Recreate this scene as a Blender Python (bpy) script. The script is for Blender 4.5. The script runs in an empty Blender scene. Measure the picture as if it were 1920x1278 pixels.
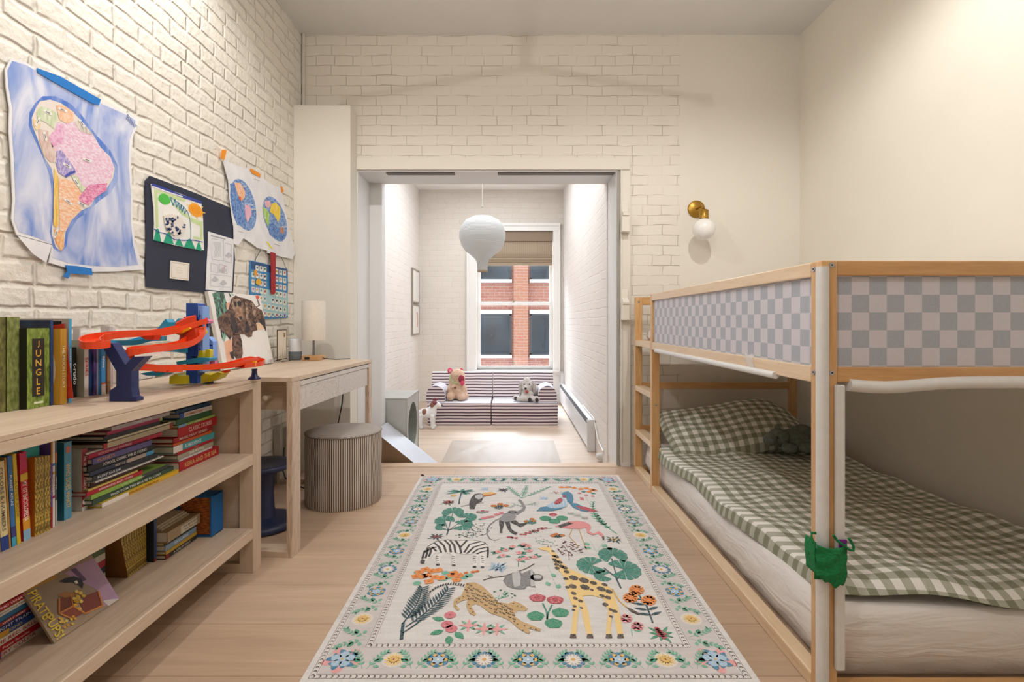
import bpy, math, random
from mathutils import Vector, Matrix
PI = math.pi
random.seed(7)
F, CX, CY, H = 964.0, 960.0, 602.0, 0.98      # focal length and horizon of the photograph, eye height
XL, XR, YF, ZC = -1.427, 1.96, 3.5, 2.93      # side walls, far wall, ceiling
ZS, YB, ZS2 = -0.11, 7.0, 2.77                # sunroom: floor level, back wall, ceiling
scene = bpy.context.scene
COL = scene.collection

# ---------------------------------------------------------------- camera, world, light, exposure
cam_d = bpy.data.cameras.new('camera'); cam = bpy.data.objects.new('camera', cam_d); COL.objects.link(cam)
cam.location = (0, 0, H); cam.rotation_euler = (PI/2, 0, 0)
cam_d.sensor_width = 36; cam_d.lens = 36*F/1920; cam_d.shift_y = -37/1920; cam_d.clip_start = 0.05
scene.camera = cam
vs = scene.view_settings
vs.view_transform = 'Standard'; vs.look = 'None'; vs.gamma = 1; vs.use_curve_mapping = False
vs.exposure = 0.6
world = bpy.data.worlds.new('world'); scene.world = world; world.use_nodes = True
bg = world.node_tree.nodes['Background']; bg.inputs[0].default_value = (0.80, 0.89, 1.0, 1); bg.inputs[1].default_value = 1.5

def lamp(name, kind, loc, energy, color=(1, 1, 1), radius=0.03, target=None, **kw):
    d = bpy.data.lights.new(name, kind); d.energy = energy; d.color = color
    if kind in ('POINT', 'SPOT'): d.shadow_soft_size = radius
    for k, v in kw.items(): setattr(d, k, v)
    o = bpy.data.objects.new(name, d); COL.objects.link(o); o.location = loc
    if target is not None:
        o.rotation_euler = (Vector(target)-Vector(loc)).to_track_quat('-Z', 'Y').to_euler()
    return o
WARM = (1.0, 0.975, 0.945)
lamp('daylight', 'AREA', (0.05, 9.6, 3.9), 1000, (0.80, 0.89, 1.0), target=(0.0, 6.3, 0.9), shape='RECTANGLE', size=3.0, size_y=2.6)
lamp('sunroom_fill', 'AREA', (-0.25, 5.2, 2.735), 18, (0.93, 0.96, 1.0), target=(-0.25, 5.2, 0), shape='RECTANGLE', size=1.1, size_y=2.1)  # added fill that brightens the sunroom walls, under an invented skylight
DOWN = [(-0.95, 1.75), (1.0, 1.75), (-0.95, -0.9), (1.0, -0.9)]
for i, (x, y) in enumerate(DOWN):
    lamp('downlight_lamp', 'SPOT', (x, y, 2.90), (36, 42, 6, 2)[i], WARM, radius=0.022, target=(x, y, 0), spot_size=2.75, spot_blend=0.45)
BULBS = [(0.10, 0.62, 2.28), (-0.22, 1.38, 2.30), (0.42, 1.38, 2.30)]
for i, p in enumerate(BULBS):
    lamp('pendant_lamp', 'POINT', p, (17, 3, 3)[i], WARM, radius=0.004)

# ---------------------------------------------------------------- helpers
def FP(px, py, z=0.0):
    d = (H-z)*F/(py-CY); return ((px-CX)*d/F, d)
def DP(px, py, d):
    return ((px-CX)*d/F, d, H-(py-CY)*d/F)
def LW(px, py, x=XL):
    d = x*F/(px-CX); return (x, d, H-(py-CY)*d/F)
def lin(c):
    if isinstance(c, str):
        c = [int(c[i:i+2], 16)/255 for i in (0, 2, 4)]
    return tuple(((v/12.92) if v <= .04045 else ((v+.055)/1.055)**2.4) for v in c[:3])+(1,)

class NT:
    def __init__(s, name):
        s.m = bpy.data.materials.new(name); s.m.use_nodes = True
        s.t = s.m.node_tree; s.b = s.t.nodes['Principled BSDF']
    def n(s, typ, **kw):
        nd = s.t.nodes.new(typ)
        for k, v in kw.items():
            if k.startswith('i_'): nd.inputs[k[2:].replace('_', ' ')].default_value = v
            elif k.startswith('n_'): nd.inputs[int(k[2:])].default_value = v
            else: setattr(nd, k, v)
        return nd
    def l(s, a, b): s.t.links.new(a, b)
    def coords(s, scale=(1, 1, 1), kind='Object'):
        tc = s.n('ShaderNodeTexCoord'); mp = s.n('ShaderNodeMapping'); mp.inputs['Scale'].default_value = scale
        s.l(tc.outputs[kind], mp.inputs['Vector']); return mp.outputs['Vector']
    def mix(s, fac, a, b, mode='MIX'):
        m = s.n('ShaderNodeMixRGB', blend_type=mode)
        for i, v in ((0, fac), (1, a), (2, b)):
            if hasattr(v, 'is_linked') or hasattr(v, 'links'): s.l(v, m.inputs[i])
            elif i == 0: m.inputs[0].default_value = v
            else: m.inputs[i].default_value = v
        return m.outputs[0]
    def math(s, op, a, b=0.0, c=None):
        m = s.n('ShaderNodeMath', operation=op)
        for i, v in enumerate((a, b, c)):
            if v is None: continue
            if hasattr(v, 'links'): s.l(v, m.inputs[i])
            else: m.inputs[i].default_value = v
        return m.outputs[0]
    def ramp(s, fac, stops):
        r = s.n('ShaderNodeValToRGB'); s.l(fac, r.inputs[0]); e = r.color_ramp.elements
        while len(e) < len(stops): e.new(0.5)
        for i, (p, c) in enumerate(stops): e[i].position = p; e[i].color = c if len(c) == 4 else lin(c)
        return r.outputs[0]
    def bump(s, h, strength=0.5, dist=0.01):
        b = s.n('ShaderNodeBump'); b.inputs['Strength'].default_value = strength; b.inputs['Distance'].default_value = dist
        s.l(h, b.inputs['Height']); s.l(b.outputs[0], s.b.inputs['Normal'])

_mats = {}
def mat(c, rough=0.6, metal=0.0, emit=None, sheen=0, alpha=None):
    key = (c if isinstance(c, str) else tuple(c), rough, metal, emit, sheen, alpha)
    if key in _mats: return _mats[key]
    q = NT('paint_'+str(len(_mats))); base = lin(c)
    q.b.inputs['Roughness'].default_value = rough; q.b.inputs['Metallic'].default_value = metal
    nz = q.n('ShaderNodeTexNoise', i_Scale=40.0, i_Detail=3.0); q.l(q.coords(), nz.inputs['Vector'])
    a = tuple(v*0.93 for v in base[:3])+(1,); b = tuple(min(1, v*1.07) for v in base[:3])+(1,)
    q.l(q.mix(nz.outputs[0], a, b), q.b.inputs['Base Color'])
    if emit: q.b.inputs['Emission Color'].default_value = base; q.b.inputs['Emission Strength'].default_value = emit
    if alpha is not None: q.b.inputs['Alpha'].default_value = alpha
    _mats[key] = q.m; return q.m
def duo(c1, c2, scale=30, stretch=(1, 1, 1), lo=0.45, hi=0.55, rough=0.7, bump=0.0, detail=4.0, kind='Object', dist=0.0):
    key = ('duo', c1, c2, scale, stretch, lo, hi, rough, bump, detail, kind, dist)
    if key in _mats: return _mats[key]
    q = NT('mottle_'+str(len(_mats))); nz = q.n('ShaderNodeTexNoise', i_Scale=float(scale), i_Detail=float(detail), i_Distortion=float(dist))
    q.l(q.coords(stretch, kind), nz.inputs['Vector'])
    q.l(q.ramp(nz.outputs[0], [(lo, c1), (hi, c2)]), q.b.inputs['Base Color'])
    q.b.inputs['Roughness'].default_value = rough
    if bump: q.bump(nz.outputs[0], bump, 0.004)
    _mats[key] = q.m; return q.m
def wood(name, c1, c2, grain=(1, 1, 1), scale=14, rough=0.45, kind='Object', contrast=0.2, coat=0.0):
    q = NT(name); q.b.inputs['Coat Weight'].default_value = coat; q.b.inputs['Coat Roughness'].default_value = 0.3; v = q.coords(grain, kind)
    nz = q.n('ShaderNodeTexNoise', i_Scale=float(scale), i_Detail=5.0, i_Distortion=0.6); q.l(v, nz.inputs['Vector'])
    fine = q.n('ShaderNodeTexNoise', i_Scale=scale*7.0, i_Detail=2.0); q.l(v, fine.inputs['Vector'])
    sm = q.math('MULTIPLY_ADD', fine.outputs[0], 0.3, nz.outputs[0])
    q.l(q.ramp(sm, [(0.65-contrast, c1), (0.65+contrast, c2)]), q.b.inputs['Base Color'])
    q.b.inputs['Roughness'].default_value = rough; q.bump(sm, 0.12, 0.002)
    return q.m
def ringwood(name, c1, c2, grain, rings=60, dist=2.0, rough=0.4):
    q = NT(name); q.b.inputs['Coat Weight'].default_value = 0.5; q.b.inputs['Coat Roughness'].default_value = 0.3; v = q.coords(grain)
    nz = q.n('ShaderNodeTexNoise', i_Scale=2.2, i_Detail=3.0, i_Distortion=0.5); q.l(v, nz.inputs['Vector'])
    s1 = q.math('MULTIPLY', nz.outputs[0], float(rings)); fr = q.math('FRACT', s1)
    q.l(q.ramp(fr, [(0.0, c1), (0.25, c2), (0.8, c2), (1.0, c1)]), q.b.inputs['Base Color'])
    q.b.inputs['Roughness'].default_value = rough
    return q.m

class MB:
    def __init__(s): s.v, s.f, s.m, s.s, s.uv, s.mats = [], [], [], [], [], []
    def mi(s, m):
        if m not in s.mats: s.mats.append(m)
        return s.mats.index(m)
    def add(s, vs, fs, m, smooth=False, uv=None):
        b = len(s.v); s.v += [tuple(v) for v in vs]; s.uv += (uv if uv else [(0, 0)]*len(vs)); k = s.mi(m)
        for f in fs: s.f.append([b+i for i in f]); s.m.append(k); s.s.append(smooth)
        return s
    def box(s, x0, x1, y0, y1, z0, z1, m):
        vs = [(x, y, z) for z in (z0, z1) for y in (y0, y1) for x in (x0, x1)]
        return s.add(vs, [(0, 2, 3, 1), (4, 5, 7, 6), (0, 1, 5, 4), (2, 6, 7, 3), (0, 4, 6, 2), (1, 3, 7, 5)], m)
    def poly(s, pts, m): return s.add(pts, [list(range(len(pts)))], m)
    def prism(s, pts, off, m, side=None):
        n = len(pts); off = Vector(off); q = [Vector(p) for p in pts]; vs = q+[p+off for p in q]
        s.add(vs, [list(range(n))[::-1], list(range(n, 2*n))], m)
        return s.add(vs, [(i, (i+1) % n, n+(i+1) % n, n+i) for i in range(n)], side or m)
    def lathe(s, prof, c, m, seg=24, mtx=None, smooth=True, cap=True):
        vs = []; c = Vector(c)
        for r, z in prof:
            for i in range(seg):
                a = 2*PI*i/seg; p = Vector((r*math.cos(a), r*math.sin(a), z))
                vs.append((mtx @ p if mtx else p)+c)
        fs = [(j*seg+i, j*seg+(i+1) % seg, (j+1)*seg+(i+1) % seg, (j+1)*seg+i) for j in range(len(prof)-1) for i in range(seg)]
        s.add(vs, fs, m, smooth)
        if cap:
            for j, rev in ((0, True), (len(prof)-1, False)):
                if prof[j][0] > 1e-4:
                    ring = vs[j*seg:(j+1)*seg]; s.add(ring, [list(range(seg))[::-1] if rev else list(range(seg))], m)
        return s
    def cyl(s, a, b, r, m, seg=16, r2=None):
        a, b = Vector(a), Vector(b); d = b-a; q = d.to_track_quat('Z', 'Y').to_matrix()
        return s.lathe([(r, 0), (r if r2 is None else r2, d.length)], a, m, seg, q)
    def ell(s, c, rad, m, seg=16, rot=None, rings=10):
        prof = [(math.sin(PI*j/rings), -math.cos(PI*j/rings)) for j in range(rings+1)]
        S = Matrix.Diagonal(Vector(rad)); M = (rot @ S) if rot else S
        return s.lathe(prof, c, m, seg, M, True, False)
    def tube(s, pts, r, m, seg=8, closed=False):
        pts = [Vector(p) for p in pts]; n = len(pts); rr = r if isinstance(r, (list, tuple)) else [r]*n; vs = []; up = Vector((0.01, 0.02, 1)).normalized()
        for i, p in enumerate(pts):
            a = pts[(i-1) % n] if (closed or i > 0) else p; b = pts[(i+1) % n] if (closed or i < n-1) else p
            t = (b-a).normalized(); x = t.cross(up)
            if x.length < 0.1: x = t.cross(Vector((0, 1, 0.01)))
            x.normalize(); y = x.cross(t)
            if i and not closed and x.dot(px_) < 0: x, y = -x, -y
            px_ = x
            for k in range(seg):
                an = 2*PI*k/seg; vs.append(p+x*math.cos(an)*rr[i]+y*math.sin(an)*rr[i])
        R = n if closed else n-1
        fs = [(i*seg+k, i*seg+(k+1) % seg, ((i+1) % n)*seg+(k+1) % seg, ((i+1) % n)*seg+k) for i in range(R) for k in range(seg)]
        s.add(vs, fs, m, True)
        if not closed:
            s.add(vs[:seg], [list(range(seg))[::-1]], m); s.add(vs[-seg:], [list(range(seg))], m)
        return s
    def sweep(s, pts, sec, m, closed=False, smooth=False):
        """open or closed path, section list of (side, up)"""
        pts = [Vector(p) for p in pts]; n = len(pts); vs = []; k = len(sec)
        for i, p in enumerate(pts):
            a = pts[(i-1) % n] if (closed or i > 0) else p; b = pts[(i+1) % n] if (closed or i < n-1) else p
            t = (b-a); t.z *= 0.3; t.normalize(); x = t.cross(Vector((0, 0, 1))).normalized()
            for u, w in sec: vs.append(p+x*u+Vector((0, 0, w)))
        R = n if closed else n-1
        s.add(vs, [(i*k+j, i*k+(j+1) % k, ((i+1) % n)*k+(j+1) % k, ((i+1) % n)*k+j) for i in range(R) for j in range(k)], m, smooth)
        if not closed:
            s.add(vs[:k], [list(range(k))], m); s.add(vs[-k:], [list(range(k))[::-1]], m)
        return s
    def grid(s, fn, nu, nv, m, uvf=None, smooth=True):
        vs = [fn(i/nu, j/nv) for j in range(nv+1) for i in range(nu+1)]
        uv = [uvf(i/nu, j/nv) for j in range(nv+1) for i in range(nu+1)] if uvf else None
        return s.add(vs, [(j*(nu+1)+i, j*(nu+1)+i+1, (j+1)*(nu+1)+i+1, (j+1)*(nu+1)+i) for j in range(nv) for i in range(nu)], m, smooth, uv)
    def text(s, string, c, right, up, h, m, maxw=None, font=None):
        V, Fc, w, hh = glyphs(string); k = h/hh; kx = k
        if maxw and w*k > maxw: kx = maxw/w
        if maxw and w*k < maxw*0.75: kx = min(maxw*0.95/w, k*1.5)
        c, right, up = Vector(c), Vector(right), Vector(up)
        return s.add([c+right*((x-w/2)*kx)+up*((y-hh/2)*k) for x, y in V], Fc, m)
    def build(s, name, parent=None, loc=None, world=True, bevel=0, sub=0, smooth=None, solid=0, remesh=0, rot=None, autos=False):
        me = bpy.data.meshes.new(name)
        off = Matrix.Identity(4)
        if parent is not None and world: off = basis(parent).inverted()
        elif parent is None and loc is not None: off = Matrix.Translation(Vector(loc)).inverted()
        me.from_pydata([off @ Vector(v) for v in s.v], [], s.f)
        for m in s.mats: me.materials.append(m)
        me.polygons.foreach_set('material_index', s.m); me.polygons.foreach_set('use_smooth', s.s if smooth is None else [smooth]*len(s.f))
        ul = me.uv_layers.new(name='UVMap'); fl = []
        for f in s.f:
            for i in f: fl += list(s.uv[i])
        ul.data.foreach_set('uv', fl)
        me.update()
        o = bpy.data.objects.new(name, me); COL.objects.link(o)
        if parent is not None: o.parent = parent
        elif loc is not None: o.location = loc
        if remesh:
            r = o.modifiers.new('remesh', 'REMESH'); r.mode = 'VOXEL'; r.voxel_size = remesh; r.use_smooth_shade = True
            sm = o.modifiers.new('smooth', 'SMOOTH'); sm.iterations = 4
        if bevel:
            b = o.modifiers.new('bevel', 'BEVEL'); b.width = bevel; b.segments = 2; b.limit_method = 'ANGLE'; b.angle_limit = 0.7
        if solid: q = o.modifiers.new('solid', 'SOLIDIFY'); q.thickness = solid; q.offset = 0
        if sub: q = o.modifiers.new('sub', 'SUBSURF'); q.levels = sub; q.render_levels = sub
        return o
def basis(o):
    M = o.matrix_basis.copy()
    while o.parent is not None: o = o.parent; M = o.matrix_basis @ M
    return M
_gl = {}
def glyphs(st):
    if st in _gl: return _gl[st]
    cu = bpy.data.curves.new('t', 'FONT'); cu.body = st; cu.size = 1; cu.resolution_u = 2; cu.offset = 0.012
    ob = bpy.data.objects.new('t', cu); COL.objects.link(ob); me = bpy.data.meshes.new_from_object(ob)
    V = [(v.co.x, v.co.y) for v in me.vertices]; Fc = [list(p.vertices) for p in me.polygons]
    bpy.data.objects.remove(ob); bpy.data.meshes.remove(me); bpy.data.curves.remove(cu)
    x0 = min(v[0] for v in V); y0 = min(v[1] for v in V); V = [(x-x0, y-y0) for x, y in V]
    w = max(v[0] for v in V); hh = max(v[1] for v in V)
    _gl[st] = (V, Fc, w, hh); return _gl[st]
def tag(o, label=None, cat=None, group=None, kind=None):
    for k, v in (('label', label), ('category', cat), ('group', group), ('kind', kind)):
        if v: o[k] = v
    return o
def thing(name, label, cat, loc=(0, 0, 0), rot=(0, 0, 0), group=None):
    o = bpy.data.objects.new(name, None); COL.objects.link(o); o.location = loc; o.rotation_euler = rot
    o.empty_display_size = 0.05
    return tag(o, label, cat, group)
def struct(o): o['kind'] = 'structure'; return o

# ---------------------------------------------------------------- setting: materials
def brickmat(name, axis, c1='e9e2d6', c2='e0d8ca', mortar='cfc4b3', bw=0.205, bh=0.068, strength=0.8, mw=0.007, dist=0.012, fade=(0.35,0.6), jit=0.022, rough=0.28, paint=True):
    q = NT(name); tc = q.n('ShaderNodeTexCoord'); sp = q.n('ShaderNodeSeparateXYZ'); q.l(tc.outputs['Object'], sp.inputs[0])
    nz = q.n('ShaderNodeTexNoise', i_Scale=6.0, i_Detail=3.0); q.l(tc.outputs['Object'], nz.inputs['Vector'])
    cb = q.n('ShaderNodeCombineXYZ'); q.l(sp.outputs[axis], cb.inputs[0]); q.l(sp.outputs[2], cb.inputs[1])
    ds = q.n('ShaderNodeVectorMath', operation='SCALE'); ds.inputs['Scale'].default_value = jit
    sb = q.n('ShaderNodeVectorMath', operation='SUBTRACT'); sb.inputs[1].default_value = (0.5, 0.5, 0.5)
    q.l(nz.outputs[1], sb.inputs[0]); q.l(sb.outputs[0], ds.inputs[0])
    ad = q.n('ShaderNodeVectorMath', operation='ADD'); q.l(cb.outputs[0], ad.inputs[0]); q.l(ds.outputs[0], ad.inputs[1])
    br = q.n('ShaderNodeTexBrick', i_Scale=1.0); br.offset = 0.5; br.squash = 0.62; br.squash_frequency = 5
    br.inputs['Brick Width'].default_value = bw; br.inputs['Row Height'].default_value = bh
    br.inputs['Mortar Size'].default_value = mw; br.inputs['Mortar Smooth'].default_value = 0.9
    br.inputs['Color1'].default_value = lin(c1); br.inputs['Color2'].default_value = lin(c2); br.inputs['Mortar'].default_value = lin(c1 if paint else mortar)
    q.l(ad.outputs[0], br.inputs['Vector'])
    n2 = q.n('ShaderNodeTexNoise', i_Scale=38.0, i_Detail=5.0); q.l(tc.outputs['Object'], n2.inputs['Vector'])
    n3 = q.n('ShaderNodeTexNoise', i_Scale=9.0, i_Detail=3.0); q.l(tc.outputs['Object'], n3.inputs['Vector'])
    col = q.mix(q.ramp(n3.outputs[0], [(0.62, (0, 0, 0, 1)), (0.72, (1, 1, 1, 1))]), br.outputs['Color'], lin(c2))
    q.l(col, q.b.inputs['Base Color']); q.b.inputs['Roughness'].default_value = 0.55
    n4 = q.n('ShaderNodeTexNoise', i_Scale=7.0, i_Detail=4.0); q.l(tc.outputs['Object'], n4.inputs['Vector'])
    msk = q.n('ShaderNodeMapRange'); q.l(n4.outputs[0], msk.inputs[0]); msk.inputs[1].default_value = fade[0]; msk.inputs[2].default_value = fade[1]; msk.inputs[3].default_value = 0.12; msk.inputs[4].default_value = 1.0
    h = q.math('SUBTRACT', 1.0, q.math('MULTIPLY', br.outputs['Fac'], msk.outputs[0])); h2 = q.math('MULTIPLY_ADD', n2.outputs[0], rough, h); h3 = q.math('MULTIPLY_ADD', n3.outputs[0], 0.5, h2)
    if paint:
        q.l(q.mix(q.math('MULTIPLY', q.math('POWER', br.outputs['Fac'], 1.5), msk.outputs[0]), col, lin(mortar)), q.b.inputs['Base Color'])
    q.bump(h3, strength, dist); return q.m
def plaster(name, c, bump=0.08, rough=0.7):
    q = NT(name); nz = q.n('ShaderNodeTexNoise', i_Scale=5.0, i_Detail=4.0); q.l(q.coords(), nz.inputs['Vector'])
    b = lin(c); q.l(q.mix(nz.outputs[0], tuple(v*.97 for v in b[:3])+(1,), tuple(min(1, v*1.03) for v in b[:3])+(1,)), q.b.inputs['Base Color'])
    q.b.inputs['Roughness'].default_value = rough; q.bump(nz.outputs[0], bump, 0.01); return q.m
def floormat(name, c1, c2, shift):
    q = NT(name); tc = q.n('ShaderNodeTexCoord'); mp = q.n('ShaderNodeMapping'); mp.inputs['Location'].default_value = (0.37, shift, 0)
    q.l(tc.outputs['Object'], mp.inputs[0])
    br = q.n('ShaderNodeTexBrick', i_Scale=1.0); br.offset = 0.37; br.squash = 1
    br.inputs['Brick Width'].default_value = 1.9; br.inputs['Row Height'].default_value = 0.2455
    br.inputs['Mortar Size'].default_value = 0.0012; br.inputs['Mortar Smooth'].default_value = 0.3
    br.inputs['Color1'].default_value = lin(c1); br.inputs['Color2'].default_value = lin(c2); br.inputs['Mortar'].default_value = lin('8f735c')
    q.l(mp.outputs[0], br.inputs['Vector'])
    nz = q.n('ShaderNodeTexNoise', i_Scale=5.0, i_Detail=6.0, i_Distortion=0.8); q.l(q.coords((0.35, 4, 1)), nz.inputs['Vector'])
    n2 = q.n('ShaderNodeTexNoise', i_Scale=30.0, i_Detail=2.0); q.l(q.coords((0.15, 6, 1)), n2.inputs['Vector'])
    g = q.ramp(q.math('MULTIPLY_ADD', n2.outputs[0], 0.35, nz.outputs[0]), [(0.5, (0.86, 0.84, 0.82, 1)), (0.85, (1.05, 1.04, 1.03, 1))])
    q.l(q.mix(1.0, br.outputs['Color'], g, 'MULTIPLY'), q.b.inputs['Base Color'])
    q.b.inputs['Roughness'].default_value = 0.42; q.bump(br.outputs['Fac'], -0.3, 0.002); return q.m
BR_L = brickmat('painted_brick_side', 1, 'e9e4da', 'e7e1d6', mortar='e0d9cc', strength=0.85, dist=0.011, mw=0.012, fade=(0.3, 0.6), jit=0.034, rough=0.8)
BR_F = brickmat('painted_brick_far', 0, 'e5dfd4', 'e4ddd2', strength=0.55, dist=0.010, mortar='b5aa99', mw=0.0034, fade=(0.42, 0.68), jit=0.026)
BR_S = brickmat('painted_brick_sunroom', 0, 'ded6cc', 'dad2c7', 'd5ccc1', bh=0.072, strength=0.25, dist=0.008)
BR_SS = brickmat('painted_brick_sunroom_side', 1, 'e6e0da', 'e3dcd6', 'dbd3cd', bh=0.072, strength=0.4, dist=0.008, fade=(.42, .65))
PL_R = plaster('cream_plaster', 'e9e3d6'); PL_F = plaster('cream_plaster_far', 'e5dfd4'); CEIL = plaster('ceiling_paint', 'e2dfdb')
COLM = plaster('column_paint', 'e4ded4', 0.03); TRIM = plaster('trim_paint', 'e9e7e3', 0.02, 0.4); SOFF = plaster('soffit_paint', 'e2e2e2', 0.02, 0.5)
FL1 = floormat('oak_floor', 'c9af97', 'c0a58c', -1.666+0.2455*7); FL2 = floormat('oak_floor_sunroom', 'cdbaa8', 'c6b19d', 0.1)
SLOT_DARK = mat('6f6a66', 0.6)
T = 0.12
def S(name, fn, **k):
    m = MB(); fn(m); return struct(m.build(name, **k))
X1, X2, ZO = -1.056, 0.715, 2.004        # opening in the far wall
S('floor', lambda m: m.box(XL-T, XR+T, -2.3, 3.55, -0.11, 0, FL1))
S('ceiling', lambda m: m.box(XL-T, XR+T, -2.3, 3.8, ZC, ZC+0.1, CEIL))
S('wall_left', lambda m: m.box(XL-T, XL, -2.3, 3.8, 0, ZC, BR_L))
S('wall_right', lambda m: m.box(XR, XR+T, -2.3, 3.8, 0, ZC, PL_R))
S('wall_back', lambda m: m.box(XL, XR, -2.3, -2.2, 0, ZC, PL_R))
def wf(m):
    m.box(XL, X1, 3.5, 3.8, 0, ZO, BR_F); m.box(X2, 1.144, 3.5, 3.8, 0, ZO, BR_F)
    m.box(XL, 1.144, 3.5, 3.8, ZO, ZC, BR_F); m.box(1.144, XR, 3.5, 3.8, 0, ZC, PL_F)
S('wall_far', wf)
# painted chase in the corner, its top stopping short of the ceiling
S('wall_chase', lambda m: m.box(XL, -1.0545, 3.355, 3.5, 0, 2.39, COLM), bevel=0.003)
# linings of the opening
S('trim_1', lambda m: (m.box(X1, X2, 3.49, 3.8, ZO-0.006, ZO, SOFF), m.box(X1, X1+0.006, 3.5, 3.8, 0, ZO-0.006, SOFF), m.box(X2-0.006, X2, 3.5, 3.8, -0.0, ZO-0.006, SOFF)))
S('trim_2', lambda m: m.box(-1.054, 0.80, 3.478, 3.5, ZO+0.002, 2.088, PL_F), bevel=0.004)
S('trim_3', lambda m: (m.box(0.735, 0.803, 3.482, 3.5, 0.02, ZO, PL_F), m.box(0.735, 0.745, 3.474, 3.482, 0.02, ZO, PL_F)), bevel=0.003)
S('gap_shade', lambda m: m.box(X2-0.002, 0.733, 3.494, 3.5, 0.0, ZO, mat('a09c96', 0.6)))  # grey strip paints the shadow in the gap beside the casing
S('slot_shade', lambda m: (m.box(-0.861, -0.395, 3.515, 3.56, ZO-0.014, ZO-0.006, SLOT_DARK), m.box(-0.098, 0.70, 3.515, 3.56, ZO-0.014, ZO-0.006, SLOT_DARK)))  # dark strips stand in for the shade inside the soffit slots
S('threshold', lambda m: m.box(X1, X2, 3.455, 3.552, -0.11, 0.003, wood('threshold_oak', 'cbae93', 'd6bca2', (0.6, 6, 6), 10)))
S('baseboard_far', lambda m: m.box(0.735, 0.80, 3.47, 3.5, 0, 0.025, TRIM))
# sunroom beyond
S('wall_stub', lambda m: (m.box(-1.40, -0.962, 3.8, 3.9, ZS, ZS2, SOFF), m.box(X2, 0.9, 3.552, 3.8, ZS, -0.0005, TRIM), m.box(-1.4, X1, 3.552, 3.8, ZS, -0.0005, TRIM), m.box(0.74, 0.9, 3.8, 3.9, ZS, ZS2, COLM), m.box(-1.0, 0.75, 3.8, 3.9, 2.02, ZS2, COLM)))
S('floor_sunroom', lambda m: m.box(-1.4, 0.83, 3.55, 7.2, ZS-0.1, ZS, FL2))
S('ceiling_sunroom', lambda m: m.box(-1.4, 0.83, 3.8, 7.2, ZS2, ZS2+0.1, plaster('sunroom_ceiling', 'f1eeea')))
XSL, XSR = -1.27, 0.70
S('wall_sunroom_left', lambda m: m.box(XSL-T, XSL, 3.9, 7.2, ZS, ZS2, BR_SS))
S('wall_sunroom_right', lambda m: m.box(XSR, XSR+T, 3.8, 7.2, ZS, ZS2, BR_SS))
WX0, WX1, WZ0, WZ1 = -0.48, 0.56, 0.32, 2.207
def wb(m):
    m.box(XSL, WX0, YB, YB+0.2, ZS, ZS2, BR_S); m.box(WX1, XSR, YB, YB+0.2, ZS, ZS2, BR_S)
    m.box(WX0, WX1, YB, YB+0.2, ZS, WZ0, BR_S); m.box(WX0, WX1, YB, YB+0.2, WZ1, ZS2, BR_S)
S('wall_sunroom_back', wb)
S('baseboard_stub', lambda m: m.box(-0.968, -0.95, 3.79, 3.9, ZS, 0.14, TRIM))
S('baseboard_sunroom_left', lambda m: m.box(XSL, XSL+0.015, 3.9, 7.0, ZS, ZS+0.11, TRIM))
S('wall_panel_under_window', lambda m: (m.box(0.46, XSR, YB-0.02, YB, ZS, 0.30, TRIM), m.box(0.45, XSR, YB-0.035, YB, 0.27, 0.30, TRIM)), bevel=0.003)
w2 = MB(); SKX0, SKX1, SKY0, SKY1 = -.85, .35, 4.1, 6.3
w2.box(SKX0, SKX0+.05, SKY0, SKY1, ZS2-.03, ZS2, TRIM).box(SKX1-.05, SKX1, SKY0, SKY1, ZS2-.03, ZS2, TRIM).box(SKX0+.05, SKX1-.05, SKY0, SKY0+.05, ZS2-.03, ZS2, TRIM).box(SKX0+.05, SKX1-.05, SKY1-.05, SKY1, ZS2-.03, ZS2, TRIM)
w2 = struct(w2.build('fill_frame', bevel=.003)); MB().box(SKX0+.05, SKX1-.05, SKY0+.05, SKY1-.05, ZS2-.012, ZS2-.004, mat('e8eef4', .3, 0.0, 1.5)).build('window_pane', parent=w2)  # invented skylight: frame and glowing pane added around the fill lamp, out of view
# window
glass = NT('window_glass'); glass.t.nodes.remove(glass.b)
tr = glass.n('ShaderNodeBsdfTransparent'); tr.inputs[0].default_value = (0.96, 0.97, 0.97, 1); gl = glass.n('ShaderNodeBsdfGlossy'); gl.inputs['Roughness'].default_value = 0.02
mx = glass.n('ShaderNodeMixShader'); mx.inputs[0].default_value = 0.05; glass.l(tr.outputs[0], mx.inputs[1]); glass.l(gl.outputs[0], mx.inputs[2])
glass.l(mx.outputs[0], glass.t.nodes['Material Output'].inputs[0]); GLASS = glass.m
w = MB()
w.box(-0.617, WX0, YB-0.03, YB, ZS+0.36, 2.309, TRIM); w.box(WX1, 0.655, YB-0.03, YB, ZS+0.36, 2.309, TRIM); w.box(-0.617, 0.655, YB-0.035, YB, WZ1, 2.309, TRIM)
w.box(-0.617, -0.585, YB-0.045, YB-0.03, ZS+0.36, 2.309, TRIM); w.box(0.625, 0.655, YB-0.045, YB-0.03, ZS+0.36, 2.309, TRIM); w.box(-0.617, 0.655, YB-0.05, YB-0.03, 2.27, 2.309, TRIM)
win = struct(w.build('window_1', bevel=0.004))
a = MB()
for z0, z1, yy in ((WZ0, 1.245, 7.08), (1.20, WZ1, 7.12)):
    a.box(WX0, WX0+0.045, yy, yy+0.035, z0, z1, TRIM); a.box(WX1-0.045, WX1, yy, yy+0.035, z0, z1, TRIM)
    a.box(WX0+0.045, WX1-0.045, yy, yy+0.035, z0, z0+0.045, TRIM); a.box(WX0+0.045, WX1-0.045, yy, yy+0.035, z1-0.045, z1, TRIM)
a.build('sash', parent=win, bevel=0.003)
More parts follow.
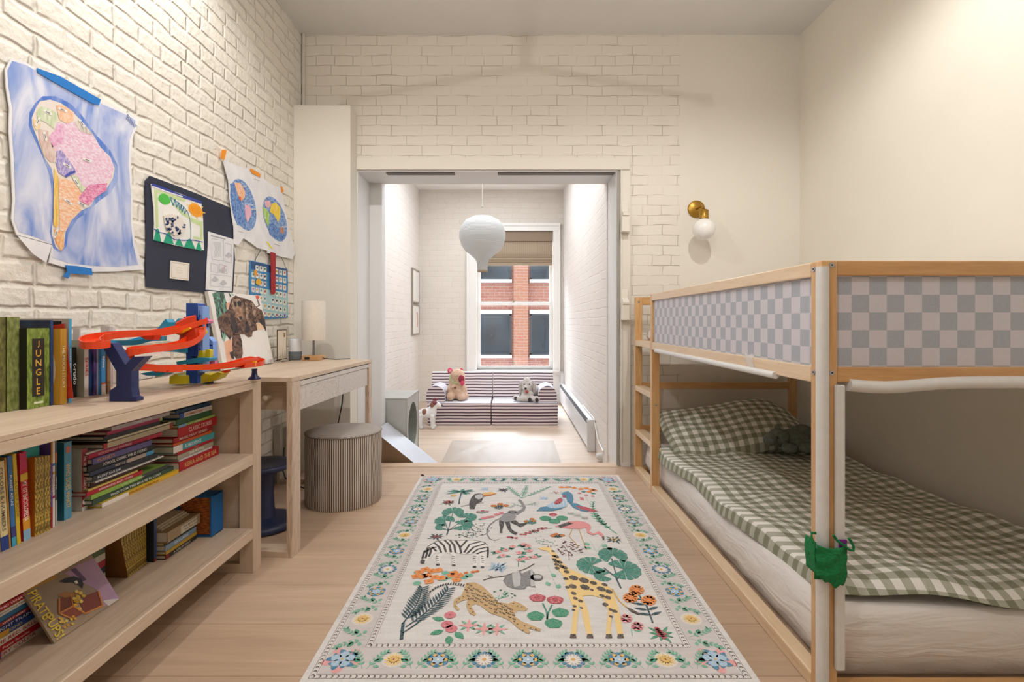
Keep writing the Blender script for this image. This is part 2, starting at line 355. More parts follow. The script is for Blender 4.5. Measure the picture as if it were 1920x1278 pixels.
MB().box(WX0+0.03, WX1-0.03, 7.095, 7.1, WZ0+0.03, 1.22, GLASS).box(WX0+0.03, WX1-0.03, 7.135, 7.14, 1.22, WZ1-0.03, GLASS).build('window_pane', parent=win)
MB().box(-0.60, 0.64, YB-0.07, YB+0.10, WZ0-0.03, WZ0, TRIM).build('window_sill', parent=win, bevel=0.006)
MB().cyl((0.02, 7.08, 1.245), (0.02, 7.08, 1.26), 0.018, mat('b5aa92', 0.3, 0.8)).box(-0.02, 0.07, 7.06, 7.075, 1.255, 1.263, mat('b5aa92', 0.3, 0.8)).build('sash_lock', parent=win)
# woven roman shade
q = NT('woven_shade'); v = q.coords((1, 1, 1)); wv = q.n('ShaderNodeTexWave', i_Scale=11.0, i_Distortion=0.4, bands_direction='X', wave_profile='SAW'); q.l(v, wv.inputs[0])
nz = q.n('ShaderNodeTexNoise', i_Scale=90.0); q.l(q.coords((0.3, 1, 4)), nz.inputs['Vector'])
cc = q.mix(q.ramp(wv.outputs[1], [(0.0, (1, 1, 1, 1)), (0.12, (0, 0, 0, 1))]), q.mix(nz.outputs[0], lin('a3917c'), lin('b9a893')), lin('75634f'))
q.l(cc, q.b.inputs['Base Color']); q.b.inputs['Roughness'].default_value = 0.8; q.b.inputs['Subsurface Weight'].default_value = 0.0
tl = q.n('ShaderNodeBsdfTranslucent'); q.l(cc, tl.inputs[0]); ms = q.n('ShaderNodeMixShader'); ms.inputs[0].default_value = 0.18
q.l(q.b.outputs[0], ms.inputs[1]); q.l(tl.outputs[0], ms.inputs[2]); q.l(ms.outputs[0], q.t.nodes['Material Output'].inputs[0]); SHADE = q.m
sh = thing('roman_shade', 'woven beige roman shade pulled halfway up in the sunroom window', 'window shade', (0.04, 7.03, 2.2))
MB().box(WX0+0.01, WX1-0.01, 7.03, 7.034, 1.83, 2.2, SHADE).build('cloth', parent=sh)
MB().box(WX0+0.01, WX1-0.01, 7.0, 7.05, 2.07, 2.2, mat('8d7b68', 0.8)).build('valance', parent=sh, bevel=0.004)
f_ = MB()
for i in range(4): f_.box(WX0+0.01, WX1-0.01, 6.995-0.006*(i % 2), 7.04, 1.742+i*0.035, 1.778+i*0.035, mat(['a2907a', '907e69'][i % 2], 0.85))
f_.build('fold', parent=sh, bevel=0.01)
# neighbouring building
BRK = brickmat('red_brick', 0, 'b0705a', 'a56350', 'b39a8c', bw=0.25, bh=0.09, strength=0.3, mw=0.012, paint=False); BRK2 = brickmat('red_brick_orange', 0, 'b8795c', 'b57257', 'b69c8a', bw=0.25, bh=0.09, strength=0.3, mw=0.012, paint=False)
bd = thing('brick_building', 'red brick building with dark windows across the street', 'building', (0, 16, -9))
m = MB(); k = 16/F
def bx(px): return (px-CX)*16/F
def bz(py): return H-(py-CY)*16/F
PW, PS = 0.45, 2.75
pil = [bx(976.5)+PS*i for i in range(-3, 4)]
rows = [(bz(665.5)-2.35*j, bz(588)-2.35*j) for j in (-2, -1, 0, 1)]
rows = [(-0.07, 1.21), (2.29, 3.75), (-2.45, -1.1), (4.9, 6.2)]
m.box(-12, 12, 16.15, 16.4, -9, 12, BRK); m.build('wall', parent=bd)
for xc in pil: MB().box(xc-PW/2, xc+PW/2, 15.95, 16.15, -9, 12, BRK2).build('pillar', parent=bd)
WG = duo('161e25', '333f49', 1.2, (1, 1, 0.6), 0.35, 0.7, 0.15); FRM = mat('3b4248', 0.4); LINT = mat('e4e4e4', 0.6)
for xc in pil[:-1]:
    xa, xb = xc+PW/2+0.07, xc+PS-PW/2-0.07
    for z0, z1 in rows:
        wn = MB().box(xa, xb, 16.08, 16.14, z0, z0+0.05, FRM).box(xa, xb, 16.08, 16.14, z1-0.05, z1, FRM).box(xa, xa+.05, 16.08, 16.14, z0, z1, FRM).box(xb-.05, xb, 16.08, 16.14, z0, z1, FRM).box(xb-1.15, xb-1.1, 16.08, 16.14, z0, z1, FRM).build('window', parent=bd)
        MB().box(xa+.02, xb-.02, 16.11, 16.13, z0+.02, z1-.02, WG).build('pane', parent=wn)
        MB().box(xa-.02, xb+.02, 16.02, 16.15, z0-0.1, z0, LINT).build('stone_sill', parent=bd)
        MB().box(xa-.02, xb+.02, 16.02, 16.15, z1, z1+0.12, LINT).build('lintel', parent=bd)

# ---------------------------------------------------------------- bunk bed
PINE = wood('pine_z', 'c48f52', 'dfb47c', (6, 6, 0.5), 9, 0.4, contrast=0.25, coat=1.0)
PINE_SHEEN = wood('pine_sheen', 'd6b68c', 'ead0ae', (6, 0.5, 6), 9, 0.4, contrast=0.25, coat=1.0)  # pine lightened for the long rails, daylight sheen put into the colour
PINEX = wood('pine_x', 'bd8a4e', 'd6a468', (0.5, 6, 6), 9, 0.4, contrast=0.25, coat=1.0)
BX0, BX1, BY0, BY1, BZ = 0.80, 1.85, 1.327, 3.37, 1.137
bed = thing('bunk_bed', 'low pine bunk bed with checkered grey and white side panels and a built in ladder', 'bunk bed', (1.3, 2.3, 0))
def part(nm, m, par=bed, **k): return m.build(nm, parent=par, **k)
for x0, x1, y0, y1, z1 in ((BX0, .84, BY0, 1.377, BZ), (BX1-.04, BX1, BY0, 1.377, BZ), (BX0, .845, 3.335, BY1, BZ), (BX1-.045, BX1, 3.335, BY1, BZ), (BX0, .846, 2.943, 2.978, BZ)):
    part('post', MB().box(x0, x1, y0, y1, 0, z1, PINE), bevel=0.003)
# long sides
part('top_rail', MB().box(.80, .828, 1.377, 2.943, 1.098, BZ, PINE_SHEEN), bevel=0.003)
part('top_rail', MB().box(BX1-.03, BX1, 1.377, 3.335, 1.098, BZ, PINE_SHEEN), bevel=0.003)
part('middle_rail', MB().box(.80, .845, 1.377, 2.943, .817, .860, PINE_SHEEN), bevel=0.003)
part('middle_rail', MB().box(.80, .845, 2.978, 3.335, .822, .860, PINE_SHEEN), bevel=0.003)
part('middle_rail', MB().box(BX1-.045, BX1, 1.377, 3.335, .817, .860, PINE_SHEEN), bevel=0.003)
part('bottom_rail', MB().box(.80, .846, 1.377, 2.943, 0, .040, PINE_SHEEN).box(.80, .846, 2.978, 3.335, 0, .040, PINE_SHEEN), bevel=0.004)
part('bottom_rail', MB().box(BX1-.046, BX1, 1.377, 3.335, 0, .040, PINE_SHEEN), bevel=0.004)
for z in (.283, .567):
    part('ladder_rung', MB().box(.80, .862, 2.978, 3.335, z-.034, z, PINE_SHEEN), bevel=0.004)
# ends
part('end_rail', MB().box(.84, BX1-.04, BY0+.004, BY0+.034, 1.098, BZ, PINEX), bevel=0.003)
part('end_rail', MB().box(.84, BX1-.04, BY0+.004, BY0+.034, .822, .861, PINEX), bevel=0.003)
part('end_rail', MB().box(.84, BX1-.04, BY0+.004, BY0+.04, 0.0, .035, PINEX), bevel=0.003)
for z0, z1 in ((1.085, BZ), (.822, .861), (.54, .585), (.266, .304), (0, .035)):
    part('end_rail', MB().box(.845, BX1-.045, 3.338, 3.366, z0, z1, PINEX), bevel=0.003)
def checker(name, ax, off, c1='d0cdd6', c2='a7adba', size=0.0461, zoff=0.0):
    q = NT(name); tc = q.n('ShaderNodeTexCoord'); sp = q.n('ShaderNodeSeparateXYZ'); q.l(tc.outputs['Object'], sp.inputs[0])
    a = q.math('FLOOR', q.math('DIVIDE', q.math('ADD', sp.outputs[ax], off), size)); b = q.math('FLOOR', q.math('DIVIDE', q.math('ADD', sp.outputs[2], zoff), size))
    s = q.math('ABSOLUTE', q.math('MODULO', q.math('ADD', a, b), 2.0)); nz = q.n('ShaderNodeTexNoise', i_Scale=300.0); q.l(q.coords(), nz.inputs['Vector'])
    col = q.mix(s, lin(c1), lin(c2)); q.l(q.mix(0.12, col, nz.outputs[0], 'OVERLAY'), q.b.inputs['Base Color']); q.b.inputs['Roughness'].default_value = 0.6; q.b.inputs['Coat Weight'].default_value = 0.6; q.b.inputs['Coat Roughness'].default_value = 0.35; return q.m
part('side_panel', MB().box(.812, .818, 1.377, 2.943, .860, 1.098, checker('checker_side', 1, 5.0, zoff=4.99)))
part('end_panel', MB().box(.84, BX1-.04, BY0+.015, BY0+.021, .861, 1.098, checker('checker_end', 0, 0.46, zoff=4.99)))
part('side_panel', MB().box(BX1-.02, BX1-.014, 1.377, 3.335, .860, 1.098, checker('checker_wall', 1, 5.0)))
part('slatted_base', MB().box(.846, BX1-.046, 1.379, 3.333, .826, .846, PINE_SHEEN))
WF = mat('dedede', 0.35)
MB().lathe([(.0155, 0.01), (.0155, 1.121)], (.803, 1.330, 0), WF, 20).build('foam_corner_guard', parent=bed)
MB().box(.829, .853, 1.314, 1.326, .085, .817, WF).build('foam_strip', parent=bed, bevel=0.004)
pts = [(.872+i*.047, 1.334, .826-.013*(math.exp(-(i-2)**2/6.0))-.004) for i in range(20)]
MB().tube(pts, .0165, WF, 12).build('foam_edge_guard', parent=bed)
MB().tube([(.800, 1.56+i*.1, .816) for i in range(14)], .011, WF, 12).build('foam_edge_guard', parent=bed)
BOLT = mat('b9bcc2', 0.25, 0.9)
for p, d in (((.825, 1.327, 1.125), (0, -1, 0)), ((.825, 1.327, .847), (0, -1, 0)), ((.80, 1.362, 1.118), (-1, 0, 0)), ((.80, 1.362, .845), (-1, 0, 0)), ((.825, 2.943, .50), (0, -1, 0)), ((.822, 3.335, 1.105), (0, -1, 0))):
    p = Vector(p); d = Vector(d); MB().cyl(p, p+d*.0022, .0065, BOLT, 16).cyl(p+d*.0021, p+d*.0028, .0025, mat('2a2a2c', .5), 6).build('bolt', parent=bed)
TAPE = NT('clear_tape'); TAPE.b.inputs['Base Color'].default_value = (.93, .93, .95, 1); TAPE.b.inputs['Alpha'].default_value = 0.45; TAPE.b.inputs['Roughness'].default_value = 0.08
m = MB(); random.seed(3)
m.grid(lambda u, v: (.7985-.0012*math.sin(9*u+4*v), 1.695+.062*u+.008*math.sin(6*v), .868-.056*v+.004*math.sin(7*u)), 8, 8, TAPE.m)
m.build('tape_patch', parent=bed)

# upper mattress and plush lying against the ladder
GING_C = dict()
def gingham(name, size=0.041, w='eeece7', g='888a74'):
    q = NT(name); uv = q.n('ShaderNodeUVMap'); uv.uv_map = 'UVMap'; sp = q.n('ShaderNodeSeparateXYZ'); q.l(uv.outputs[0], sp.inputs[0])
    def st(k): return q.math('LESS_THAN', q.math('FRACT', q.math('DIVIDE', sp.outputs[k], 2*size)), 0.5)
    s = q.math('MULTIPLY', q.math('ADD', st(0), st(1)), 0.5)
    wv = q.n('ShaderNodeTexNoise', i_Scale=350.0); q.l(uv.outputs[0], wv.inputs['Vector'])
    col = q.ramp(s, [(0.0, w), (0.5, 'b4b5a6'), (1.0, g)]); col.node.color_ramp.interpolation = 'LINEAR'
    q.l(q.mix(0.10, col, wv.outputs[0], 'OVERLAY'), q.b.inputs['Base Color']); q.b.inputs['Roughness'].default_value = 0.85
    nz = q.n('ShaderNodeTexNoise', i_Scale=9.0, i_Detail=3.0, i_Distortion=0.6); q.l(uv.outputs[0], nz.inputs['Vector']); q.bump(nz.outputs[0], 0.8, 0.03)
    return q.m
GING = gingham('sage_gingham', .0275)
q = NT('fitted_sheet'); q.b.inputs['Base Color'].default_value = lin('e4dfdc'); q.b.inputs['Roughness'].default_value = .85
mp_ = q.n('ShaderNodeMapping'); mp_.inputs['Rotation'].default_value = (0.5, 0.7, 0.4); mp_.inputs['Scale'].default_value = (3, 3, 14); tc_ = q.n('ShaderNodeTexCoord'); q.l(tc_.outputs['Object'], mp_.inputs[0])
nz = q.n('ShaderNodeTexNoise', i_Scale=1.3, i_Detail=3.0, i_Distortion=1.2); q.l(mp_.outputs[0], nz.inputs['Vector']); q.bump(nz.outputs[0], .45, .02); SHEET = q.m
def mattress(name, z0, z1, label, x0=.865, x1=1.79, y0=1.43, y1=3.32, loc=None, bulge=0.018):
    m = MB(); R = .03
    def ring(z, ins, jit):
        out = []
        nx, ny = 14, 30
        for i in range(nx): out.append((x0+ins+(x1-x0-2*ins)*i/nx, y0+ins))
        for i in range(ny): out.append((x1-ins, y0+ins+(y1-y0-2*ins)*i/ny))
        for i in range(nx): out.append((x1-ins-(x1-x0-2*ins)*i/nx, y1-ins))
        for i in range(ny): out.append((x0+ins, y1-ins-(y1-y0-2*ins)*i/ny))
        return [(x+jit*math.sin(y*31+z*40), y+jit*math.sin(x*37+z*50), z) for x, y in out]
    zs = [(z0, .02, 0), (z0+.03, 0.0, .003), (z0+.4*(z1-z0), -bulge, .005), (z0+.7*(z1-z0), -bulge*.8, .005), (z1-.02, 0, .003), (z1-.004, .012, .002), (z1, .04, 0), (z1+.004, .15, 0), (z1+.004, .3, 0)]
    vs = []; n = None
    for z, ins, j in zs:
        r = ring(z, ins, j); n = len(r); vs += r
    fs = [(k*n+i, k*n+(i+1) % n, (k+1)*n+(i+1) % n, (k+1)*n+i) for k in range(len(zs)-1) for i in range(n)]
    m.add(vs, fs, SHEET, True); m.add(vs[:n], [list(range(n))[::-1]], SHEET); m.add(vs[-n:], [list(range(n))], SHEET)
    o = m.build(name, loc=((x0+x1)/2, (y0+y1)/2, z0)); return tag(o, label, 'mattress')
mattress('mattress', .002, .195, 'thick mattress in a white fitted sheet on the floor level of the bunk bed', x0=.872, x1=1.785, y0=1.405, bulge=.012)
mattress('mattress', .848, .93, 'upper mattress in pale sheet behind the checkered panels of the bunk', x0=.87, x1=1.78, y0=1.40, bulge=.0)
# duvet
def hn(x, y, s=1.0):
    return (math.sin(x*7.3*s+1.3*math.sin(y*4.1*s))*math.cos(y*5.7*s+0.8*math.sin(x*6.3*s))+0.5*math.sin(x*17*s+y*11*s)+0.35*math.sin(y*23*s-x*9*s))
def duv(u, v):
    # u across (0 = room side, 1 = wall side), v along (0 = foot, 1 = pillow)
    y = 1.412+v*1.62
    foot = 0.018*math.sin(u*7+0.9)*(1-v)+.03*math.exp(-(u/.06)**2)*(1-v)
    y += foot
    xl = .845+.05*(1-v)+.012*math.sin(v*13)
    x = xl+u*(1.80-xl)
    z = .243+.009*hn(x*1.3, y*1.2)
    z += .03*math.exp(-((1-u)/.14)**2)*(0.6+0.4*math.sin(v*9))+.012*math.sin(u*5)
    e = min(u/.05, 1.0); z -= (1-e)**2*.05
    ef = min(v/.045, 1.0); z -= (1-ef)**2*.036
    if u < .05: x = xl-.012*(1-e)+.004
    return (x, y, z)
m = MB(); m.grid(duv, 90, 110, GING, lambda u, v: (u*.98, v*1.62+.02*math.sin(5*u)))
m.grid(lambda u, v: (lambda p: (p[0], p[1], p[2]-.022))(duv(.012+u*.976, .01+v*.98)), 60, 80, GING, lambda u, v: (u, v*1.5))
tag(m.build('duvet', loc=(1.3, 2.2, .2)), 'sage green gingham duvet spread over the lower bunk mattress', 'duvet')
# pillow
def pil(u, v, side):
    a = (u-.5)*2; b = (v-.5)*2
    th = (max(0, 1-abs(a)**3.2)*max(0, 1-abs(b)**2.6))**.55
    x = 1.30+a*.41*(1-.06*b*b); yy = b*.235*(1-.08*a*a)
    z = side*th*.085+.006*hn(x*2, yy*3)*th
    c, s = math.cos(.42), math.sin(.42)
    return (x, 3.04+yy*c-z*s*.6, .345+yy*s+z*c+0.03*math.sin(a*2.6))
m = MB(); m.grid(lambda u, v: pil(u, v, 1), 40, 26, GING, lambda u, v: (u*.8, v*.5)); m.grid(lambda u, v: pil(1-u, v, -1), 40, 26, GING, lambda u, v: ((1-u)*.8, v*.5))
m.add([(1.02, 2.86, .285), (1.6, 2.86, .285), (1.02, 2.865, .284)], [(0, 1, 2)], GING)
tag(m.build('pillow', loc=(1.3, 3.04, .26)), 'plump sage gingham pillow at the far end of the lower bunk', 'pillow')
# plushes in the bed
FURG = duo('5e655f', '737a72', 60, (1, 1, 1), .35, .65, .95, 0.6)
def plush(name, label, cat, loc, blobs, m_, vox=.008, group=None, rz=0, world=False):
    t = thing(name, label, cat, loc, (0, 0, rz)); b = MB()
    for c, r in blobs:
        b.ell(c, r if isinstance(r, tuple) else (r, r, r), m_, 18)
    b.build('body', parent=t, world=False, remesh=vox)
    return t
hp = plush('plush_hippo', 'floppy dark grey plush animal lying beside the gingham pillow', 'plush toy', (1.53, 2.80, .285),
      [((0, 0, .05), (.10, .07, .06)), ((-.10, -.04, .075), (.055, .05, .045)), ((-.155, -.06, .065), (.035, .04, .035)), ((.08, -.06, .03), (.06, .035, .03)), ((.02, -.09, .03), (.05, .03, .03)), ((-.08, -.11, .03), (.045, .03, .028)), ((-.09, -.01, .12), (.018, .012, .02)), ((.06, .02, .09), (.06, .05, .04))], FURG)
MB().ell((-.135, -.10, .085), (.006, .006, .006), mat('101010', .2)).build('eye', parent=hp, world=False)
up = plush('plush_pug', 'pale grey plush dog peeking out above the ladder on the top bunk', 'plush toy', (.93, 3.22, .937),
      [((0, 0, .055), (.062, .06, .06)), ((-.012, -.01, .112), (.052, .05, .05)), ((-.03, -.04, .10), (.026, .022, .022)), ((.03, -.05, .02), (.03, .04, .022)), ((-.035, -.05, .02), (.022, .04, .022))], duo('c9cccf', 'b8bcc0', 60, (1, 1, 1), .35, .65, .95, 0.5), vox=.006)
DKG = mat('3c4246', 0.9)
MB().ell((-.036, -.062, .103), (.013, .007, .011), DKG).build('muzzle', parent=up, world=False)
for s_ in (-1, 1): MB().ell((-.012+s_*.040, -.01, .148), (.012, .01, .022), DKG).build('ear', parent=up, world=False)
for s_ in (-1, 1): MB().ell((-.025+s_*.022, -.052, .124), (.006, .004, .006), mat('0c0c0c', .15)).build('eye', parent=up, world=False)
# green pouch on the post
GR = duo('13854a', '0c6b3a', 120, (1, 1, 2), .35, .65, .9, 0.8)
gp = thing('felt_pouch', 'bright green felt pouch hung round the near bed post', 'pouch', (.82, 1.31, .33))
def pouch(u, v):
    x = .770+.077*u; bow = math.sin(PI*u)
    z = .416-.093*v*(1-.12*math.cos(u*5))-.014*bow*(1-v)*.7+.004*math.sin(u*20)*(v)
    y = 1.302-.012*bow*(0.6+.4*math.sin(v*3))-.002*math.sin(14*v+9*u)
    return (x, y, z)
m = MB(); m.grid(pouch, 24, 18, GR); m.grid(lambda u, v: (.770+.077*u, 1.309-.001*math.sin(3*v), .402-.078*v), 10, 8, GR)
m.grid(lambda u, v: (.770-.002*math.sin(5*v)+.0*u, 1.303+.045*u, .420-.08*v), 8, 10, GR)
m.build('pocket', parent=gp, solid=.003)
MB().tube([(.772, 1.308, .412), (.765, 1.312, .425), (.768, 1.318, .438), (.779, 1.318, .437)], .0035, GR).build('strap', parent=gp)
MB().tube([(.812, 1.299, .440), (.82, 1.298, .428), (.835, 1.296, .416), (.852, 1.296, .404), (.862, 1.298, .402), (.864, 1.300, .41), (.858, 1.302, .424), (.853, 1.303, .43)], .0033, GR).build('strap', parent=gp)
MB().box(.832, .850, 1.304, 1.309, .38, .425, mat('7a2a8c', .8)).build('lining', parent=gp)

# ---------------------------------------------------------------- low bookcase
OAK = wood('pale_oak_y', 'c6ae96', 'd8c4ae', (5, 0.45, 5), 9, 0.42, contrast=0.22)
OAKZ = wood('pale_oak_z', 'c6ae95', 'd7c2ab', (5, 5, 0.45), 9, 0.42, contrast=0.22)
OAKX = wood('pale_oak_x', 'c3ab92', 'd4bfa7', (0.45, 5, 5), 9, 0.42, contrast=0.22)
SX = -1.006; SB = -1.418; SY0, SY1 = .42, 2.063
bc = thing('bookcase', 'long low pale oak bookcase filled with children books along the brick wall', 'bookcase', (-1.21, 1.24, 0))
MB().box(SB, SX, SY0, SY1, .742, .755, OAK).build('top', parent=bc, bevel=.0015)
MB().box(SX-.022, SX, SY0, 2.0, .716, .7415, OAK).build('front_rail', parent=bc, bevel=.0015)
for z0, z1 in ((.422, .465), (.135, .175)):
    MB().box(SB+.012, SX-.0205, SY0+.05, 2.0, z1-.02, z1, OAK).build('shelf_board', parent=bc)
    MB().box(SX-.020, SX, SY0+.05, 2.0, z0, z1, OAK).build('shelf_edge', parent=bc, bevel=.002)
for y0, y1 in ((SY0, SY0+.05), (2.0, SY1)):
    MB().box(SX-.055, SX, y0, y1, 0, .7415, OAKZ).box(SB, SB+.055, y0, y1, 0, .7415, OAKZ).box(SB+.055, SX-.055, y0, y1, 0, .035, OAKX).box(SB+.055, SX-.055, y0, y1, .68, .7415, OAKX).box(SB+.055, SX-.055, y0+.02, y1-.02, .035, .68, OAKX).build('end_frame', parent=bc, bevel=.002)
MB().box(SB, SB+.010, SY0+.05, 2.0, .135, .7415, OAK).build('back_panel', parent=bc)

# ---------------------------------------------------------------- desk
DL, DA = 1.004, -math.atan2(.056, 1.002)
dk = thing('desk', 'pale ash writing desk with two drawers beside the painted chase', 'desk', (-.91, 2.128, 0), (0, 0, DA))
ASH = ringwood('ash_front', 'bdb3ad', 'd3cac3', (0.6, 0.9, 4.2), 26)
ASHZ = ringwood('ash_leg', 'b39a84', 'd2bba5', (7, 7, 1.0), 14)
DW, DT = .497, .748
L = dict(parent=dk, world=False)
MB().box(-DW, 0, 0, DL, DT-.02, DT, OAK).build('desk_top', bevel=.002, **L)
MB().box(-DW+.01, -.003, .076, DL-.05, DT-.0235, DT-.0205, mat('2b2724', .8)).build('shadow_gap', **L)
for y0, y1 in ((0, .075), (DL-.05, DL)):
    MB().box(-.024, 0, y0, y1, 0, DT-.0205, ASHZ).box(-DW, -DW+.024, y0, y1, 0, DT-.0205, ASHZ).box(-DW+.024, -.024, y0, y1, 0, .026, OAKX).build('leg_frame', bevel=.0015, **L)
MB().box(-.018, 0, .0755, DL-.0505, DT-.044, DT-.024, ASH).build('front_rail', bevel=.001, **L)
MB().box(-DW+.03, -.020, .0755, DL-.0505, .600, DT-.024, OAKX).build('drawer_case', **L)
for y0, y1 in ((.077, .50), (.502, DL-.07)):
    MB().box(-.0195, -.004, y0, y1, .600, DT-.046, ASH).build('drawer_front', bevel=.001, **L)
MB().cyl((-.13, .028, .655), (-.13, .075, .655), .010, OAKZ, 16).ell((-.13, .026, .655), (.013, .010, .013), OAKZ).build('wooden_peg', **L)

# ---------------------------------------------------------------- stool and pouf
NAVY = mat('232b4c', 0.45)
st = thing('wobble_stool', 'dark navy plastic wobble stool standing under the desk', 'stool', (-1.19, 2.46, 0))
MB().lathe([(.0, .275), (.11, .275), (.128, .280), (.131, .292), (.128, .304), (.10, .300), (.0, .296)], (0, 0, 0), NAVY, 36).build('seat', **dict(parent=st, world=False))
MB().lathe([(.062, .035), (.050, .09), (.046, .16), (.050, .23), (.07, .276)], (0, 0, 0), NAVY, 28).build('stem', **dict(parent=st, world=False))
MB().lathe([(.0, .0), (.125, .0), (.148, .006), (.152, .018), (.140, .034), (.10, .046), (.060, .05)], (0, 0, 0), NAVY, 36).build('base', **dict(parent=st, world=False))
q = NT('ticking_stripe'); tc = q.n('ShaderNodeTexCoord'); sp = q.n('ShaderNodeSeparateXYZ'); q.l(tc.outputs['Object'], sp.inputs[0])
an = q.math('ARCTAN2', sp.outputs[1], sp.outputs[0]); fr = q.math('FRACT', q.math('MULTIPLY', an, 112/(2*PI))); 
q.l(q.ramp(fr, [(0.0, '473d39'), (0.40, '473d39'), (0.48, 'd6c8ba'), (0.93, 'd6c8ba')]), q.b.inputs['Base Color']); q.b.inputs['Roughness'].default_value = .8
nz = q.n('ShaderNodeTexNoise', i_Scale=5.0, i_Detail=2.0); q.l(tc.outputs['Object'], nz.inputs['Vector']); q.bump(nz.outputs[0], .6, .02); TICK = q.m
q = NT('ticking_top'); v = q.coords(); sp = q.n('ShaderNodeSeparateXYZ'); q.l(v, sp.inputs[0]); fr = q.math('FRACT', q.math('MULTIPLY', sp.outputs[1], 85.0))
q.l(q.ramp(fr, [(0.0, '7a716b'), (0.45, '7a716b'), (0.55, 'c2b8ae')]), q.b.inputs['Base Color']); q.b.inputs['Roughness'].default_value = .6; TICKT = q.m
pf = thing('pouf', 'round brown and cream ticking striped pouf in front of the desk', 'pouf', (-.925, 2.83, 0))
MB().lathe([(.197, 0.0), (.201, .01), (.203, .1), (.200, .2), (.203, .3), (.200, .375)], (0, 0, 0), TICK, 64, cap=False).lathe([(.0, .001), (.197, .001)], (0, 0, 0), TICK, 64, cap=False).build('side_cover', parent=pf, world=False)
MB().lathe([(.200, .374), (.198, .383), (.15, .388), (.0, .390)], (0, 0, 0), TICKT, 64, cap=False).build('top_cover', parent=pf, world=False)
MB().tube([(.2015*math.cos(a), .2015*math.sin(a), .3775) for a in [2*PI*i/48 for i in range(48)]], .0035, mat('8c8078', .7), 8, True).build('piping', parent=pf, world=False)

# ---------------------------------------------------------------- lamps and fittings of the room
BRASS = mat('a8802f', 0.35, 0.6)
sc = thing('wall_sconce', 'brass wall sconce with a white glass globe above the bunk bed', 'wall lamp', (1.253, 3.5, 1.742))
q_ = Matrix.Rotation(PI/2, 3, 'X')
MB().lathe([(.058, 0), (.058, .010), (.054, .014), (0, .014)], (1.253, 3.5, 1.742), BRASS, 32, q_).build('backplate', parent=sc)
MB().tube([(1.253, 3.487, 1.742), (1.253, 3.40, 1.742), (1.253, 3.375, 1.735), (1.253, 3.365, 1.715)], .008, BRASS, 10).build('arm', parent=sc)
MB().lathe([(.030, 1.650), (.030, 1.705), (.014, 1.712), (.0, 1.712)], (1.255, 3.362, 0), BRASS, 28).build('socket', parent=sc)
OPAL = mat('f2efec', 0.25)
MB().ell((1.255, 3.362, 1.582), (.071, .071, .071), OPAL, 32, rings=20).build('globe', parent=sc)
# pendant hanging nearer than the picture's edge
BK = mat('8a6d36', 0.35, 0.7)
pj = (0.10, 1.22, 2.370)
pn = thing('pendant_lamp', 'three armed brass pendant with small bulbs hanging from the ceiling above the rug', 'ceiling lamp', pj)
MB().cyl(pj, (pj[0], pj[1], ZC), .006, BK, 10).build('stem', parent=pn)
MB().lathe([(.06, ZC-.02), (.06, ZC)], (pj[0], pj[1], 0), BK, 24).build('canopy', parent=pn)
for bpt in BULBS:
    d = Vector(bpt)-Vector(pj); e = Vector(bpt)+Vector((0, 0, .035))
    MB().cyl(pj, e, .006, BK, 10).cyl(e+Vector((0, 0, .01)), e-Vector((0, 0, .012)), .014, BK, 14).build('arm', parent=pn)
for i, (x, y) in enumerate(DOWN):
    t = thing('recessed_downlight', ['white recessed ceiling downlight above the bookcase', 'white recessed ceiling downlight above the bunk bed', 'white recessed ceiling downlight behind the camera on the brick wall side', 'white recessed ceiling downlight behind the camera on the plaster wall side'][i], 'ceiling light', (x, y, ZC))
    MB().lathe([(.062, -.006), (.062, 0), (.045, 0), (.045, -.006), (.062, -.006)], (0, 0, 0), mat('eeeeee', .4), 32, cap=False).build('trim_ring', parent=t, world=False)
# conduit in the corner
tag(MB().cyl((XL+.012, 3.488, 2.39), (XL+.012, 3.488, ZC), .010, mat('d8d1c6', .5), 12).build('pipe', loc=(XL+.012, 3.488, 2.39)), 'thin painted pipe rising in the left corner above the chase', 'pipe')
# old hinge brackets on the casing
for zt, zb, lab in ((1.79, 1.585, 'small painted wooden bracket beside the doorway, upper one'), (1.195, .995, 'small painted wooden bracket beside the doorway, lower one')):
    m = MB(); x0, x1 = .735, .785
    m.box(x0, x1, 3.43, 3.482, zb, zb+.10, PL_F)
    m.prism([(x0+.005, 3.482, zb+.10), (x0+.005, 3.42, zb+.10), (x0+.005, 3.42, zb+.115), (x0+.005, 3.463, zb+.14), (x0+.005, 3.470, zt), (x0+.005, 3.482, zt)], (.040, 0, 0), PL_F)
    m.box(x0-.003, x1+.004, 3.42, 3.482, zb-.008, zb, PL_F)
    tag(m.build('wooden_bracket', loc=(x0, 3.48, zb), bevel=.003), lab, 'bracket')
# outlet and cables under the desk
sb = thing('outlet_box', 'surface mounted outlet box with conduit under the desk', 'outlet', (XL, 3.16, .25))
MB().box(XL, XL+.045, 3.07, 3.22, .155, .34, mat('d3cbc2', .5)).build('box', parent=sb, bevel=.004)
MB().cyl((XL+.012, 3.11, 0.0), (XL+.012, 3.11, .156), .009, mat('d3cbc2', .5), 10).build('conduit', parent=sb)
BLK = mat('1c1b1b', .5)
tag(MB().tube([(-1.10, 3.33, .70), (-1.085, 3.32, .60), (-1.10, 3.33, .45), (-1.13, 3.33, .30), (-1.20, 3.32, .12), (-1.22, 3.25, .012), (-1.25, 3.10, .008)], .004, BLK).build('power_cable', loc=(-1.2, 3.3, 0)), 'black cable hanging down behind the desk beside the chase', 'cable')
m = MB().tube([(-1.37, 3.09, .22), (-1.33, 2.98, .12), (-1.30, 2.95, .08), (-1.28, 3.0, .03), (-1.2, 2.98, .012), (-1.15, 3.05, .01)], .004, BLK)
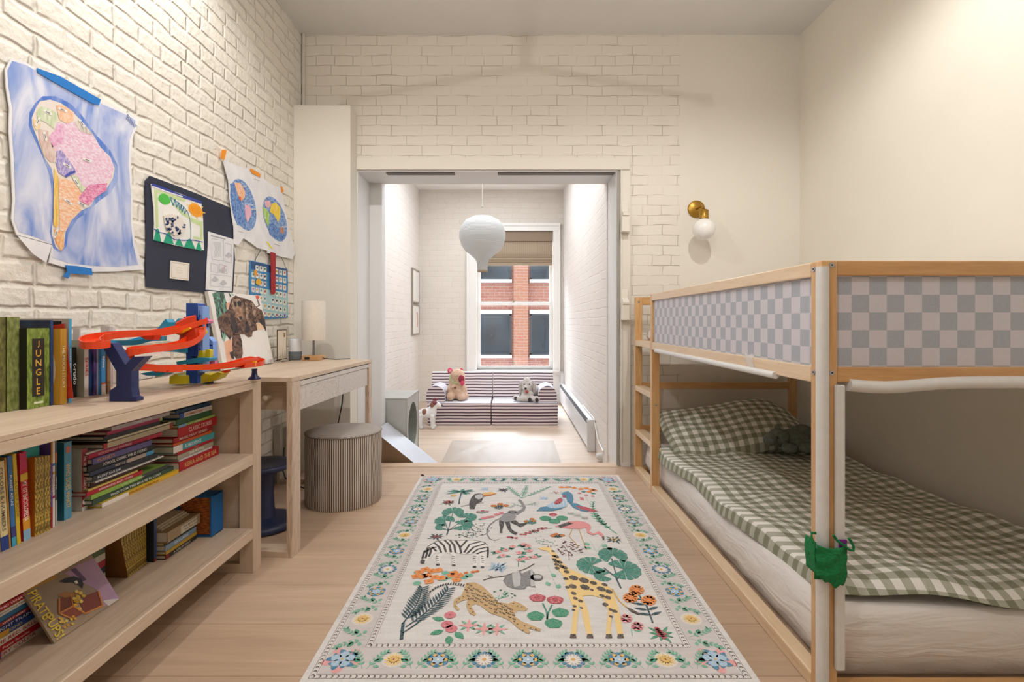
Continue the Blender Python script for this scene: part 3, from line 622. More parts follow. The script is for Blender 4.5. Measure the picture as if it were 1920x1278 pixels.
tag(m.build('power_cable', loc=(-1.3, 3, 0)), 'dark cable drooping from the outlet box to the floor', 'cable')
pa = thing('power_adapter', 'small beige plug adapter on the floor behind the pouf', 'adapter', (-1.17, 3.1, 0))
MB().box(-1.20, -1.14, 3.07, 3.13, 0, .035, mat('9a8a72', .5)).build('body', parent=pa, bevel=.004)

# ---------------------------------------------------------------- rug with woven picture
RZ = 0.009
def ink(c, fade=0.22):
    key = ('ink', c, fade)
    if key in _mats: return _mats[key]
    q = NT('rug_ink_'+str(len(_mats))); a = lin(c); cr = lin('d3ccc3')
    b = tuple(x*(1-fade)+y*fade for x, y in zip(a[:3], cr[:3]))+(1,)
    n1 = q.n('ShaderNodeTexNoise', i_Scale=160.0, i_Detail=3.0); q.l(q.coords(), n1.inputs['Vector'])
    q.l(q.ramp(n1.outputs[0], [(.35, a), (.65, b)]), q.b.inputs['Base Color']); q.b.inputs['Roughness'].default_value = .95
    q.b.inputs['Specular IOR Level'].default_value = 0.1
    q.bump(n1.outputs[0], .4, .002); _mats[key] = q.m; return q.m
q = NT('rug_cream'); n1 = q.n('ShaderNodeTexNoise', i_Scale=9.0, i_Detail=6.0); q.l(q.coords((1, 5, 1)), n1.inputs['Vector'])
n2 = q.n('ShaderNodeTexNoise', i_Scale=220.0, i_Detail=2.0); q.l(q.coords(), n2.inputs['Vector'])
c_ = q.ramp(n1.outputs[0], [(.3, 'ccc8c6'), (.7, 'dad7d4')]); q.l(q.mix(.25, c_, n2.outputs[0], 'OVERLAY'), q.b.inputs['Base Color']); q.b.inputs['Roughness'].default_value = .95; q.bump(n2.outputs[0], .5, .002); RC = q.m
RB = duo('c2bbb9', 'ccc6c4', 9, (1, 5, 1), .3, .7, .95)
rug = thing('rug', 'cream rug with jungle animals and a blue floral border on the oak floor', 'rug', (.05, 2.31, 0))
G_ = dict(teal='3a8577', green='3f8f72', dgreen='35705f', navy='1f4854', leaf='6fae97', pale='9fbdb4', orange='e08a45', dorange='c96a2e', red='b04a55', pink='e0a0a0', dpink='cf7480',
          black='38383c', grey='7f7f83', lgrey='b9b9bb', tan='c3a273', yell='e9c987', gold='d9ae62', brown='4f4642', blue='3f7f9f', lblue='a3c0d6', white='e6e0da', flam='dd8f92', plum='74465a')
rm = MB(); lay = [0]
def zz(k): return RZ+0.0004*k
def P(pts, c, k=2): rm.poly([(x, y, zz(k)) for x, y in pts], ink(G_.get(c, c)))
def disc(c, r, col, k=2, n=14, ry=None, wob=0.0):
    ry = ry or r; P([(c[0]+r*(1+wob*math.sin(5*a))*math.cos(a), c[1]+ry*(1+wob*math.sin(5*a))*math.sin(a)) for a in [2*PI*i/n for i in range(n)]], col, k)
def leaf(c, ang, ln, wd, col, k=2):
    d = (math.cos(ang), math.sin(ang)); n = (-d[1], d[0]); out = []
    for t, s in ((0, 0), (.25, .8), (.5, 1), (.75, .65), (1, 0), (.75, -.65), (.5, -1), (.25, -.8)):
        out.append((c[0]+d[0]*ln*t+n[0]*wd*s*.5, c[1]+d[1]*ln*t+n[1]*wd*s*.5))
    P(out, col, k)
def line(pts, w, col, k=2, taper=False):
    L_, R_ = [], []; n = len(pts)
    for i, p in enumerate(pts):
        a = pts[max(0, i-1)]; b = pts[min(n-1, i+1)]; dx, dy = b[0]-a[0], b[1]-a[1]; l = math.hypot(dx, dy) or 1
        ww = (w[i] if isinstance(w, (list, tuple)) else w*(1-.6*i/(n-1) if taper else 1))/2
        L_.append((p[0]-dy/l*ww, p[1]+dx/l*ww)); R_.append((p[0]+dy/l*ww, p[1]-dx/l*ww))
    for i in range(n-1): P([L_[i], L_[i+1], R_[i+1], R_[i]], col, k)
def flower(c, r, n, col, ctr, k=3, pw=1.0, inner=.2, ph=0.0):
    for i in range(n):
        a = 2*PI*i/n+ph; leaf((c[0]+math.cos(a)*r*inner, c[1]+math.sin(a)*r*inner), a, r*(1-inner), r*pw*2.4/n*1.4, col, k)
    disc(c, r*.24, ctr, k+1, 8)
def AA(x, y): return FP(740+x/3.84, 880+y/3.84, RZ)
def Bb(x, y): return FP(680+x/3.0968, 1040+y/3.0968, RZ)
def Am(l): return [AA(*p) for p in l]
def Bm(l): return [Bb(*p) for p in l]
RX0, RX1, RY0, RY1 = -.573, .670, 1.375, 3.246
rm.box(RX0, RX1, RY0, RY1, 0, RZ, RC)
def rect(x0, x1, y0, y1, c, k): P([(x0, y0), (x1, y0), (x1, y1), (x0, y1)], c, k)
# border ground (four strips)
for x0, x1, y0, y1 in ((-.534, .631, 1.418, 1.530), (-.534, .631, 3.097, 3.212), (-.534, -.438, 1.530, 3.097), (.535, .631, 1.530, 3.097)):
    rm.poly([(x0, y0, zz(1)), (x1, y0, zz(1)), (x1, y1, zz(1)), (x0, y1, zz(1))], RB)
# arrow bands with their thin rules
def band(x0, x1, y0, y1, wd):
    for a, b in ((x0-wd, x1+wd),):
        for off in (-wd, wd):
            for yy in (y0+(-off), y1+off): rect(x0-off, x1+off, yy-.0009, yy+.0009, 'a09089', 2)
            for xx in (x0-off, x1+off): rect(xx-.0009, xx+.0009, y0-off, y1+off, 'a09089', 2)
    st = .0165
    n = int((x1-x0)/st)
    for i in range(n):
        x = x0+(i+.5)*(x1-x0)/n
        for yy in (y0, y1): leaf((x, yy), PI*.78, .0085, .0034, 'brown', 2) or leaf((x, yy), -PI*.78, .0085, .0034, 'brown', 2)
    n = int((y1-y0)/st)
    for i in range(n):
        y = y0+(i+.5)*(y1-y0)/n
        for xx in (x0, x1): leaf((xx, y), -PI*.28, .0085, .0034, 'brown', 2) or leaf((xx, y), -PI*.72, .0085, .0034, 'brown', 2)
band(-.427, .524, 1.541, 3.087, .009)
band(-.546, .643, 1.406, 3.222, .008)
def F_y(c):
    disc(c, .034, 'd8d2cc', 2, 16); flower(c, .030, 12, 'yell', 'gold', 3, 1.3, .15); disc(c, .013, 'gold', 6, 10); disc(c, .0028, 'brown', 7, 6)
def F_by(c):
    for i in range(6):
        a = 2*PI*i/6+.5; p = (c[0]+math.cos(a)*.025, c[1]+math.sin(a)*.025)
        leaf((p[0]+math.sin(a)*.014, p[1]-math.cos(a)*.014), a+PI/2, .028, .017, 'blue', 3)
        disc((c[0]+math.cos(a+.52)*.021, c[1]+math.sin(a+.52)*.021), .0072, 'gold', 4, 8)
    disc(c, .019, 'lblue', 4, 14, wob=.1); disc(c, .004, 'white', 5, 8)
def F_bw(c):
    for i in range(12):
        a = 2*PI*i/12; disc((c[0]+math.cos(a)*.030, c[1]+math.sin(a)*.030), .0072, 'blue', 3, 7)
    flower(c, .027, 12, 'white', 'gold', 4, .9, .1); disc(c, .003, 'gold', 6, 6)
def F_corner(c):
    for i in range(5):
        a = 2*PI*i/5+.3; disc((c[0]+math.cos(a+.6)*.043, c[1]+math.sin(a+.6)*.043), .015, 'pink', 2, 10)
        leaf((c[0]+math.cos(a)*.022, c[1]+math.sin(a)*.022), a+.7, .030, .020, 'blue', 3); leaf((c[0]+math.cos(a)*.022, c[1]+math.sin(a)*.022), a-.9, .022, .016, 'blue', 3)
        disc((c[0]+math.cos(a)*.020, c[1]+math.sin(a)*.020), .015, 'lblue', 4, 10)
    disc(c, .012, 'lblue', 5, 10); disc(c, .0045, 'gold', 6, 8)
def garland(a, b, side):
    """small leaf vine between two flowers, with a pair of broad leaves"""
    dx, dy = b[0]-a[0], b[1]-a[1]; L = math.hypot(dx, dy); d = (dx/L, dy/L); n = (-d[1]*side, d[0]*side); ang = math.atan2(dy, dx)
    mid = ((a[0]+b[0])/2, (a[1]+b[1])/2)
    for s_ in (-1, 1):
        pts = []
        for i in range(7):
            t = i/6; pts.append((mid[0]+s_*d[0]*(.006+.040*t)+n[0]*(-.038+.072*math.sin(t*1.45)), mid[1]+s_*d[1]*(.006+.040*t)+n[1]*(-.038+.072*math.sin(t*1.45))))
        line(pts, .0016, 'leaf', 2)
        for i in range(1, 7):
            p = pts[i]; aa = math.atan2(pts[i][1]-pts[i-1][1], pts[i][0]-pts[i-1][0])
            leaf(p, aa+.7, .0165, .0075, 'leaf', 3); leaf(p, aa-.7, .0165, .0075, 'leaf', 3)
        p = (mid[0]+s_*d[0]*.020-n[0]*.008, mid[1]+s_*d[1]*.020-n[1]*.008)
        leaf(p, ang+(0 if s_ > 0 else PI)+.5*s_*side, .028, .017, 'green', 3); leaf((p[0]-n[0]*.018, p[1]-n[1]*.018), ang+(0 if s_ > 0 else PI)-.2*s_*side, .020, .013, 'leaf', 3)
ys = [1.676, 1.847, 2.012, 2.173, 2.334, 2.49, 2.66, 2.82, 2.975]; ty = [F_y, F_by, F_bw, F_by, F_y, F_by, F_bw, F_by, F_y]
xs = [-.339, -.212, -.08, .046, .175, .308, .44]; tx = [F_y, F_by, F_bw, F_by, F_bw, F_by, F_y]
for xx, sd in ((-.487, 1), (.584, -1)):
    pr = [(xx, 1.476)]+[(xx, y) for y in ys]+[(xx, 3.155)]
    for (y, f) in zip(ys, ty): f((xx, y))
    for a_, b_ in zip(pr[:-1], pr[1:]): garland(a_, b_, sd)
    F_corner((xx, 1.476)); F_corner((xx, 3.155))
for yy, sd in ((1.474, 1), (3.155, -1)):
    pr = [(-.487, yy)]+[(x, yy) for x in xs]+[(.584, yy)]
    for (x, f) in zip(xs, tx): f((x, yy))
    for a_, b_ in zip(pr[:-1], pr[1:]): garland(a_, b_, sd)
# ---- plants of the field
def frond(base, tip, n, ll, w, col, k=3, bend=.0):
    pts = []
    for i in range(n+1):
        t = i/n; x = base[0]+(tip[0]-base[0])*t; y = base[1]+(tip[1]-base[1])*t; nx, ny = -(tip[1]-base[1]), tip[0]-base[0]
        pts.append((x+nx*bend*math.sin(PI*t), y+ny*bend*math.sin(PI*t)))
    line(pts, w*.6, col, k); a = math.atan2(tip[1]-base[1], tip[0]-base[0])
    for i in range(2, n+1):
        l = ll*(1-.55*abs(i/n-.45)*2*.8)
        leaf(pts[i], a+.75, l, w, col, k); leaf(pts[i], a-.75, l, w, col, k)
def fanleaf(c, r, ang, col='teal', k=3, n=9, sq=.8):
    for i in range(n):
        a = ang+(i-(n-1)/2)*(5.2/n); e = (c[0]+math.cos(a)*r, c[1]+math.sin(a)*r*sq)
        h = 5.2/n*.44; P([c, (c[0]+math.cos(a-h)*r*.95, c[1]+math.sin(a-h)*r*.95*sq), e, (c[0]+math.cos(a+h)*r*.95, c[1]+math.sin(a+h)*r*.95*sq)], col, k)
def bush(c, r, col, lc, n=5, k=3, fl=6, sz=.4):
    for i in range(n):
        a = 2*PI*i/n+.4*i; p = (c[0]+math.cos(a)*r*.62, c[1]+math.sin(a)*r*.62)
        leaf(p, a, r*.5, r*.26, lc, k-1); disc(p, r*sz, col, k, 9, wob=.14); disc(p, r*.1, 'dorange' if 'orange' in col else 'white', k+1, 6)
    disc(c, r*sz, col, k, 9, wob=.14)
def star(c, r, col, c2, k=3):
    for i in range(9): leaf(c, 2*PI*i/9+.2, r*(1 if i % 2 else .75), r*.22, col, k)
    for i in range(5): disc((c[0]+math.cos(i*1.26)*r*.25, c[1]+math.sin(i*1.26)*r*.25), r*.13, c2, k+1, 6)
def sprig(base, h, heads, hr, col, lc='navy', k=3):
    line([base, (base[0]-.004, base[1]+h*.5), (base[0]-.010, base[1]+h)], .004, lc, k)
    for dx, dy in heads:
        p = (base[0]+dx, base[1]+dy); line([(base[0]-.004, base[1]+dy*.45), p], .003, lc, k)
        for i in range(7): disc((p[0]+math.cos(i*.9)*hr*.6, p[1]+math.sin(i*.9)*hr*.6), hr*.42, col, k+1, 7)
        disc(p, hr*.5, col, k+2, 7)
        for i in range(4): disc((p[0]+math.cos(i*1.57+.5)*hr*.45, p[1]+math.sin(i*1.57+.5)*hr*.45), hr*.11, 'plum' if col != 'white' else 'gold', k+3, 5)
    for i in range(4):
        y = base[1]+h*(.15+.16*i); leaf((base[0]-.003, y), .5, .030, .009, lc, k); leaf((base[0]-.003, y), PI-.5, .030, .009, lc, k)
def speck(c, rx, ry, col, n=26, s=.006, k=3):
    for i in range(n):
        a = random.uniform(0, 2*PI); r = math.sqrt(random.random()); leaf((c[0]+rx*r*math.cos(a), c[1]+ry*r*math.sin(a)), random.uniform(0, 6), s*2, s, col, k)
random.seed(11)
# banana palm upper left
c = AA(480, 160); line(Am([(462, 250), (470, 205), (482, 160)]), .008, 'navy', 3)
for a, l in ((.15, .062), (.5, .06), (-.55, .05), (PI-.1, .066), (PI+.45, .07), (PI-.5, .055), (-.95, .05), (1.4, .04)): leaf(c, a, l*1.3, .022, 'teal', 4)
disc(AA(424, 188), .018, 'gold', 3, 10)
star(AA(385, 240), .050, 'dgreen', 'red'); bush(AA(385, 235), .028, 'red', 'dgreen', 5, 4)
star(AA(782, 148), .045, 'navy', 'plum'); star(AA(300, 485), .045, 'navy', 'red'); star(AA(1580, 505), .046, 'navy', 'yell'); star(AA(1012, 445), .028, 'leaf', 'dpink')
# toucan
line(Am([(475, 267), (560, 250), (640, 240)]), .005, 'brown', 3)
P(Am([(540, 285), (536, 245), (550, 205), (575, 178), (610, 172), (636, 178), (640, 200), (625, 232), (590, 245), (575, 285)]), 'black', 4)
P(Am([(578, 190), (612, 178), (634, 186), (632, 206), (606, 218), (580, 206)]), 'lgrey', 5); P(Am([(634, 172), (690, 162), (740, 172), (700, 180), (640, 188)]), 'gold', 5)
P(Am([(636, 186), (700, 179), (738, 174), (700, 186), (642, 196)]), 'dorange', 6); disc(AA(622, 180), .004, 'white', 6, 7)
# small flowers
sprig(AA(752, 290), .085, [(-.030, .055), (.004, .080), (.034, .058)], .018, 'orange')
sprig(AA(630, 320), .05, [(-.022, .026), (.0, .042), (.024, .030)], .011, 'dpink', 'pale')
sprig(AA(990, 400), .075, [(-.028, .045), (.002, .075), (.010, .05)], .013, 'orange', 'teal')
sprig(AA(1178, 495), .05, [(-.024, .026), (-.006, .044), (.022, .030)], .013, 'orange', 'navy')
for i, (x, y) in enumerate(((640, 352), (670, 345), (700, 340), (735, 325), (768, 315))): disc(AA(x, y), .015, 'dpink', 3+i % 2, 9, wob=.15)
disc(AA(615, 358), .010, 'teal', 2)
for x, y in ((925, 470), (960, 460), (990, 450), (1015, 442), (1050, 430), (1075, 425), (830, 492), (860, 496)): leaf(AA(x, y), .4, .02, .02, 'red', 3); leaf(AA(x, y), 2.6, .02, .016, 'red', 3)
for x, y in ((890, 468), (1100, 425), (800, 486)): leaf(AA(x, y), .2, .03, .008, 'dgreen', 2)
# ferns top
for tx_, ty_ in ((820, 125), (950, 120), (1115, 125)): frond(AA(915, 208), AA(tx_, ty_), 9, .030, .008, 'leaf')
for c, rx in ((AA(850, 262), .04), (AA(990, 250), .035), (AA(1080, 510), .05)): speck(c, rx, rx*.9, 'pale', 24)
speck(AA(610, 430), .055, .075, 'navy', 46, .0055); speck(AA(520, 475), .05, .035, 'dgreen', 30, .0055); speck(AA(1160, 165), .04, .03, 'pale', 20); bush(AA(1160, 165), .018, 'pink', 'leaf', 3)
# palm/fan leaves left
for x, y, r, a in ((420, 308, .050, PI/2), (360, 368, .044, PI*.75), (525, 345, .042, PI*.2), (335, 415, .026, PI), (490, 400, .045, 0)):
    fanleaf(AA(x, y), r*1.15, a, 'teal', 3, 9, 1.25); line([AA(x, y), AA(385, 440)], .004, 'navy', 2)
line([AA(385, 440), AA(375, 472)], .007, 'navy', 2)
# monkey
line(Am([(755, 500), (722, 512), (685, 500), (664, 465), (665, 430), (690, 395), (730, 365), (765, 350)]), [.004, .005, .006, .006, .007, .008, .009, .011], 'grey', 3)
P(Am([(752, 352), (790, 318), (830, 305), (868, 318), (875, 345), (850, 372), (800, 380), (765, 372)]), '8b8b90', 5)
P(Am([(752, 365), (785, 360), (788, 400), (775, 435), (776, 458), (755, 458), (760, 430), (752, 400)]), 'black', 4)
P(Am([(790, 372), (830, 380), (838, 425), (860, 445), (888, 458), (870, 472), (835, 455), (815, 430)]), 'black', 4)
P(Am([(830, 370), (870, 365), (900, 390), (950, 382), (955, 392), (905, 418), (880, 402), (845, 388)]), 'black', 4)
P(Am([(862, 312), (905, 292), (925, 275), (905, 240), (885, 222), (900, 215), (918, 225), (945, 272), (935, 296), (880, 328)]), 'grey', 4)
disc(AA(848, 308), .024, 'black', 6, 12, .020); disc(AA(850, 308), .013, 'grey', 7, 10)
# parrot
P(Am([(1020, 300), (1050, 272), (1140, 262), (1180, 275), (1240, 262), (1200, 285), (1130, 300)]), 'blue', 4)
P(Am([(1090, 262), (1130, 242), (1170, 215), (1205, 198), (1250, 235), (1240, 268), (1160, 282), (1110, 275)]), 'lblue', 5)
P(Am([(1145, 242), (1175, 212), (1200, 205), (1212, 225), (1190, 248), (1160, 256)]), 'red', 6)
P(Am([(1215, 165), (1250, 158), (1280, 180), (1288, 215), (1282, 240), (1245, 235), (1235, 205), (1200, 180)]), 'blue', 6)
P(Am([(1255, 240), (1310, 245), (1345, 262), (1380, 280), (1400, 308), (1340, 298), (1285, 275)]), 'blue', 5)
P(Am([(1300, 262), (1380, 272), (1465, 302), (1430, 308), (1340, 288)]), 'red', 6)
P(Am([(1205, 190), (1230, 186), (1232, 200), (1212, 204)]), 'red', 7)
for i in range(6): line([AA(1120+i*22, 255-i*7), AA(1130+i*22, 280-i*5)], .003, 'white', 6)
for x, y in ((1200, 128), (1240, 128), (1290, 132), (1340, 140), (1380, 135), (1420, 145), (1400, 160), (1440, 150)): disc(AA(x, y), .018, 'orange', 3, 9, wob=.2); disc(AA(x+5, y), .006, 'dorange', 4, 6)
for x, y in ((1260, 126), (1430, 172), (1360, 160)): disc(AA(x, y), .014, 'teal', 2, 8)
for x, y in ((1330, 170), (1345, 205), (1380, 185), (1425, 192), (1350, 215)): disc(AA(x, y), .012, 'dpink', 3, 8)
line(Am([(1430, 270), (1400, 240), (1370, 190)]), .0025, 'pale', 2)
fanleaf(AA(1140, 325), .02, PI/2, 'red', 5); disc(AA(1140, 325), .022, 'dpink', 4, 10)
for x, y in ((1085, 352), (1150, 372), (1205, 350)): disc(AA(x, y), .030, 'green', 3, 10, .032)
for x, y in ((1270, 318), (1320, 330), (1370, 350)): star(AA(x, y), .028, 'pale', 'pink')
for x, y in ((650, 140), (1075, 208)): star(AA(x, y), .038, 'lblue', 'lblue', 2)
frond(AA(1600, 462), AA(1430, 235), 12, .034, .011, 'leaf', 3, .10); frond(AA(1545, 420), AA(1455, 325), 8, .030, .010, 'leaf', 3, .05)
# flamingo
P(Am([(1150, 412), (1200, 395), (1250, 375), (1320, 370), (1375, 380), (1410, 400), (1415, 425), (1400, 445), (1430, 462), (1470, 445), (1500, 465), (1512, 500), (1500, 510), (1485, 480), (1460, 462), (1425, 475), (1385, 455), (1375, 420), (1330, 428), (1250, 425)]), 'flam', 4)
P(Am([(1175, 405), (1250, 380), (1290, 388), (1240, 408), (1190, 420)]), 'black', 5); P(Am([(1492, 486), (1508, 480), (1512, 500), (1500, 514)]), 'brown', 5)
line(Am([(1280, 425), (1255, 480), (1300, 530), (1322, 562)]), .005, 'tan', 3); line(Am([(1325, 425), (1350, 500), (1382, 580)]), .005, 'tan', 3)
# pink blossom bush, plum bush, little sprigs
line(Am([(890, 700), (892, 640)]), .004, 'teal', 2)
for x, y in ((745, 592), (800, 580), (780, 620), (850, 555), (895, 600), (930, 540), (970, 585), (1005, 630), (950, 640), (900, 650), (960, 550)):
    leaf(AA(x, y), random.uniform(0, 6), .035, .018, 'teal', 3); leaf(AA(x, y), random.uniform(0, 6), .035, .018, 'teal', 3); disc(AA(x, y), .015, 'pink', 4, 9, wob=.2); disc(AA(x, y), .004, 'red', 5, 6)
line(Am([(1258, 655), (1252, 600), (1220, 555)]), .003, 'plum', 2); speck(AA(1255, 570), .055, .075, 'plum', 50, .007)
line(Am([(1450, 595), (1430, 550), (1400, 500)]), .002, 'pale', 2); line(Am([(1450, 595), (1490, 540), (1520, 505)]), .002, 'pale', 2)
for x, y, a in ((1400, 548, 2), (1500, 560, 1), (1415, 570, 2.6), (1520, 575, .4)): leaf(AA(x, y), a, .035, .025, 'leaf', 3)
star(AA(750, 700), .052, 'lblue', 'lblue', 2)
# big fan leaves right
for x, y, r, a in ((1418, 690, .062, PI), (1570, 618, .062, PI/2), (1650, 720, .068, 0), (1500, 765, .036, PI)):
    fanleaf(AA(x, y), r, a, 'teal', 3, 11, 1.2)
line([Bb(1400, 75), Bb(1470, 130), Bb(1500, 195)], .007, 'navy', 2); line([Bb(1445, 20), Bb(1475, 130)], .005, 'navy', 2); line([Bb(1520, 80), Bb(1480, 140)], .005, 'navy', 2)
# zebra
Z = [(185, 668), (200, 640), (212, 600), (240, 560), (290, 525), (360, 508), (450, 515), (560, 510), (640, 525), (668, 550), (676, 590), (672, 635), (655, 640), (645, 700), (618, 706), (612, 650), (605, 610), (590, 700), (560, 704), (570, 650), (560, 610), (500, 612), (440, 600), (438, 690), (412, 692), (410, 610), (380, 600), (330, 630), (322, 685), (298, 688), (300, 632), (330, 600), (290, 600), (245, 640), (225, 672), (200, 682)]
P(Am(Z), 'e3e0dd', 3)
P(Am([(182, 668), (196, 648), (222, 655), (212, 678), (192, 682)]), 'black', 5)
for pts in ([(215, 600), (250, 575), (300, 560)], [(230, 572), (270, 560), (300, 590)], [(285, 530), (320, 560), (335, 600)], [(320, 518), (355, 550), (370, 596)], [(360, 510), (395, 545), (405, 598)], [(400, 512), (430, 550), (438, 600)], [(440, 514), (470, 560), (480, 606)], [(475, 560), (520, 512)], [(500, 600), (540, 540), (620, 520)], [(520, 608), (570, 560), (655, 535)], [(560, 606), (600, 575), (668, 560)], [(590, 610), (625, 595), (672, 585)], [(218, 585), (205, 620), (200, 645)], [(240, 575), (232, 610), (222, 640)], [(262, 570), (258, 600), (246, 630)], [(670, 560), (672, 600), (668, 635)]):
    line(Am(pts), .0095, 'black', 5)
for lx in (305, 420, 575, 630):
    for i in range(4): line([AA(lx-10, 625+i*14), AA(lx+12, 630+i*14)], .004, 'black', 5)
for x, y in ((310, 686), (425, 691), (575, 703), (632, 705)): rm.poly([(p[0], p[1], zz(6)) for p in (AA(x-14, y+5), AA(x+14, y+5), AA(x+11, y-6), AA(x-11, y-6))], ink(G_['black']))
line(Am([(215, 600), (240, 555), (300, 517), (380, 506), (450, 514), (560, 509), (645, 524), (670, 550)]), .003, 'black', 5)
# orange flower bank
for i, (x, y) in enumerate(((330, 100), (365, 85), (400, 95), (440, 90), (350, 125), (385, 155), (420, 130), (455, 135), (530, 105), (560, 120), (515, 120), (545, 145), (600, 105), (640, 100), (665, 95), (310, 125), (375, 120))):
    disc(Bb(x, y), .019 if x < 580 else .010, 'orange', 3+i % 2, 9, wob=.2); disc(Bb(x, y), .006, 'dorange', 5, 6)
for x, y in ((315, 165), (480, 105), (470, 140), (590, 130), (495, 130), (320, 100), (620, 120)): disc(Bb(x, y), .016, 'leaf', 2, 9)
# dark fern left
for b_, t_ in (((232, 400), (345, 195)), ((250, 420), (495, 200))):
    frond(Bb(*b_), Bb(*t_), 15, .060, .0085, 'navy', 3, -.05)
line(Bm([(225, 492), (230, 440), (236, 395)]), .011, 'navy', 3); line(Bm([(232, 455), (300, 410), (340, 380)]), .006, 'navy', 3)
# leopard
P(Bm([(600, 165), (650, 160), (700, 185), (745, 230), (790, 275), (845, 285), (880, 270), (920, 285), (960, 315), (945, 328), (900, 325), (875, 350), (920, 385), (1035, 432), (1030, 446), (960, 428), (975, 452), (960, 460), (905, 430), (850, 380), (790, 355), (740, 340), (690, 300), (655, 285), (630, 300), (660, 345), (648, 355), (620, 340), (600, 295), (610, 262), (575, 268), (540, 290), (565, 318), (550, 326), (525, 300), (530, 262), (575, 235), (590, 200)]), 'tan', 4)
line(Bm([(600, 182), (540, 170), (470, 165), (420, 180), (385, 205), (378, 232)]), [.016, .012, .010, .009, .008, .006], 'white', 3)
for i in range(14):
    t = i/13; x = 590-t*195; y = 178-12*math.sin(t*3)+(t**3)*40; line([Bb(x, y-6), Bb(x-6, y+6)], .006, 'black', 5)
inside = []
for i in range(1500):
    u = random.random(); a = (600+u*330, 175+u*170); x = a[0]+random.uniform(-60, 60); y = a[1]+random.uniform(-50, 50)
    # keep rosettes on the trunk
    cy = 175+max(0, (x-620))*.52; 
    if 600 < x < 880 and abs(y-(cy+45)) < 48-(x-600)*.05 and all((x-p)**2+(y-r)**2 > 250 for p, r in inside) and not (x < 700 and y > 285): inside.append((x, y))
for x, y in inside: disc(Bb(x, y), .0058, 'black', 5, 7, wob=.3); disc(Bb(x+1, y), .0026, 'gold', 6, 5)
for x, y in ((545, 275), (560, 258), (585, 245), (540, 300), (615, 290), (625, 315), (640, 335), (900, 300), (925, 305), (900, 405), (940, 415), (975, 425), (1005, 435), (880, 390), (860, 365), (930, 440), (875, 285)): disc(Bb(x, y), .0032, 'black', 5, 6)
# sloth
line(Bm([(700, 148), (740, 135), (830, 122), (900, 98), (950, 80), (998, 52)]), .006, 'brown', 3); line(Bm([(728, 120), (760, 132)]), .004, 'brown', 3)
P(Bm([(815, 150), (830, 125), (870, 112), (905, 90), (925, 110), (980, 85), (1000, 110), (990, 150), (1005, 190), (960, 180), (940, 200), (890, 200), (840, 185)]), 'grey', 4)
P(Bm([(868, 110), (905, 92), (918, 130), (915, 180), (880, 190), (870, 150)]), 'lgrey', 5); P(Bm([(975, 85), (985, 82), (1000, 180), (975, 190)]), 'lgrey', 5); disc(Bb(1010, 132), .026, '5c5c60', 5, 12); disc(Bb(1016, 130), .016, 'lgrey', 6, 10)
star(Bb(785, 75), .045, 'lblue', 'lblue', 2)
speck(Bb(815, 225), .042, .034, 'leaf', 28, .0062); line(Bm([(1140, 210), (1110, 150), (1075, 60)]), .002, 'pale', 2)
for x, y, a in ((1120, 130, 2), (1085, 180, 1.9), (1130, 195, 1.2)): leaf(Bb(x, y), a, .032, .020, 'leaf', 3)
# geranium
for x, y in ((1015, 250), (1118, 262)):
    disc(Bb(x, y), .030, 'red', 3, 12, .026, .08)
    for i in range(9): disc(Bb(x+math.cos(i*.7)*26, y+math.sin(i*.7)*17), .0055, 'dpink', 4, 6)
line(Bm([(1045, 280), (1068, 330), (1072, 375)]), .006, 'teal', 2); line(Bm([(1100, 290), (1078, 335), (1070, 375)]), .006, 'teal', 2)
for x, y in ((1005, 355), (1148, 335), (1108, 398)): disc(Bb(x, y), .029, 'green', 3, 12, .027, .08)
# giraffe
AG = lambda l: [AA(*p) if t == 'a' else Bb(*p) for t, p in l]
P(AG([('a', (1032, 565)), ('a', (1070, 560)), ('a', (1105, 555)), ('a', (1130, 572)), ('a', (1165, 610)), ('a', (1200, 660)), ('a', (1255, 715)), ('b', (1265, 110)), ('b', (1330, 140)), ('b', (1400, 165)), ('b', (1450, 200)), ('b', (1468, 260)), ('b', (1490, 330)), ('b', (1515, 470)), ('b', (1480, 470)), ('b', (1462, 370)), ('b', (1450, 300)), ('b', (1440, 470)), ('b', (1412, 470)), ('b', (1425, 330)), ('b', (1400, 255)), ('b', (1330, 235)), ('b', (1275, 240)), ('b', (1310, 330)), ('b', (1335, 470)), ('b', (1302, 470)), ('b', (1270, 330)), ('b', (1255, 290)), ('b', (1240, 470)), ('b', (1208, 470)), ('b', (1225, 320)), ('b', (1195, 230)), ('b', (1170, 130)), ('b', (1120, 70)), ('b', (1095, 10)), ('a', (1110, 590)), ('a', (1060, 580))]), 'yell', 4)
for x, y, r in ((1110, 8, .012), (1125, 40, .016), (1155, 68, .016), (1130, 78, .014), (1185, 100, .016), (1225, 135, .024), (1180, 140, .014), (1285, 150, .026), (1220, 185, .020), (1290, 190, .024), (1340, 165, .018), (1385, 200, .022), (1405, 175, .015), (1430, 215, .018), (1390, 240, .014), (1425, 250, .015), (1225, 225, .014), (1265, 270, .012), (1230, 300, .010), (1190, 190, .012), (1410, 290, .014), (1440, 320, .010), (1465, 330, .012), (1442, 360, .009), (1225, 322, .008), (1270, 310, .008), (1330, 205, .010), (1235, 255, .012)):
    disc(Bb(x, y), r*.74, 'brown', 5, 7, r*.85, .14)
for x, y, r in ((1140, 590, .010), (1165, 630, .014), (1150, 650, .012), (1190, 670, .014), (1165, 685, .013), (1225, 710, .015)): disc(AA(x, y), r*.8, 'brown', 5, 7, r*.95, .14)
for x in (1222, 1320, 1430, 1497): P(Bm([(x-20, 485), (x+20, 485), (x+15, 462), (x-15, 462)]), 'brown', 5)
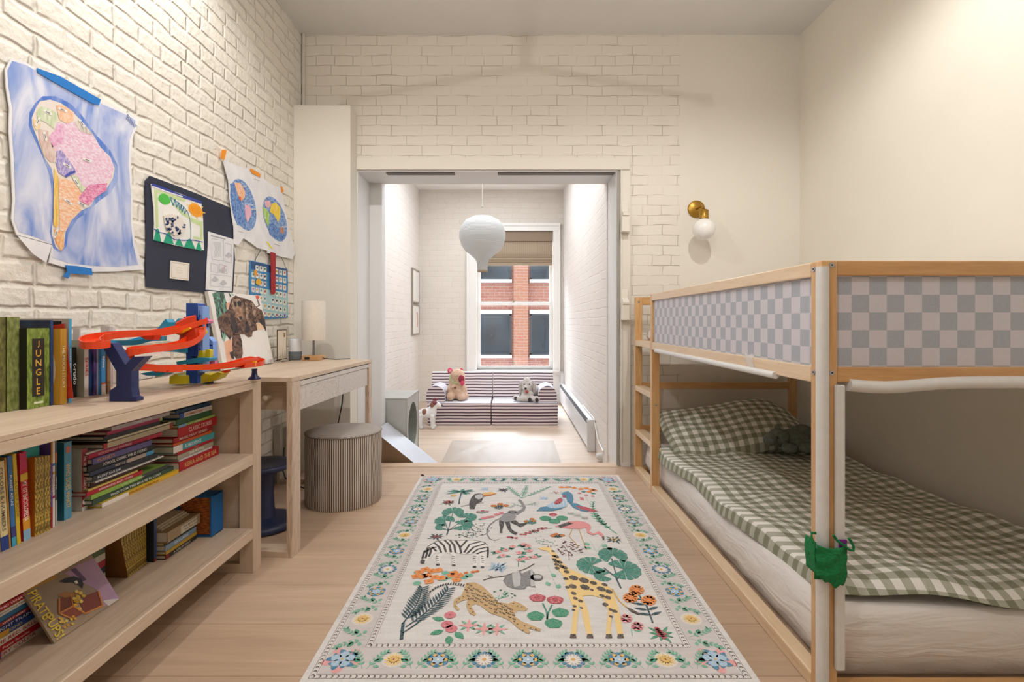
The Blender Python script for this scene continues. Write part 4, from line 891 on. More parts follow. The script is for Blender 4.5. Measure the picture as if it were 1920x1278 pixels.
for x, y in ((1098, 550), (1118, 548)): P(AG([('a', (x, y+10)), ('a', (x+6, y)), ('a', (x+12, y+10))]), 'brown', 5)
line(Bm([(1450, 200), (1490, 270), (1540, 310)]), .006, 'gold', 4); P(Bm([(1530, 305), (1560, 315), (1615, 345), (1600, 350), (1555, 330)]), 'brown', 5)
# orange sprig, pinks, red star right
line(Bm([(1685, 395), (1650, 300), (1605, 235)]), .006, 'navy', 3)
for x, y in ((1590, 205), (1555, 250), (1660, 265)):
    for i in range(9): disc(Bb(x+math.cos(i*.7)*28, y+math.sin(i*.7)*20), .0115, 'orange', 4, 7)
    disc(Bb(x, y), .016, 'orange', 5, 9)
    for i in range(5): disc(Bb(x+math.cos(i*1.26)*16, y+math.sin(i*1.26)*12), .0042, 'dorange', 6, 5)
for i in range(4):
    p = Bb(1620+i*18, 260+i*30); leaf(p, .45, .045, .014, 'navy', 3); leaf(p, PI-.25, .045, .014, 'navy', 3)
for x, y in ((1530, 370), (1595, 415)):
    for i in range(7): disc(Bb(x+math.cos(i*.9)*22, y+math.sin(i*.9)*16), .010, 'dpink' if i % 2 else 'pink', 3, 7)
line(Bm([(1565, 468), (1560, 430)]), .003, 'leaf', 2); leaf(Bb(1575, 440), .2, .03, .016, 'leaf', 2)
star(Bb(1735, 460), .050, 'green', 'red')
for i in range(6): disc(Bb(1708+i*8, 430+i*10), .009, 'red', 5, 7)
# pinks below leopard
for x, y in ((508, 350), (490, 405), (515, 430)): disc(Bb(x, y), .020, 'dpink', 4, 10, wob=.2); disc(Bb(x, y), .005, 'red', 5, 6)
for x, y, a in ((470, 440, 3.6), (535, 450, -.8), (475, 380, 2.8), (500, 470, -1.4)): leaf(Bb(x, y), a, .045, .026, 'green', 3)
for x, y in ((615, 410), (705, 430), (780, 432)):
    for i in range(8): leaf(Bb(x, y), i*.785, .036, .010, 'leaf' if i % 2 else 'pink', 3)
    disc(Bb(x, y), .014, 'pink', 4, 8, wob=.2)
rm.build('woven_field', parent=rug)
MB().prism([(-.573, 3.246, 0.0), (-.545, 3.246, 0.0), (-.560, 3.226, .020), (-.573, 3.23, .016)], (0, .001, .002), mat('6b5f55', .9)).build('turned_corner', parent=rug)

# ---------------------------------------------------------------- children's drawings on the brick wall
PAPER = duo('e3e3e8', 'eeeef0', 12, (1, 1, 1), .35, .65, .75, .15)
def wash(c1, c2, sc=7, st=(1, 1, 1), lo=.4, hi=.6, dist=1.5): return duo(c1, c2, sc, st, lo, hi, .8, 0, 6.0, 'Object', dist)
def crayon(c1, c2, rot=(1, 6, 1), sc=22): return duo(c1, c2, sc, rot, .38, .62, .8, 0, 3.0, 'Object', .3)
class Sheet:
    """everything on one sheet of paper hung parallel to the brick wall; points are traced on that plane"""
    def __init__(s, ox, oy, sc, off): s.o = (ox, oy); s.sc = sc; s.off = off; s.mb = MB()
    def w(s, p, k=0): return LW(s.o[0]+p[0]/s.sc, s.o[1]+p[1]/s.sc, XL+s.off+.0005*k)
    def plane(s, p, k=0):
        q_ = LW(s.o[0]+p[0]/s.sc, s.o[1]+p[1]/s.sc, XL+s.off); return (q_[0]+.0005*k, q_[1], q_[2])
    def poly(s, pts, m, k=1): s.mb.poly([s.plane(p, k) for p in pts], m); return s
    def base(s, pts, m, th=.0025): s.mb.prism([s.plane(p, 0) for p in pts], (-th, 0, 0), m); return s
    def line(s, pts, w, m, k=2):
        for a, b in zip(pts[:-1], pts[1:]):
            d = math.hypot(b[0]-a[0], b[1]-a[1]) or 1; n = (-(b[1]-a[1])/d*w/2, (b[0]-a[0])/d*w/2)
            s.poly([(a[0]+n[0], a[1]+n[1]), (b[0]+n[0], b[1]+n[1]), (b[0]-n[0], b[1]-n[1]), (a[0]-n[0], a[1]-n[1])], m, k)
        return s
    def blob(s, c, r, m, k=2, ry=None, n=16, wob=.05, ph=0, sk=0):
        ry = ry or r; return s.poly([(c[0]+r*(1+wob*math.sin(3*a+ph))*math.cos(a), c[1]+ry*(1+wob*math.cos(4*a+ph))*math.sin(a)+sk*math.cos(a)) for a in [2*PI*i/n for i in range(n)]], m, k)
    def loc(s): 
        n = len(s.mb.v); return (XL, sum(v[1] for v in s.mb.v)/n, min(v[2] for v in s.mb.v))
# --- the blue map painting
BT = mat('1f78c8', .6); OT = mat('f09417', .6)
s = Sheet(0, 90, 2.904, .010)
t = thing('map_painting', 'large blue painted child map of a continent taped high on the brick wall', 'drawing', (XL, 1.66, 1.2))
BW = wash('6a8cd2', 'dcdfee', 8, (1, 1.3, .45), .36, .66, 1.0); BD = wash('4f78cb', 'a9bbe4', 12, (1, 1.5, .5), .40, .72, 1.0)
s.base([(60, 55), (140, 78), (205, 118), (330, 160), (545, 285), (700, 355), (760, 385), (742, 440), (722, 490), (712, 640), (722, 800), (722, 940), (735, 1060), (785, 1205), (640, 1215), (500, 1218), (360, 1195), (265, 1168), (285, 1070), (200, 1045), (90, 1015), (62, 930), (70, 830), (64, 720), (60, 600), (48, 450), (52, 330), (32, 210), (28, 120)], PAPER)
s.poly([(66, 70), (140, 92), (205, 130), (330, 175), (545, 300), (690, 365), (738, 395), (728, 440), (704, 500), (700, 640), (712, 800), (712, 940), (722, 1060), (752, 1180), (640, 1190), (500, 1185), (370, 1170), (285, 1140), (290, 1072), (200, 1032), (100, 1000), (76, 930), (84, 830), (80, 720), (76, 600), (64, 450), (68, 330), (46, 210), (40, 120)], BW, 1)
s.poly([(190, 300), (230, 262), (300, 262), (380, 300), (440, 360), (520, 470), (600, 560), (640, 640), (640, 720), (600, 790), (540, 830), (480, 890), (420, 930), (370, 1010), (360, 1080), (330, 1115), (290, 1090), (270, 1000), (285, 900), (280, 780), (270, 690), (235, 600), (190, 500), (155, 420), (160, 350)], BD, 2)
s.poly([(170, 380), (195, 320), (215, 290), (270, 280), (330, 300), (390, 345), (440, 395), (500, 465), (545, 540), (600, 595), (622, 655), (612, 710), (575, 770), (520, 810), (490, 860), (440, 885), (385, 940), (355, 1000), (345, 1080), (330, 1108), (300, 1080), (278, 1010), (290, 900), (290, 740), (280, 660), (235, 590), (200, 490), (172, 420)], mat('e6dcd2', .8), 3)
PKC = crayon('e2b4cd', 'ecdbe4', (1, 4, 9)); s.poly([(300, 400), (350, 410), (430, 400), (500, 475), (545, 545), (600, 600), (618, 655), (605, 710), (560, 740), (470, 760), (440, 740), (410, 690), (380, 640), (330, 590), (290, 560), (262, 490), (300, 470)], PKC, 4)
s.poly([(262, 480), (330, 410), (350, 470), (330, 520), (280, 540)], crayon('dd9cc2', 'e8c3d8', (1, 5, 5)), 5)
s.poly([(195, 350), (215, 315), (270, 330), (310, 360), (310, 400), (290, 440), (240, 400), (200, 390)], crayon('c3d2a8', 'dee2cf'), 5)
s.poly([(300, 310), (350, 315), (400, 350), (395, 395), (360, 410), (320, 390), (310, 350)], crayon('efb48c', 'f0cfb6', (1, 6, 3)), 5)
s.poly([(175, 385), (210, 400), (215, 430), (195, 450), (178, 420)], crayon('ecc98d', 'efdcb8'), 5)
s.poly([(205, 440), (260, 450), (265, 500), (300, 560), (300, 620), (270, 620), (235, 585), (210, 500)], crayon('cfb1a6', 'dfccc2', (1, 7, 2)), 5)
s.poly([(400, 400), (430, 395), (505, 470), (480, 468), (430, 450)], crayon('b9b0aa', 'ddd3c6'), 5)
VI = crayon('9585c4', 'cbc3e0', (1, 9, 4), 26); s.poly([(305, 560), (330, 555), (370, 610), (405, 660), (400, 690), (350, 700), (315, 680), (298, 620)], VI, 6)
s.line([(350, 700), (378, 680), (405, 672)], 14, mat('4d57ad', .8), 7)
s.poly([(385, 690), (415, 700), (460, 775), (440, 785), (400, 730)], crayon('bccda0', 'd9dec6'), 6)
s.poly([(425, 810), (480, 745), (580, 735), (575, 775), (520, 810), (480, 855), (430, 835)], crayon('d66c9c', 'e8b0c8', (1, 4, 8)), 6)
s.poly([(290, 650), (312, 700), (315, 960), (300, 980), (285, 960), (288, 800)], crayon('e8b84e', 'efd088'), 6)
s.poly([(316, 705), (400, 725), (440, 790), (430, 850), (440, 880), (385, 935), (350, 1000), (320, 990), (318, 850)], crayon('efb286', 'f2d7c0', (1, 3, 8), 26), 5)
s.poly([(290, 985), (345, 1000), (345, 1080), (330, 1105), (300, 1060)], crayon('eda064', 'efd0a0', (1, 6, 3)), 5)
LB = mat('eceae6', .8); PEN = mat('6d6a72', .8)
for x, y, r in ((255, 350, .5), (335, 335, .4), (200, 400, -1.1), (240, 480, 1.3), (470, 610, .35), (360, 640, .5), (410, 730, 1.0), (365, 835, .6), (440, 850, .5), (300, 1010, -1.2), (440, 410, 1.0)):
    c, d = math.cos(r), math.sin(r); s.poly([(x-26*c+6*d, y-26*d-6*c), (x+26*c+6*d, y+26*d-6*c), (x+26*c-6*d, y+26*d+6*c), (x-26*c-6*d, y-26*d+6*c)], LB, 7); s.line([(x-12*c, y-12*d), (x+12*c, y+12*d)], 4, PEN, 8)
a = s.plane((715, 400), 4); s.mb.text('Blair', a, (0, .93, -.36), (0, .3, .95), .022, mat('7782a4', .8))
s.mb.build('sheet', parent=t)
s2 = Sheet(0, 90, 2.904, .013); s2.base([(92, 1018), (283, 1072), (252, 1168), (180, 1120)], PAPER, .001); s2.mb.build('curled_corner', parent=t)
s2 = Sheet(0, 90, 2.904, .014); s2.base([(202, 108), (330, 155), (550, 280), (540, 310), (500, 300), (330, 205), (208, 135)], BT, .002); s2.mb.build('blue_tape', parent=t)
s2 = Sheet(0, 90, 2.904, .014); s2.base([(358, 1182), (420, 1186), (500, 1200), (505, 1236), (385, 1226), (372, 1255), (345, 1240), (368, 1215)], BT, .002); s2.mb.build('blue_tape', parent=t)
# --- navy paper and what is stuck on it
s = Sheet(260, 310, 5.11, .008); t = thing('navy_paper', 'large dark navy paper sheet pinned on the brick wall behind a bright felt pen drawing', 'paper sheet', (XL, 2.2, 1.1))
NP = duo('282d40', '323749', 3, (1, 1, 1), .3, .7, .8, .3)
s.base([(62, 150), (108, 100), (300, 170), (560, 270), (700, 330), (880, 405), (905, 560), (912, 760), (925, 900), (905, 1215), (650, 1222), (380, 1195), (200, 1180), (75, 1165), (66, 940), (75, 700), (70, 480)], NP); s.mb.build('sheet', parent=t)
s = Sheet(260, 310, 5.11, .013); t = thing('felt_pen_drawing', 'child felt pen drawing with orange sun and green bumps on the navy paper', 'drawing', (XL, 2.1, 1.2))
s.base([(118, 175), (300, 235), (450, 290), (600, 352), (618, 520), (620, 680), (626, 812), (500, 795), (330, 760), (145, 712), (150, 560), (145, 400), (130, 290)], mat('ecebe6', .75))
LG = mat('c8dba0', .8); TG = mat('18a07c', .7); DB = mat('2c3f9c', .6); TB = mat('2f86a5', .7)
s.poly([(148, 225), (450, 325), (440, 350), (180, 262), (190, 590), (165, 600)], LG, 1); s.poly([(500, 500), (612, 540), (612, 720), (520, 700), (525, 680), (590, 690), (590, 580), (500, 540)], LG, 1); s.poly([(300, 330), (430, 440), (500, 500), (490, 520), (400, 460)], LG, 1)
s.line([(122, 182), (280, 240), (400, 290), (500, 320), (600, 356)], 26, DB, 2); s.line([(130, 200), (300, 262), (420, 300)], 10, mat('f0f0f5', .7), 3)
s.blob((245, 322), 58, mat('4fbf4a', .7), 2, 50, sk=14); s.blob((545, 428), 70, mat('f6a426', .7), 2, 62, sk=26); s.blob((540, 425), 45, mat('f09a12', .7), 3, 42, sk=16)
for i in range(9):
    a = i*.7; s.line([(545+60*math.cos(a), 428+60*math.sin(a)+20*math.cos(a)), (545+92*math.cos(a), 428+85*math.sin(a)+28*math.cos(a))], 9, mat('f8cf6c', .7), 1)
zg = [(300, 300), (330, 385), (345, 320), (362, 400), (378, 350), (392, 430), (405, 375), (412, 450), (425, 400), (438, 468), (455, 430)]; s.line(zg, 7, TB, 3); s.line([(300, 300), (360, 345), (430, 395), (470, 450), (490, 520), (498, 620), (495, 735)], 5, TB, 2)
for x0, x1, y0, pk in ((142, 215, 712, 600), (235, 335, 735, 640), (345, 425, 755, 700), (430, 540, 780, 700), (545, 605, 800, 730)):
    s.poly([(x0, y0+5), (x0+(x1-x0)*.3, pk+15), (x0+(x1-x0)*.5, pk), (x0+(x1-x0)*.7, pk+20), (x1, y0+20)], TG, 2)
s.line([(145, 608), (190, 640), (260, 655), (340, 710), (430, 718), (520, 715), (612, 735)], 8, mat('31479a', .7), 3)
s.mb.build('sheet', parent=t)
s2 = Sheet(260, 310, 5.11, .018); s2.base([(240, 480), (290, 462), (380, 475), (420, 520), (455, 600), (430, 640), (350, 675), (300, 640), (262, 590)], mat('e4ddd4', .8), .004)
random.seed(5)
for i in range(34):
    x, y = random.uniform(262, 440), random.uniform(475, 655)
    if (x-345)**2/105**2+(y-568-(x-345)*.35)**2/88**2 < 1: s2.blob((x, y), random.uniform(8, 17), mat('2a3f6e', .7), 2, random.uniform(8, 15), 9, .3, i)
s2.mb.build('paper_cutout', parent=t)
s = Sheet(260, 310, 5.11, .013); s.base([(308, 912), (487, 938), (480, 1103), (302, 1082)], mat('ece6dc', .75)); s.line([(318, 928), (475, 952), (470, 1088), (314, 1068), (318, 928)], 3, mat('b8a080', .8), 1)
for y in (975, 1000, 1025): s.line([(360, y), (412, y+8)], 3, mat('c9bca8', .8), 1)
tag(s.mb.build('paper_card', loc=s.loc()), 'small square cream card low on the navy paper', 'card')
s = Sheet(260, 310, 5.11, .013); s.base([(668, 632), (790, 670), (912, 708), (908, 900), (900, 1100), (892, 1208), (760, 1200), (645, 1190), (655, 950), (665, 780)], PAPER)
PC = mat('a9a9b4', .8); s.poly([(690, 665), (830, 700), (830, 712), (690, 677)], PC, 1)
for x0, y0, x1, y1 in ((700, 700, 812, 905), (825, 740, 888, 925), (692, 935, 760, 1020), (775, 945, 845, 1030), (688, 1042, 885, 1160)): s.line([(x0, y0), (x1, y0+20), (x1, y1+8), (x0, y1-6), (x0, y0)], 3, PC, 1)
for i in range(7): s.line([(715+i*12, 730), (735+i*9, 790), (715+i*12, 880)], 2, PC, 2)
for x, y in ((730, 1090), (810, 1125), (860, 860), (808, 1000)): s.blob((x, y), 32, mat('c4c4cc', .8), 2, 22, wob=.3)
s.line([(800, 1020), (825, 960)], 10, mat('d7b0b4', .8), 3)
tag(s.mb.build('worksheet', loc=s.loc()), 'white printed worksheet with boxed pictures overlapping the navy paper edge', 'worksheet')
# --- world map drawing
s = Sheet(400, 270, 5.806, .016); t = thing('globe_drawing', 'white sheet with two crayon globes held by orange tape near the corner chase', 'drawing', (XL, 2.9, 1.5))
s.base([(105, 165), (150, 185), (260, 235), (400, 270), (510, 350), (640, 440), (740, 480), (770, 640), (800, 800), (830, 930), (870, 1100), (890, 1190), (860, 1252), (720, 1220), (585, 1180), (590, 1160), (480, 1130), (400, 1070), (330, 1025), (270, 1105), (225, 1085), (222, 900), (200, 780), (180, 600), (165, 400), (130, 280)], PAPER)
BC = crayon('4f7bbd', 'a4bcdf', (1, 3, 7), 20); BC2 = crayon('3d69b0', '86a6d4', (1, 6, 4), 20)
def oval(cx, cy, rx, ry, tilt, m, k): s.poly([(cx+rx*math.cos(a)*math.cos(tilt)-ry*math.sin(a)*math.sin(tilt), cy+rx*math.cos(a)*math.sin(tilt)+ry*math.sin(a)*math.cos(tilt)) for a in [2*PI*i/26 for i in range(26)]], m, k)
oval(325, 660, 128, 290, -.25, BC, 1); oval(670, 815, 115, 255, -.30, BC, 1)
s.poly([(180, 430), (230, 420), (260, 560), (330, 680), (350, 800), (350, 900), (260, 880), (225, 800), (200, 700)], BC2, 2); s.poly([(590, 900), (640, 850), (740, 930), (800, 960), (750, 1060), (640, 1010), (610, 980)], BC2, 2)
s.poly([(225, 420), (290, 420), (345, 520), (340, 580), (300, 620), (260, 540)], crayon('f0ae84', 'f2cdb4', (1, 6, 3)), 3); s.poly([(270, 565), (300, 580), (300, 620), (285, 605)], mat('ec6a2a', .8), 4)
s.poly([(340, 650), (400, 680), (415, 760), (370, 860), (345, 790)], crayon('e6a3bd', 'edc6d3'), 3); s.poly([(555, 620), (610, 610), (630, 660), (600, 700), (560, 670)], crayon('e3a9b4', 'edc9cf'), 3)
s.poly([(625, 650), (680, 635), (725, 690), (725, 800), (700, 850), (660, 770), (615, 740)], crayon('efc928', 'f3dc74'), 3); s.poly([(530, 680), (580, 710), (610, 760), (600, 900), (560, 830)], crayon('9cc85a', 'bfd98e'), 3); s.poly([(720, 900), (770, 920), (765, 980), (725, 960)], crayon('b77a63', 'cfa596'), 3)
for x, y in ((330, 460), (440, 710), (400, 660), (545, 800), (770, 900)): s.line([(x-28, y), (x+28, y+2)], 12, mat('ebebee', .8), 4); s.line([(x-20, y), (x+20, y+2)], 3, PEN, 5)
for x, y in ((470, 390), (295, 955), (690, 1095)): s.line([(x-30, y-10), (x+30, y+10)], 4, mat('8a8a92', .8), 2)
s.line([(582, 1062), (640, 1140)], 14, mat('f0e03a', .8), 2); s.mb.build('sheet', parent=t)
for pts in ([(95, 60), (145, 62), (138, 110), (118, 175), (82, 150)], [(402, 268), (420, 268), (515, 325), (510, 362), (412, 310)], [(738, 465), (752, 460), (768, 520), (745, 530)]):
    s2 = Sheet(400, 270, 5.806, .020); s2.base(pts, OT, .002); s2.mb.build('orange_tape', parent=t)
# --- pocket chart with picture cards
s = Sheet(455, 465, 8.81, .010); t = thing('pocket_chart', 'blue hanging pocket chart full of small picture cards with a red ribbon', 'wall chart', (XL, 2.9, 1.05))
SKY = mat('3f86bf', .6); s.base([(140, 205), (330, 245), (560, 310), (742, 345), (748, 560), (745, 800), (748, 1150), (500, 1165), (330, 1170), (130, 1150), (128, 700), (125, 400)], SKY, .006); s.poly([(140, 215), (742, 352), (742, 450), (140, 345)], mat('1f4f86', .6), 1); s.poly([(300, 660), (742, 740), (742, 1120), (300, 1120)], mat('a9cfd3', .7), 1); s.poly([(140, 350), (300, 390), (300, 660), (140, 640)], mat('5f9ccb', .7), 1)
s.mb.build('chart_cloth', parent=t)
random.seed(9); cards = []
cardc = ['c2452f', '3b8a55', 'd9962a', '2f4a78', '8a5a3a', '3a9aa8', '333338', 'c77a9a']
for row in range(7):
    for c in range(9):
        if (row, c) in ((0, 0), (0, 4), (3, 4), (4, 4), (2, 1), (6, 0), (1, 4), (2, 4), (6, 1), (5, 0), (4, 0)): continue
        cards.append((row, c))
for row, c in cards:
    x = 150+c*65; y = 270+row*122+(x-140)*.18; w_, h_ = 48, 84
    if y+h_ > 1130: h_ = 1130-y
    sd = Sheet(455, 465, 8.81, .012); j = random.uniform(-4, 4)
    sd.base([(x, y+j), (x+w_, y+j+8), (x+w_, y+h_+8), (x, y+h_)], mat('e6e6e0', .7), .001)
    sd.blob((x+w_/2, y+h_*.45), 13, mat(cardc[(row*5+c*3) % 8], .7), 1, 22, 9, .25, row+c)
    sd.mb.build('picture_card', parent=t)
sd = Sheet(455, 465, 8.81, .016); sd.base([(195, 365), (235, 360), (240, 440), (200, 455)], mat('e8a030', .7), .003); sd.blob((262, 555), 48, mat('e0b030', .6), 1, 52, 12, .08); sd.mb.build('yellow_charm', parent=t)
sd = Sheet(455, 465, 8.81, .022); sd.base([(468, 60), (548, 85), (545, 740), (510, 768), (472, 745)], mat('a30f1c', .6), .002); sd.mb.build('red_ribbon', parent=t)
MB().tube([s.plane((200, 205)), s.plane((300, 20))], .0015, mat('1c2a3a', .6), 6).tube([s.plane((640, 150)), s.plane((725, 350))], .0015, mat('1c2a3a', .6), 6).build('hanging_cord', parent=t)

# ---------------------------------------------------------------- things on the desk
def rot_desk(p): return (p[0], p[1], .748)
# dog canvas, leaning on the wall: corners found from the photograph on its own tilted plane
cv = thing('dog_canvas', 'canvas painting of a brown long eared dog leaning against the brick wall', 'painting', (-1.30, 2.45, .748))
# bottom edge stands on the desk from A to B, top edge leans on the wall
Pa = Vector((-1.330, 2.373, .753)); Pb = Vector((-1.312, 2.83, .753)); Pd = Vector((-1.405, 2.373, 1.12)); Pc = Pb+(Pd-Pa)
ex = (Pb-Pa).normalized(); ey = (Pd-Pa).normalized(); en = ex.cross(ey).normalized()
if en.x < 0: en = -en
Wc, Hc = (Pb-Pa).length, (Pd-Pa).length
def onc(u, v, k=0): return Pa+ex*(u*Wc)+ey*(v*Hc)+en*(.0006*k)
# projective helper: picture position -> canvas uv
def cuv(px, py):
    d = Vector(((px-CX)/F, 1, -(py-CY)/F)); o = Vector((0, 0, H)); tt = (Pa-o).dot(en)/d.dot(en); p = o+d*tt-Pa; return (p.dot(ex)/Wc, p.dot(ey)/Hc)
m = MB(); fr = [onc(0, 0), onc(1, 0), onc(1, 1), onc(0, 1)]; m.prism(fr, -en*.016, mat('d8d2c8', .8)); m.build('canvas', parent=cv, bevel=.001)
def dz(p): return cuv(380+p[0]/7.517, 530+p[1]/7.517)
dm = MB()
def cp(pts, c, k, raw=False):
    uv = [dz(p) for p in pts]; uv = [(min(max(u, .0), 1), min(max(v, 0), 1)) for u, v in uv]; dm.poly([onc(u, v, k) for u, v in uv], c)
DOG = duo('3a2a28', '8a6a58', 26, (1, 1, 1.3), .38, .66, .7, 0, 6, 'Object', 1.6); DOGD = duo('252530', '4c3c3c', 24, (1, 1, 1), .4, .62, .7, 0, 6, 'Object', 1.6); DOGL = duo('6a5044', 'b59a86', 30, (1, 1, 1), .4, .6, .7, 0, 6, 'Object', 1.4)
GRS = duo('78b49a', '3b3a3e', 34, (1, 3, 1), .40, .58, .7, 0, 5, 'Object', 1.2); PCH = wash('e0a88a', 'ecc8b0', 6)
cp([(60, 95), (420, 110), (810, 150), (990, 1140), (350, 1200), (250, 1130)], duo('e3dedd', 'ece8e4', 5), 1)
cp([(135, 150), (200, 100), (300, 130), (330, 260), (380, 330), (400, 420), (370, 620), (300, 660), (240, 640), (200, 480), (180, 330)], GRS, 2)
cp([(300, 830), (400, 790), (430, 850), (440, 1080), (340, 1110)], PCH, 2); cp([(330, 290), (380, 270), (380, 360), (340, 380)], PCH, 3); cp([(760, 560), (830, 560), (860, 640), (820, 660), (760, 650)], wash('dcae84', 'eed0b0', 6), 2)
cp([(245, 620), (290, 560), (340, 640), (330, 760), (300, 830), (260, 760)], duo('8fc0a4', '3e3a3c', 30, (1, 3, 1), .45, .55), 3)
cp([(380, 300), (400, 220), (460, 175), (520, 200), (600, 215), (690, 250), (760, 340), (830, 380), (870, 500), (893, 660), (880, 672), (850, 600), (800, 545), (750, 560), (765, 660), (700, 680), (690, 750), (640, 765), (590, 720), (520, 720), (480, 740), (420, 740), (380, 800), (310, 700), (230, 640), (210, 500), (300, 420), (360, 380)], DOG, 4)
cp([(385, 430), (440, 470), (470, 560), (500, 700), (440, 700), (390, 640)], DOGD, 5); cp([(600, 540), (650, 530), (665, 640), (640, 700), (590, 680)], DOGD, 5); cp([(790, 500), (850, 490), (890, 660), (850, 600), (800, 550)], mat('3a3234', .7), 5)
cp([(420, 710), (520, 720), (550, 830), (560, 990), (545, 1060), (470, 1070), (425, 1000), (410, 850)], DOG, 4); cp([(375, 980), (420, 960), (440, 1070), (400, 1060)], DOGD, 5)
cp([(430, 230), (520, 220), (560, 330), (560, 460), (520, 520), (470, 480), (430, 380), (400, 300)], DOGL, 5); cp([(450, 350), (540, 340), (560, 500), (520, 540), (470, 470)], wash('c79f86', '8a6650', 20), 6)
cp([(480, 270), (505, 250), (540, 265), (535, 325), (495, 325)], mat('27242c', .6), 7); cp([(430, 280), (460, 265), (475, 320), (450, 330)], mat('2c262a', .6), 7); cp([(500, 480), (545, 470), (550, 510), (520, 525)], mat('33282c', .6), 7)
cp([(590, 270), (630, 300), (640, 470), (680, 600), (650, 600), (600, 480)], DOGL, 6); cp([(690, 270), (760, 360), (740, 470), (700, 430)], DOGL, 5)
cp([(740, 160), (775, 150), (800, 190), (775, 232), (750, 205)], wash('e2583c', 'ef9080', 12), 3); cp([(765, 225), (772, 225), (805, 300), (800, 318), (750, 340), (745, 330), (790, 308)], mat('5a4a44', .7), 3)
cp([(360, 115), (400, 170), (395, 205), (380, 180)], mat('46645a', .7), 3); cp([(385, 120), (440, 165), (430, 180)], mat('8cc0a6', .7), 3)
cp([(850, 1100), (980, 1060), (990, 1140), (870, 1150)], duo('b5b0ae', 'e0dcd8', 40), 3); cp([(560, 920), (700, 880), (880, 800), (950, 1050), (760, 1090), (600, 1080)], mat('eae7e5', .7), 2)
dm.build('painted_dog', parent=cv)
# small framed print
fr_ = thing('framed_picture', 'tiny framed print of grasses and a butterfly on a wire stand on the desk', 'picture frame', (-1.345, 2.93, .748))
R_ = Matrix.Rotation(0, 3, 'Z')
def fq(px, py, d, x=-1.335): return (x, d, H-(py-CY)*(x*F/(px-CX))/F)
x_, y0_, y1_, z0_, z1_ = -1.33, 2.913, 3.03, .762, .930
FB = mat('5d4a35', .4, .5)
m = MB()
for a_, b_ in (((x_, y0_, z0_), (x_, y1_, z0_)), ((x_, y1_, z0_), (x_, y1_, z1_)), ((x_, y1_, z1_), (x_, y0_, z1_)), ((x_, y0_, z1_), (x_, y0_, z0_))): m.cyl(a_, b_, .0028, FB, 8)
m.build('wire_frame', parent=fr_)
m = MB().box(x_-.002, x_+.001, y0_, y1_, z0_, z1_, mat('e9dfcf', .6)); random.seed(2)
GR_ = mat('857352', .8)
for i in range(16):
    y = y0_+.012+.0062*i; h = random.uniform(.03, .085); m.poly([(x_+.0015, y-.001, z0_+.005), (x_+.0015, y+.001, z0_+.005), (x_+.0015, y+random.uniform(-.012, .012), z0_+.01+h)], GR_)
for dy, dz_ in ((-.006, .006), (.006, .006), (-.004, -.006), (.004, -.006)): m.poly([(x_+.0017, .5*(y0_+y1_)+.03+dy+.006*math.cos(a), z1_-.03+dz_+.007*math.sin(a)) for a in [PI*i/4 for i in range(8)]], mat('9a6428', .7))
m.build('print', parent=fr_)
MB().tube([(x_, y0_, z0_), (x_+.03, y0_+.0, .7505), (x_+.03, y1_-.01, .7505), (x_, y1_, z0_)], .0018, FB, 6).tube([(x_, y0_+.02, z0_), (x_-.04, y0_+.03, .7505), (x_-.04, y1_-.03, .7505), (x_, y1_-.02, z0_)], .0018, FB, 6).build('stand', parent=fr_)
# speaker
sp_ = thing('smart_speaker', 'small rounded white and grey smart speaker on the desk beside the lamp', 'speaker', (-1.30, 3.085, .748))
k_ = dict(parent=sp_, world=False)
MB().lathe([(.0, 0), (.030, .0), (.037, .008), (.038, .03), (.0375, .052)], (0, 0, 0), mat('6d7379', .8), 32).build('grille', **k_)
MB().lathe([(.0372, .052), (.036, .09), (.033, .118), (.028, .128), (.0, .121)], (0, 0, 0), mat('d9d9da', .4), 32, cap=False).build('shell', **k_)
# lamp
LS = NT('linen_shade'); LS.b.inputs['Base Color'].default_value = lin('d9cdbf'); LS.b.inputs['Roughness'].default_value = .9
nz = LS.n('ShaderNodeTexNoise', i_Scale=160.0); LS.l(LS.coords((1, 1, .4)), nz.inputs['Vector']); LS.l(LS.ramp(nz.outputs[0], [(.2, 'd2c7ba'), (.8, 'dcd2c6')]), LS.b.inputs['Base Color'])
lp = thing('table_lamp', 'small table lamp with a linen drum shade and square wooden base on the desk', 'lamp', (-1.19, 3.085, .748))
k_ = dict(parent=lp, world=False)
MB().box(-.052, .052, -.052, .052, 0, .027, wood('lamp_base', 'b98a56', 'd2a672', (.6, 5, 5), 20)).build('base', bevel=.003, **k_)
MB().box(-.034, -.004, -.0535, -.052, .006, .021, mat('1d1d1f', .3)).build('usb_port', **k_)
MB().cyl((0, 0, .027), (0, 0, .16), .0065, mat('8b8b8d', .25, .9), 14).build('stem', **k_)
MB().lathe([(.068, .120), (.068, .352), (.066, .352), (.066, .120), (.068, .120)], (0, 0, 0), LS.m, 40, cap=False).build('lamp_shade', **k_)
MB().tube([(.053, .0, .012), (.09, .01, .006), (.13, .0, .004), (.17, .03, .004), (.205, .045, .004)], .0025, BLK).build('cord', **k_)

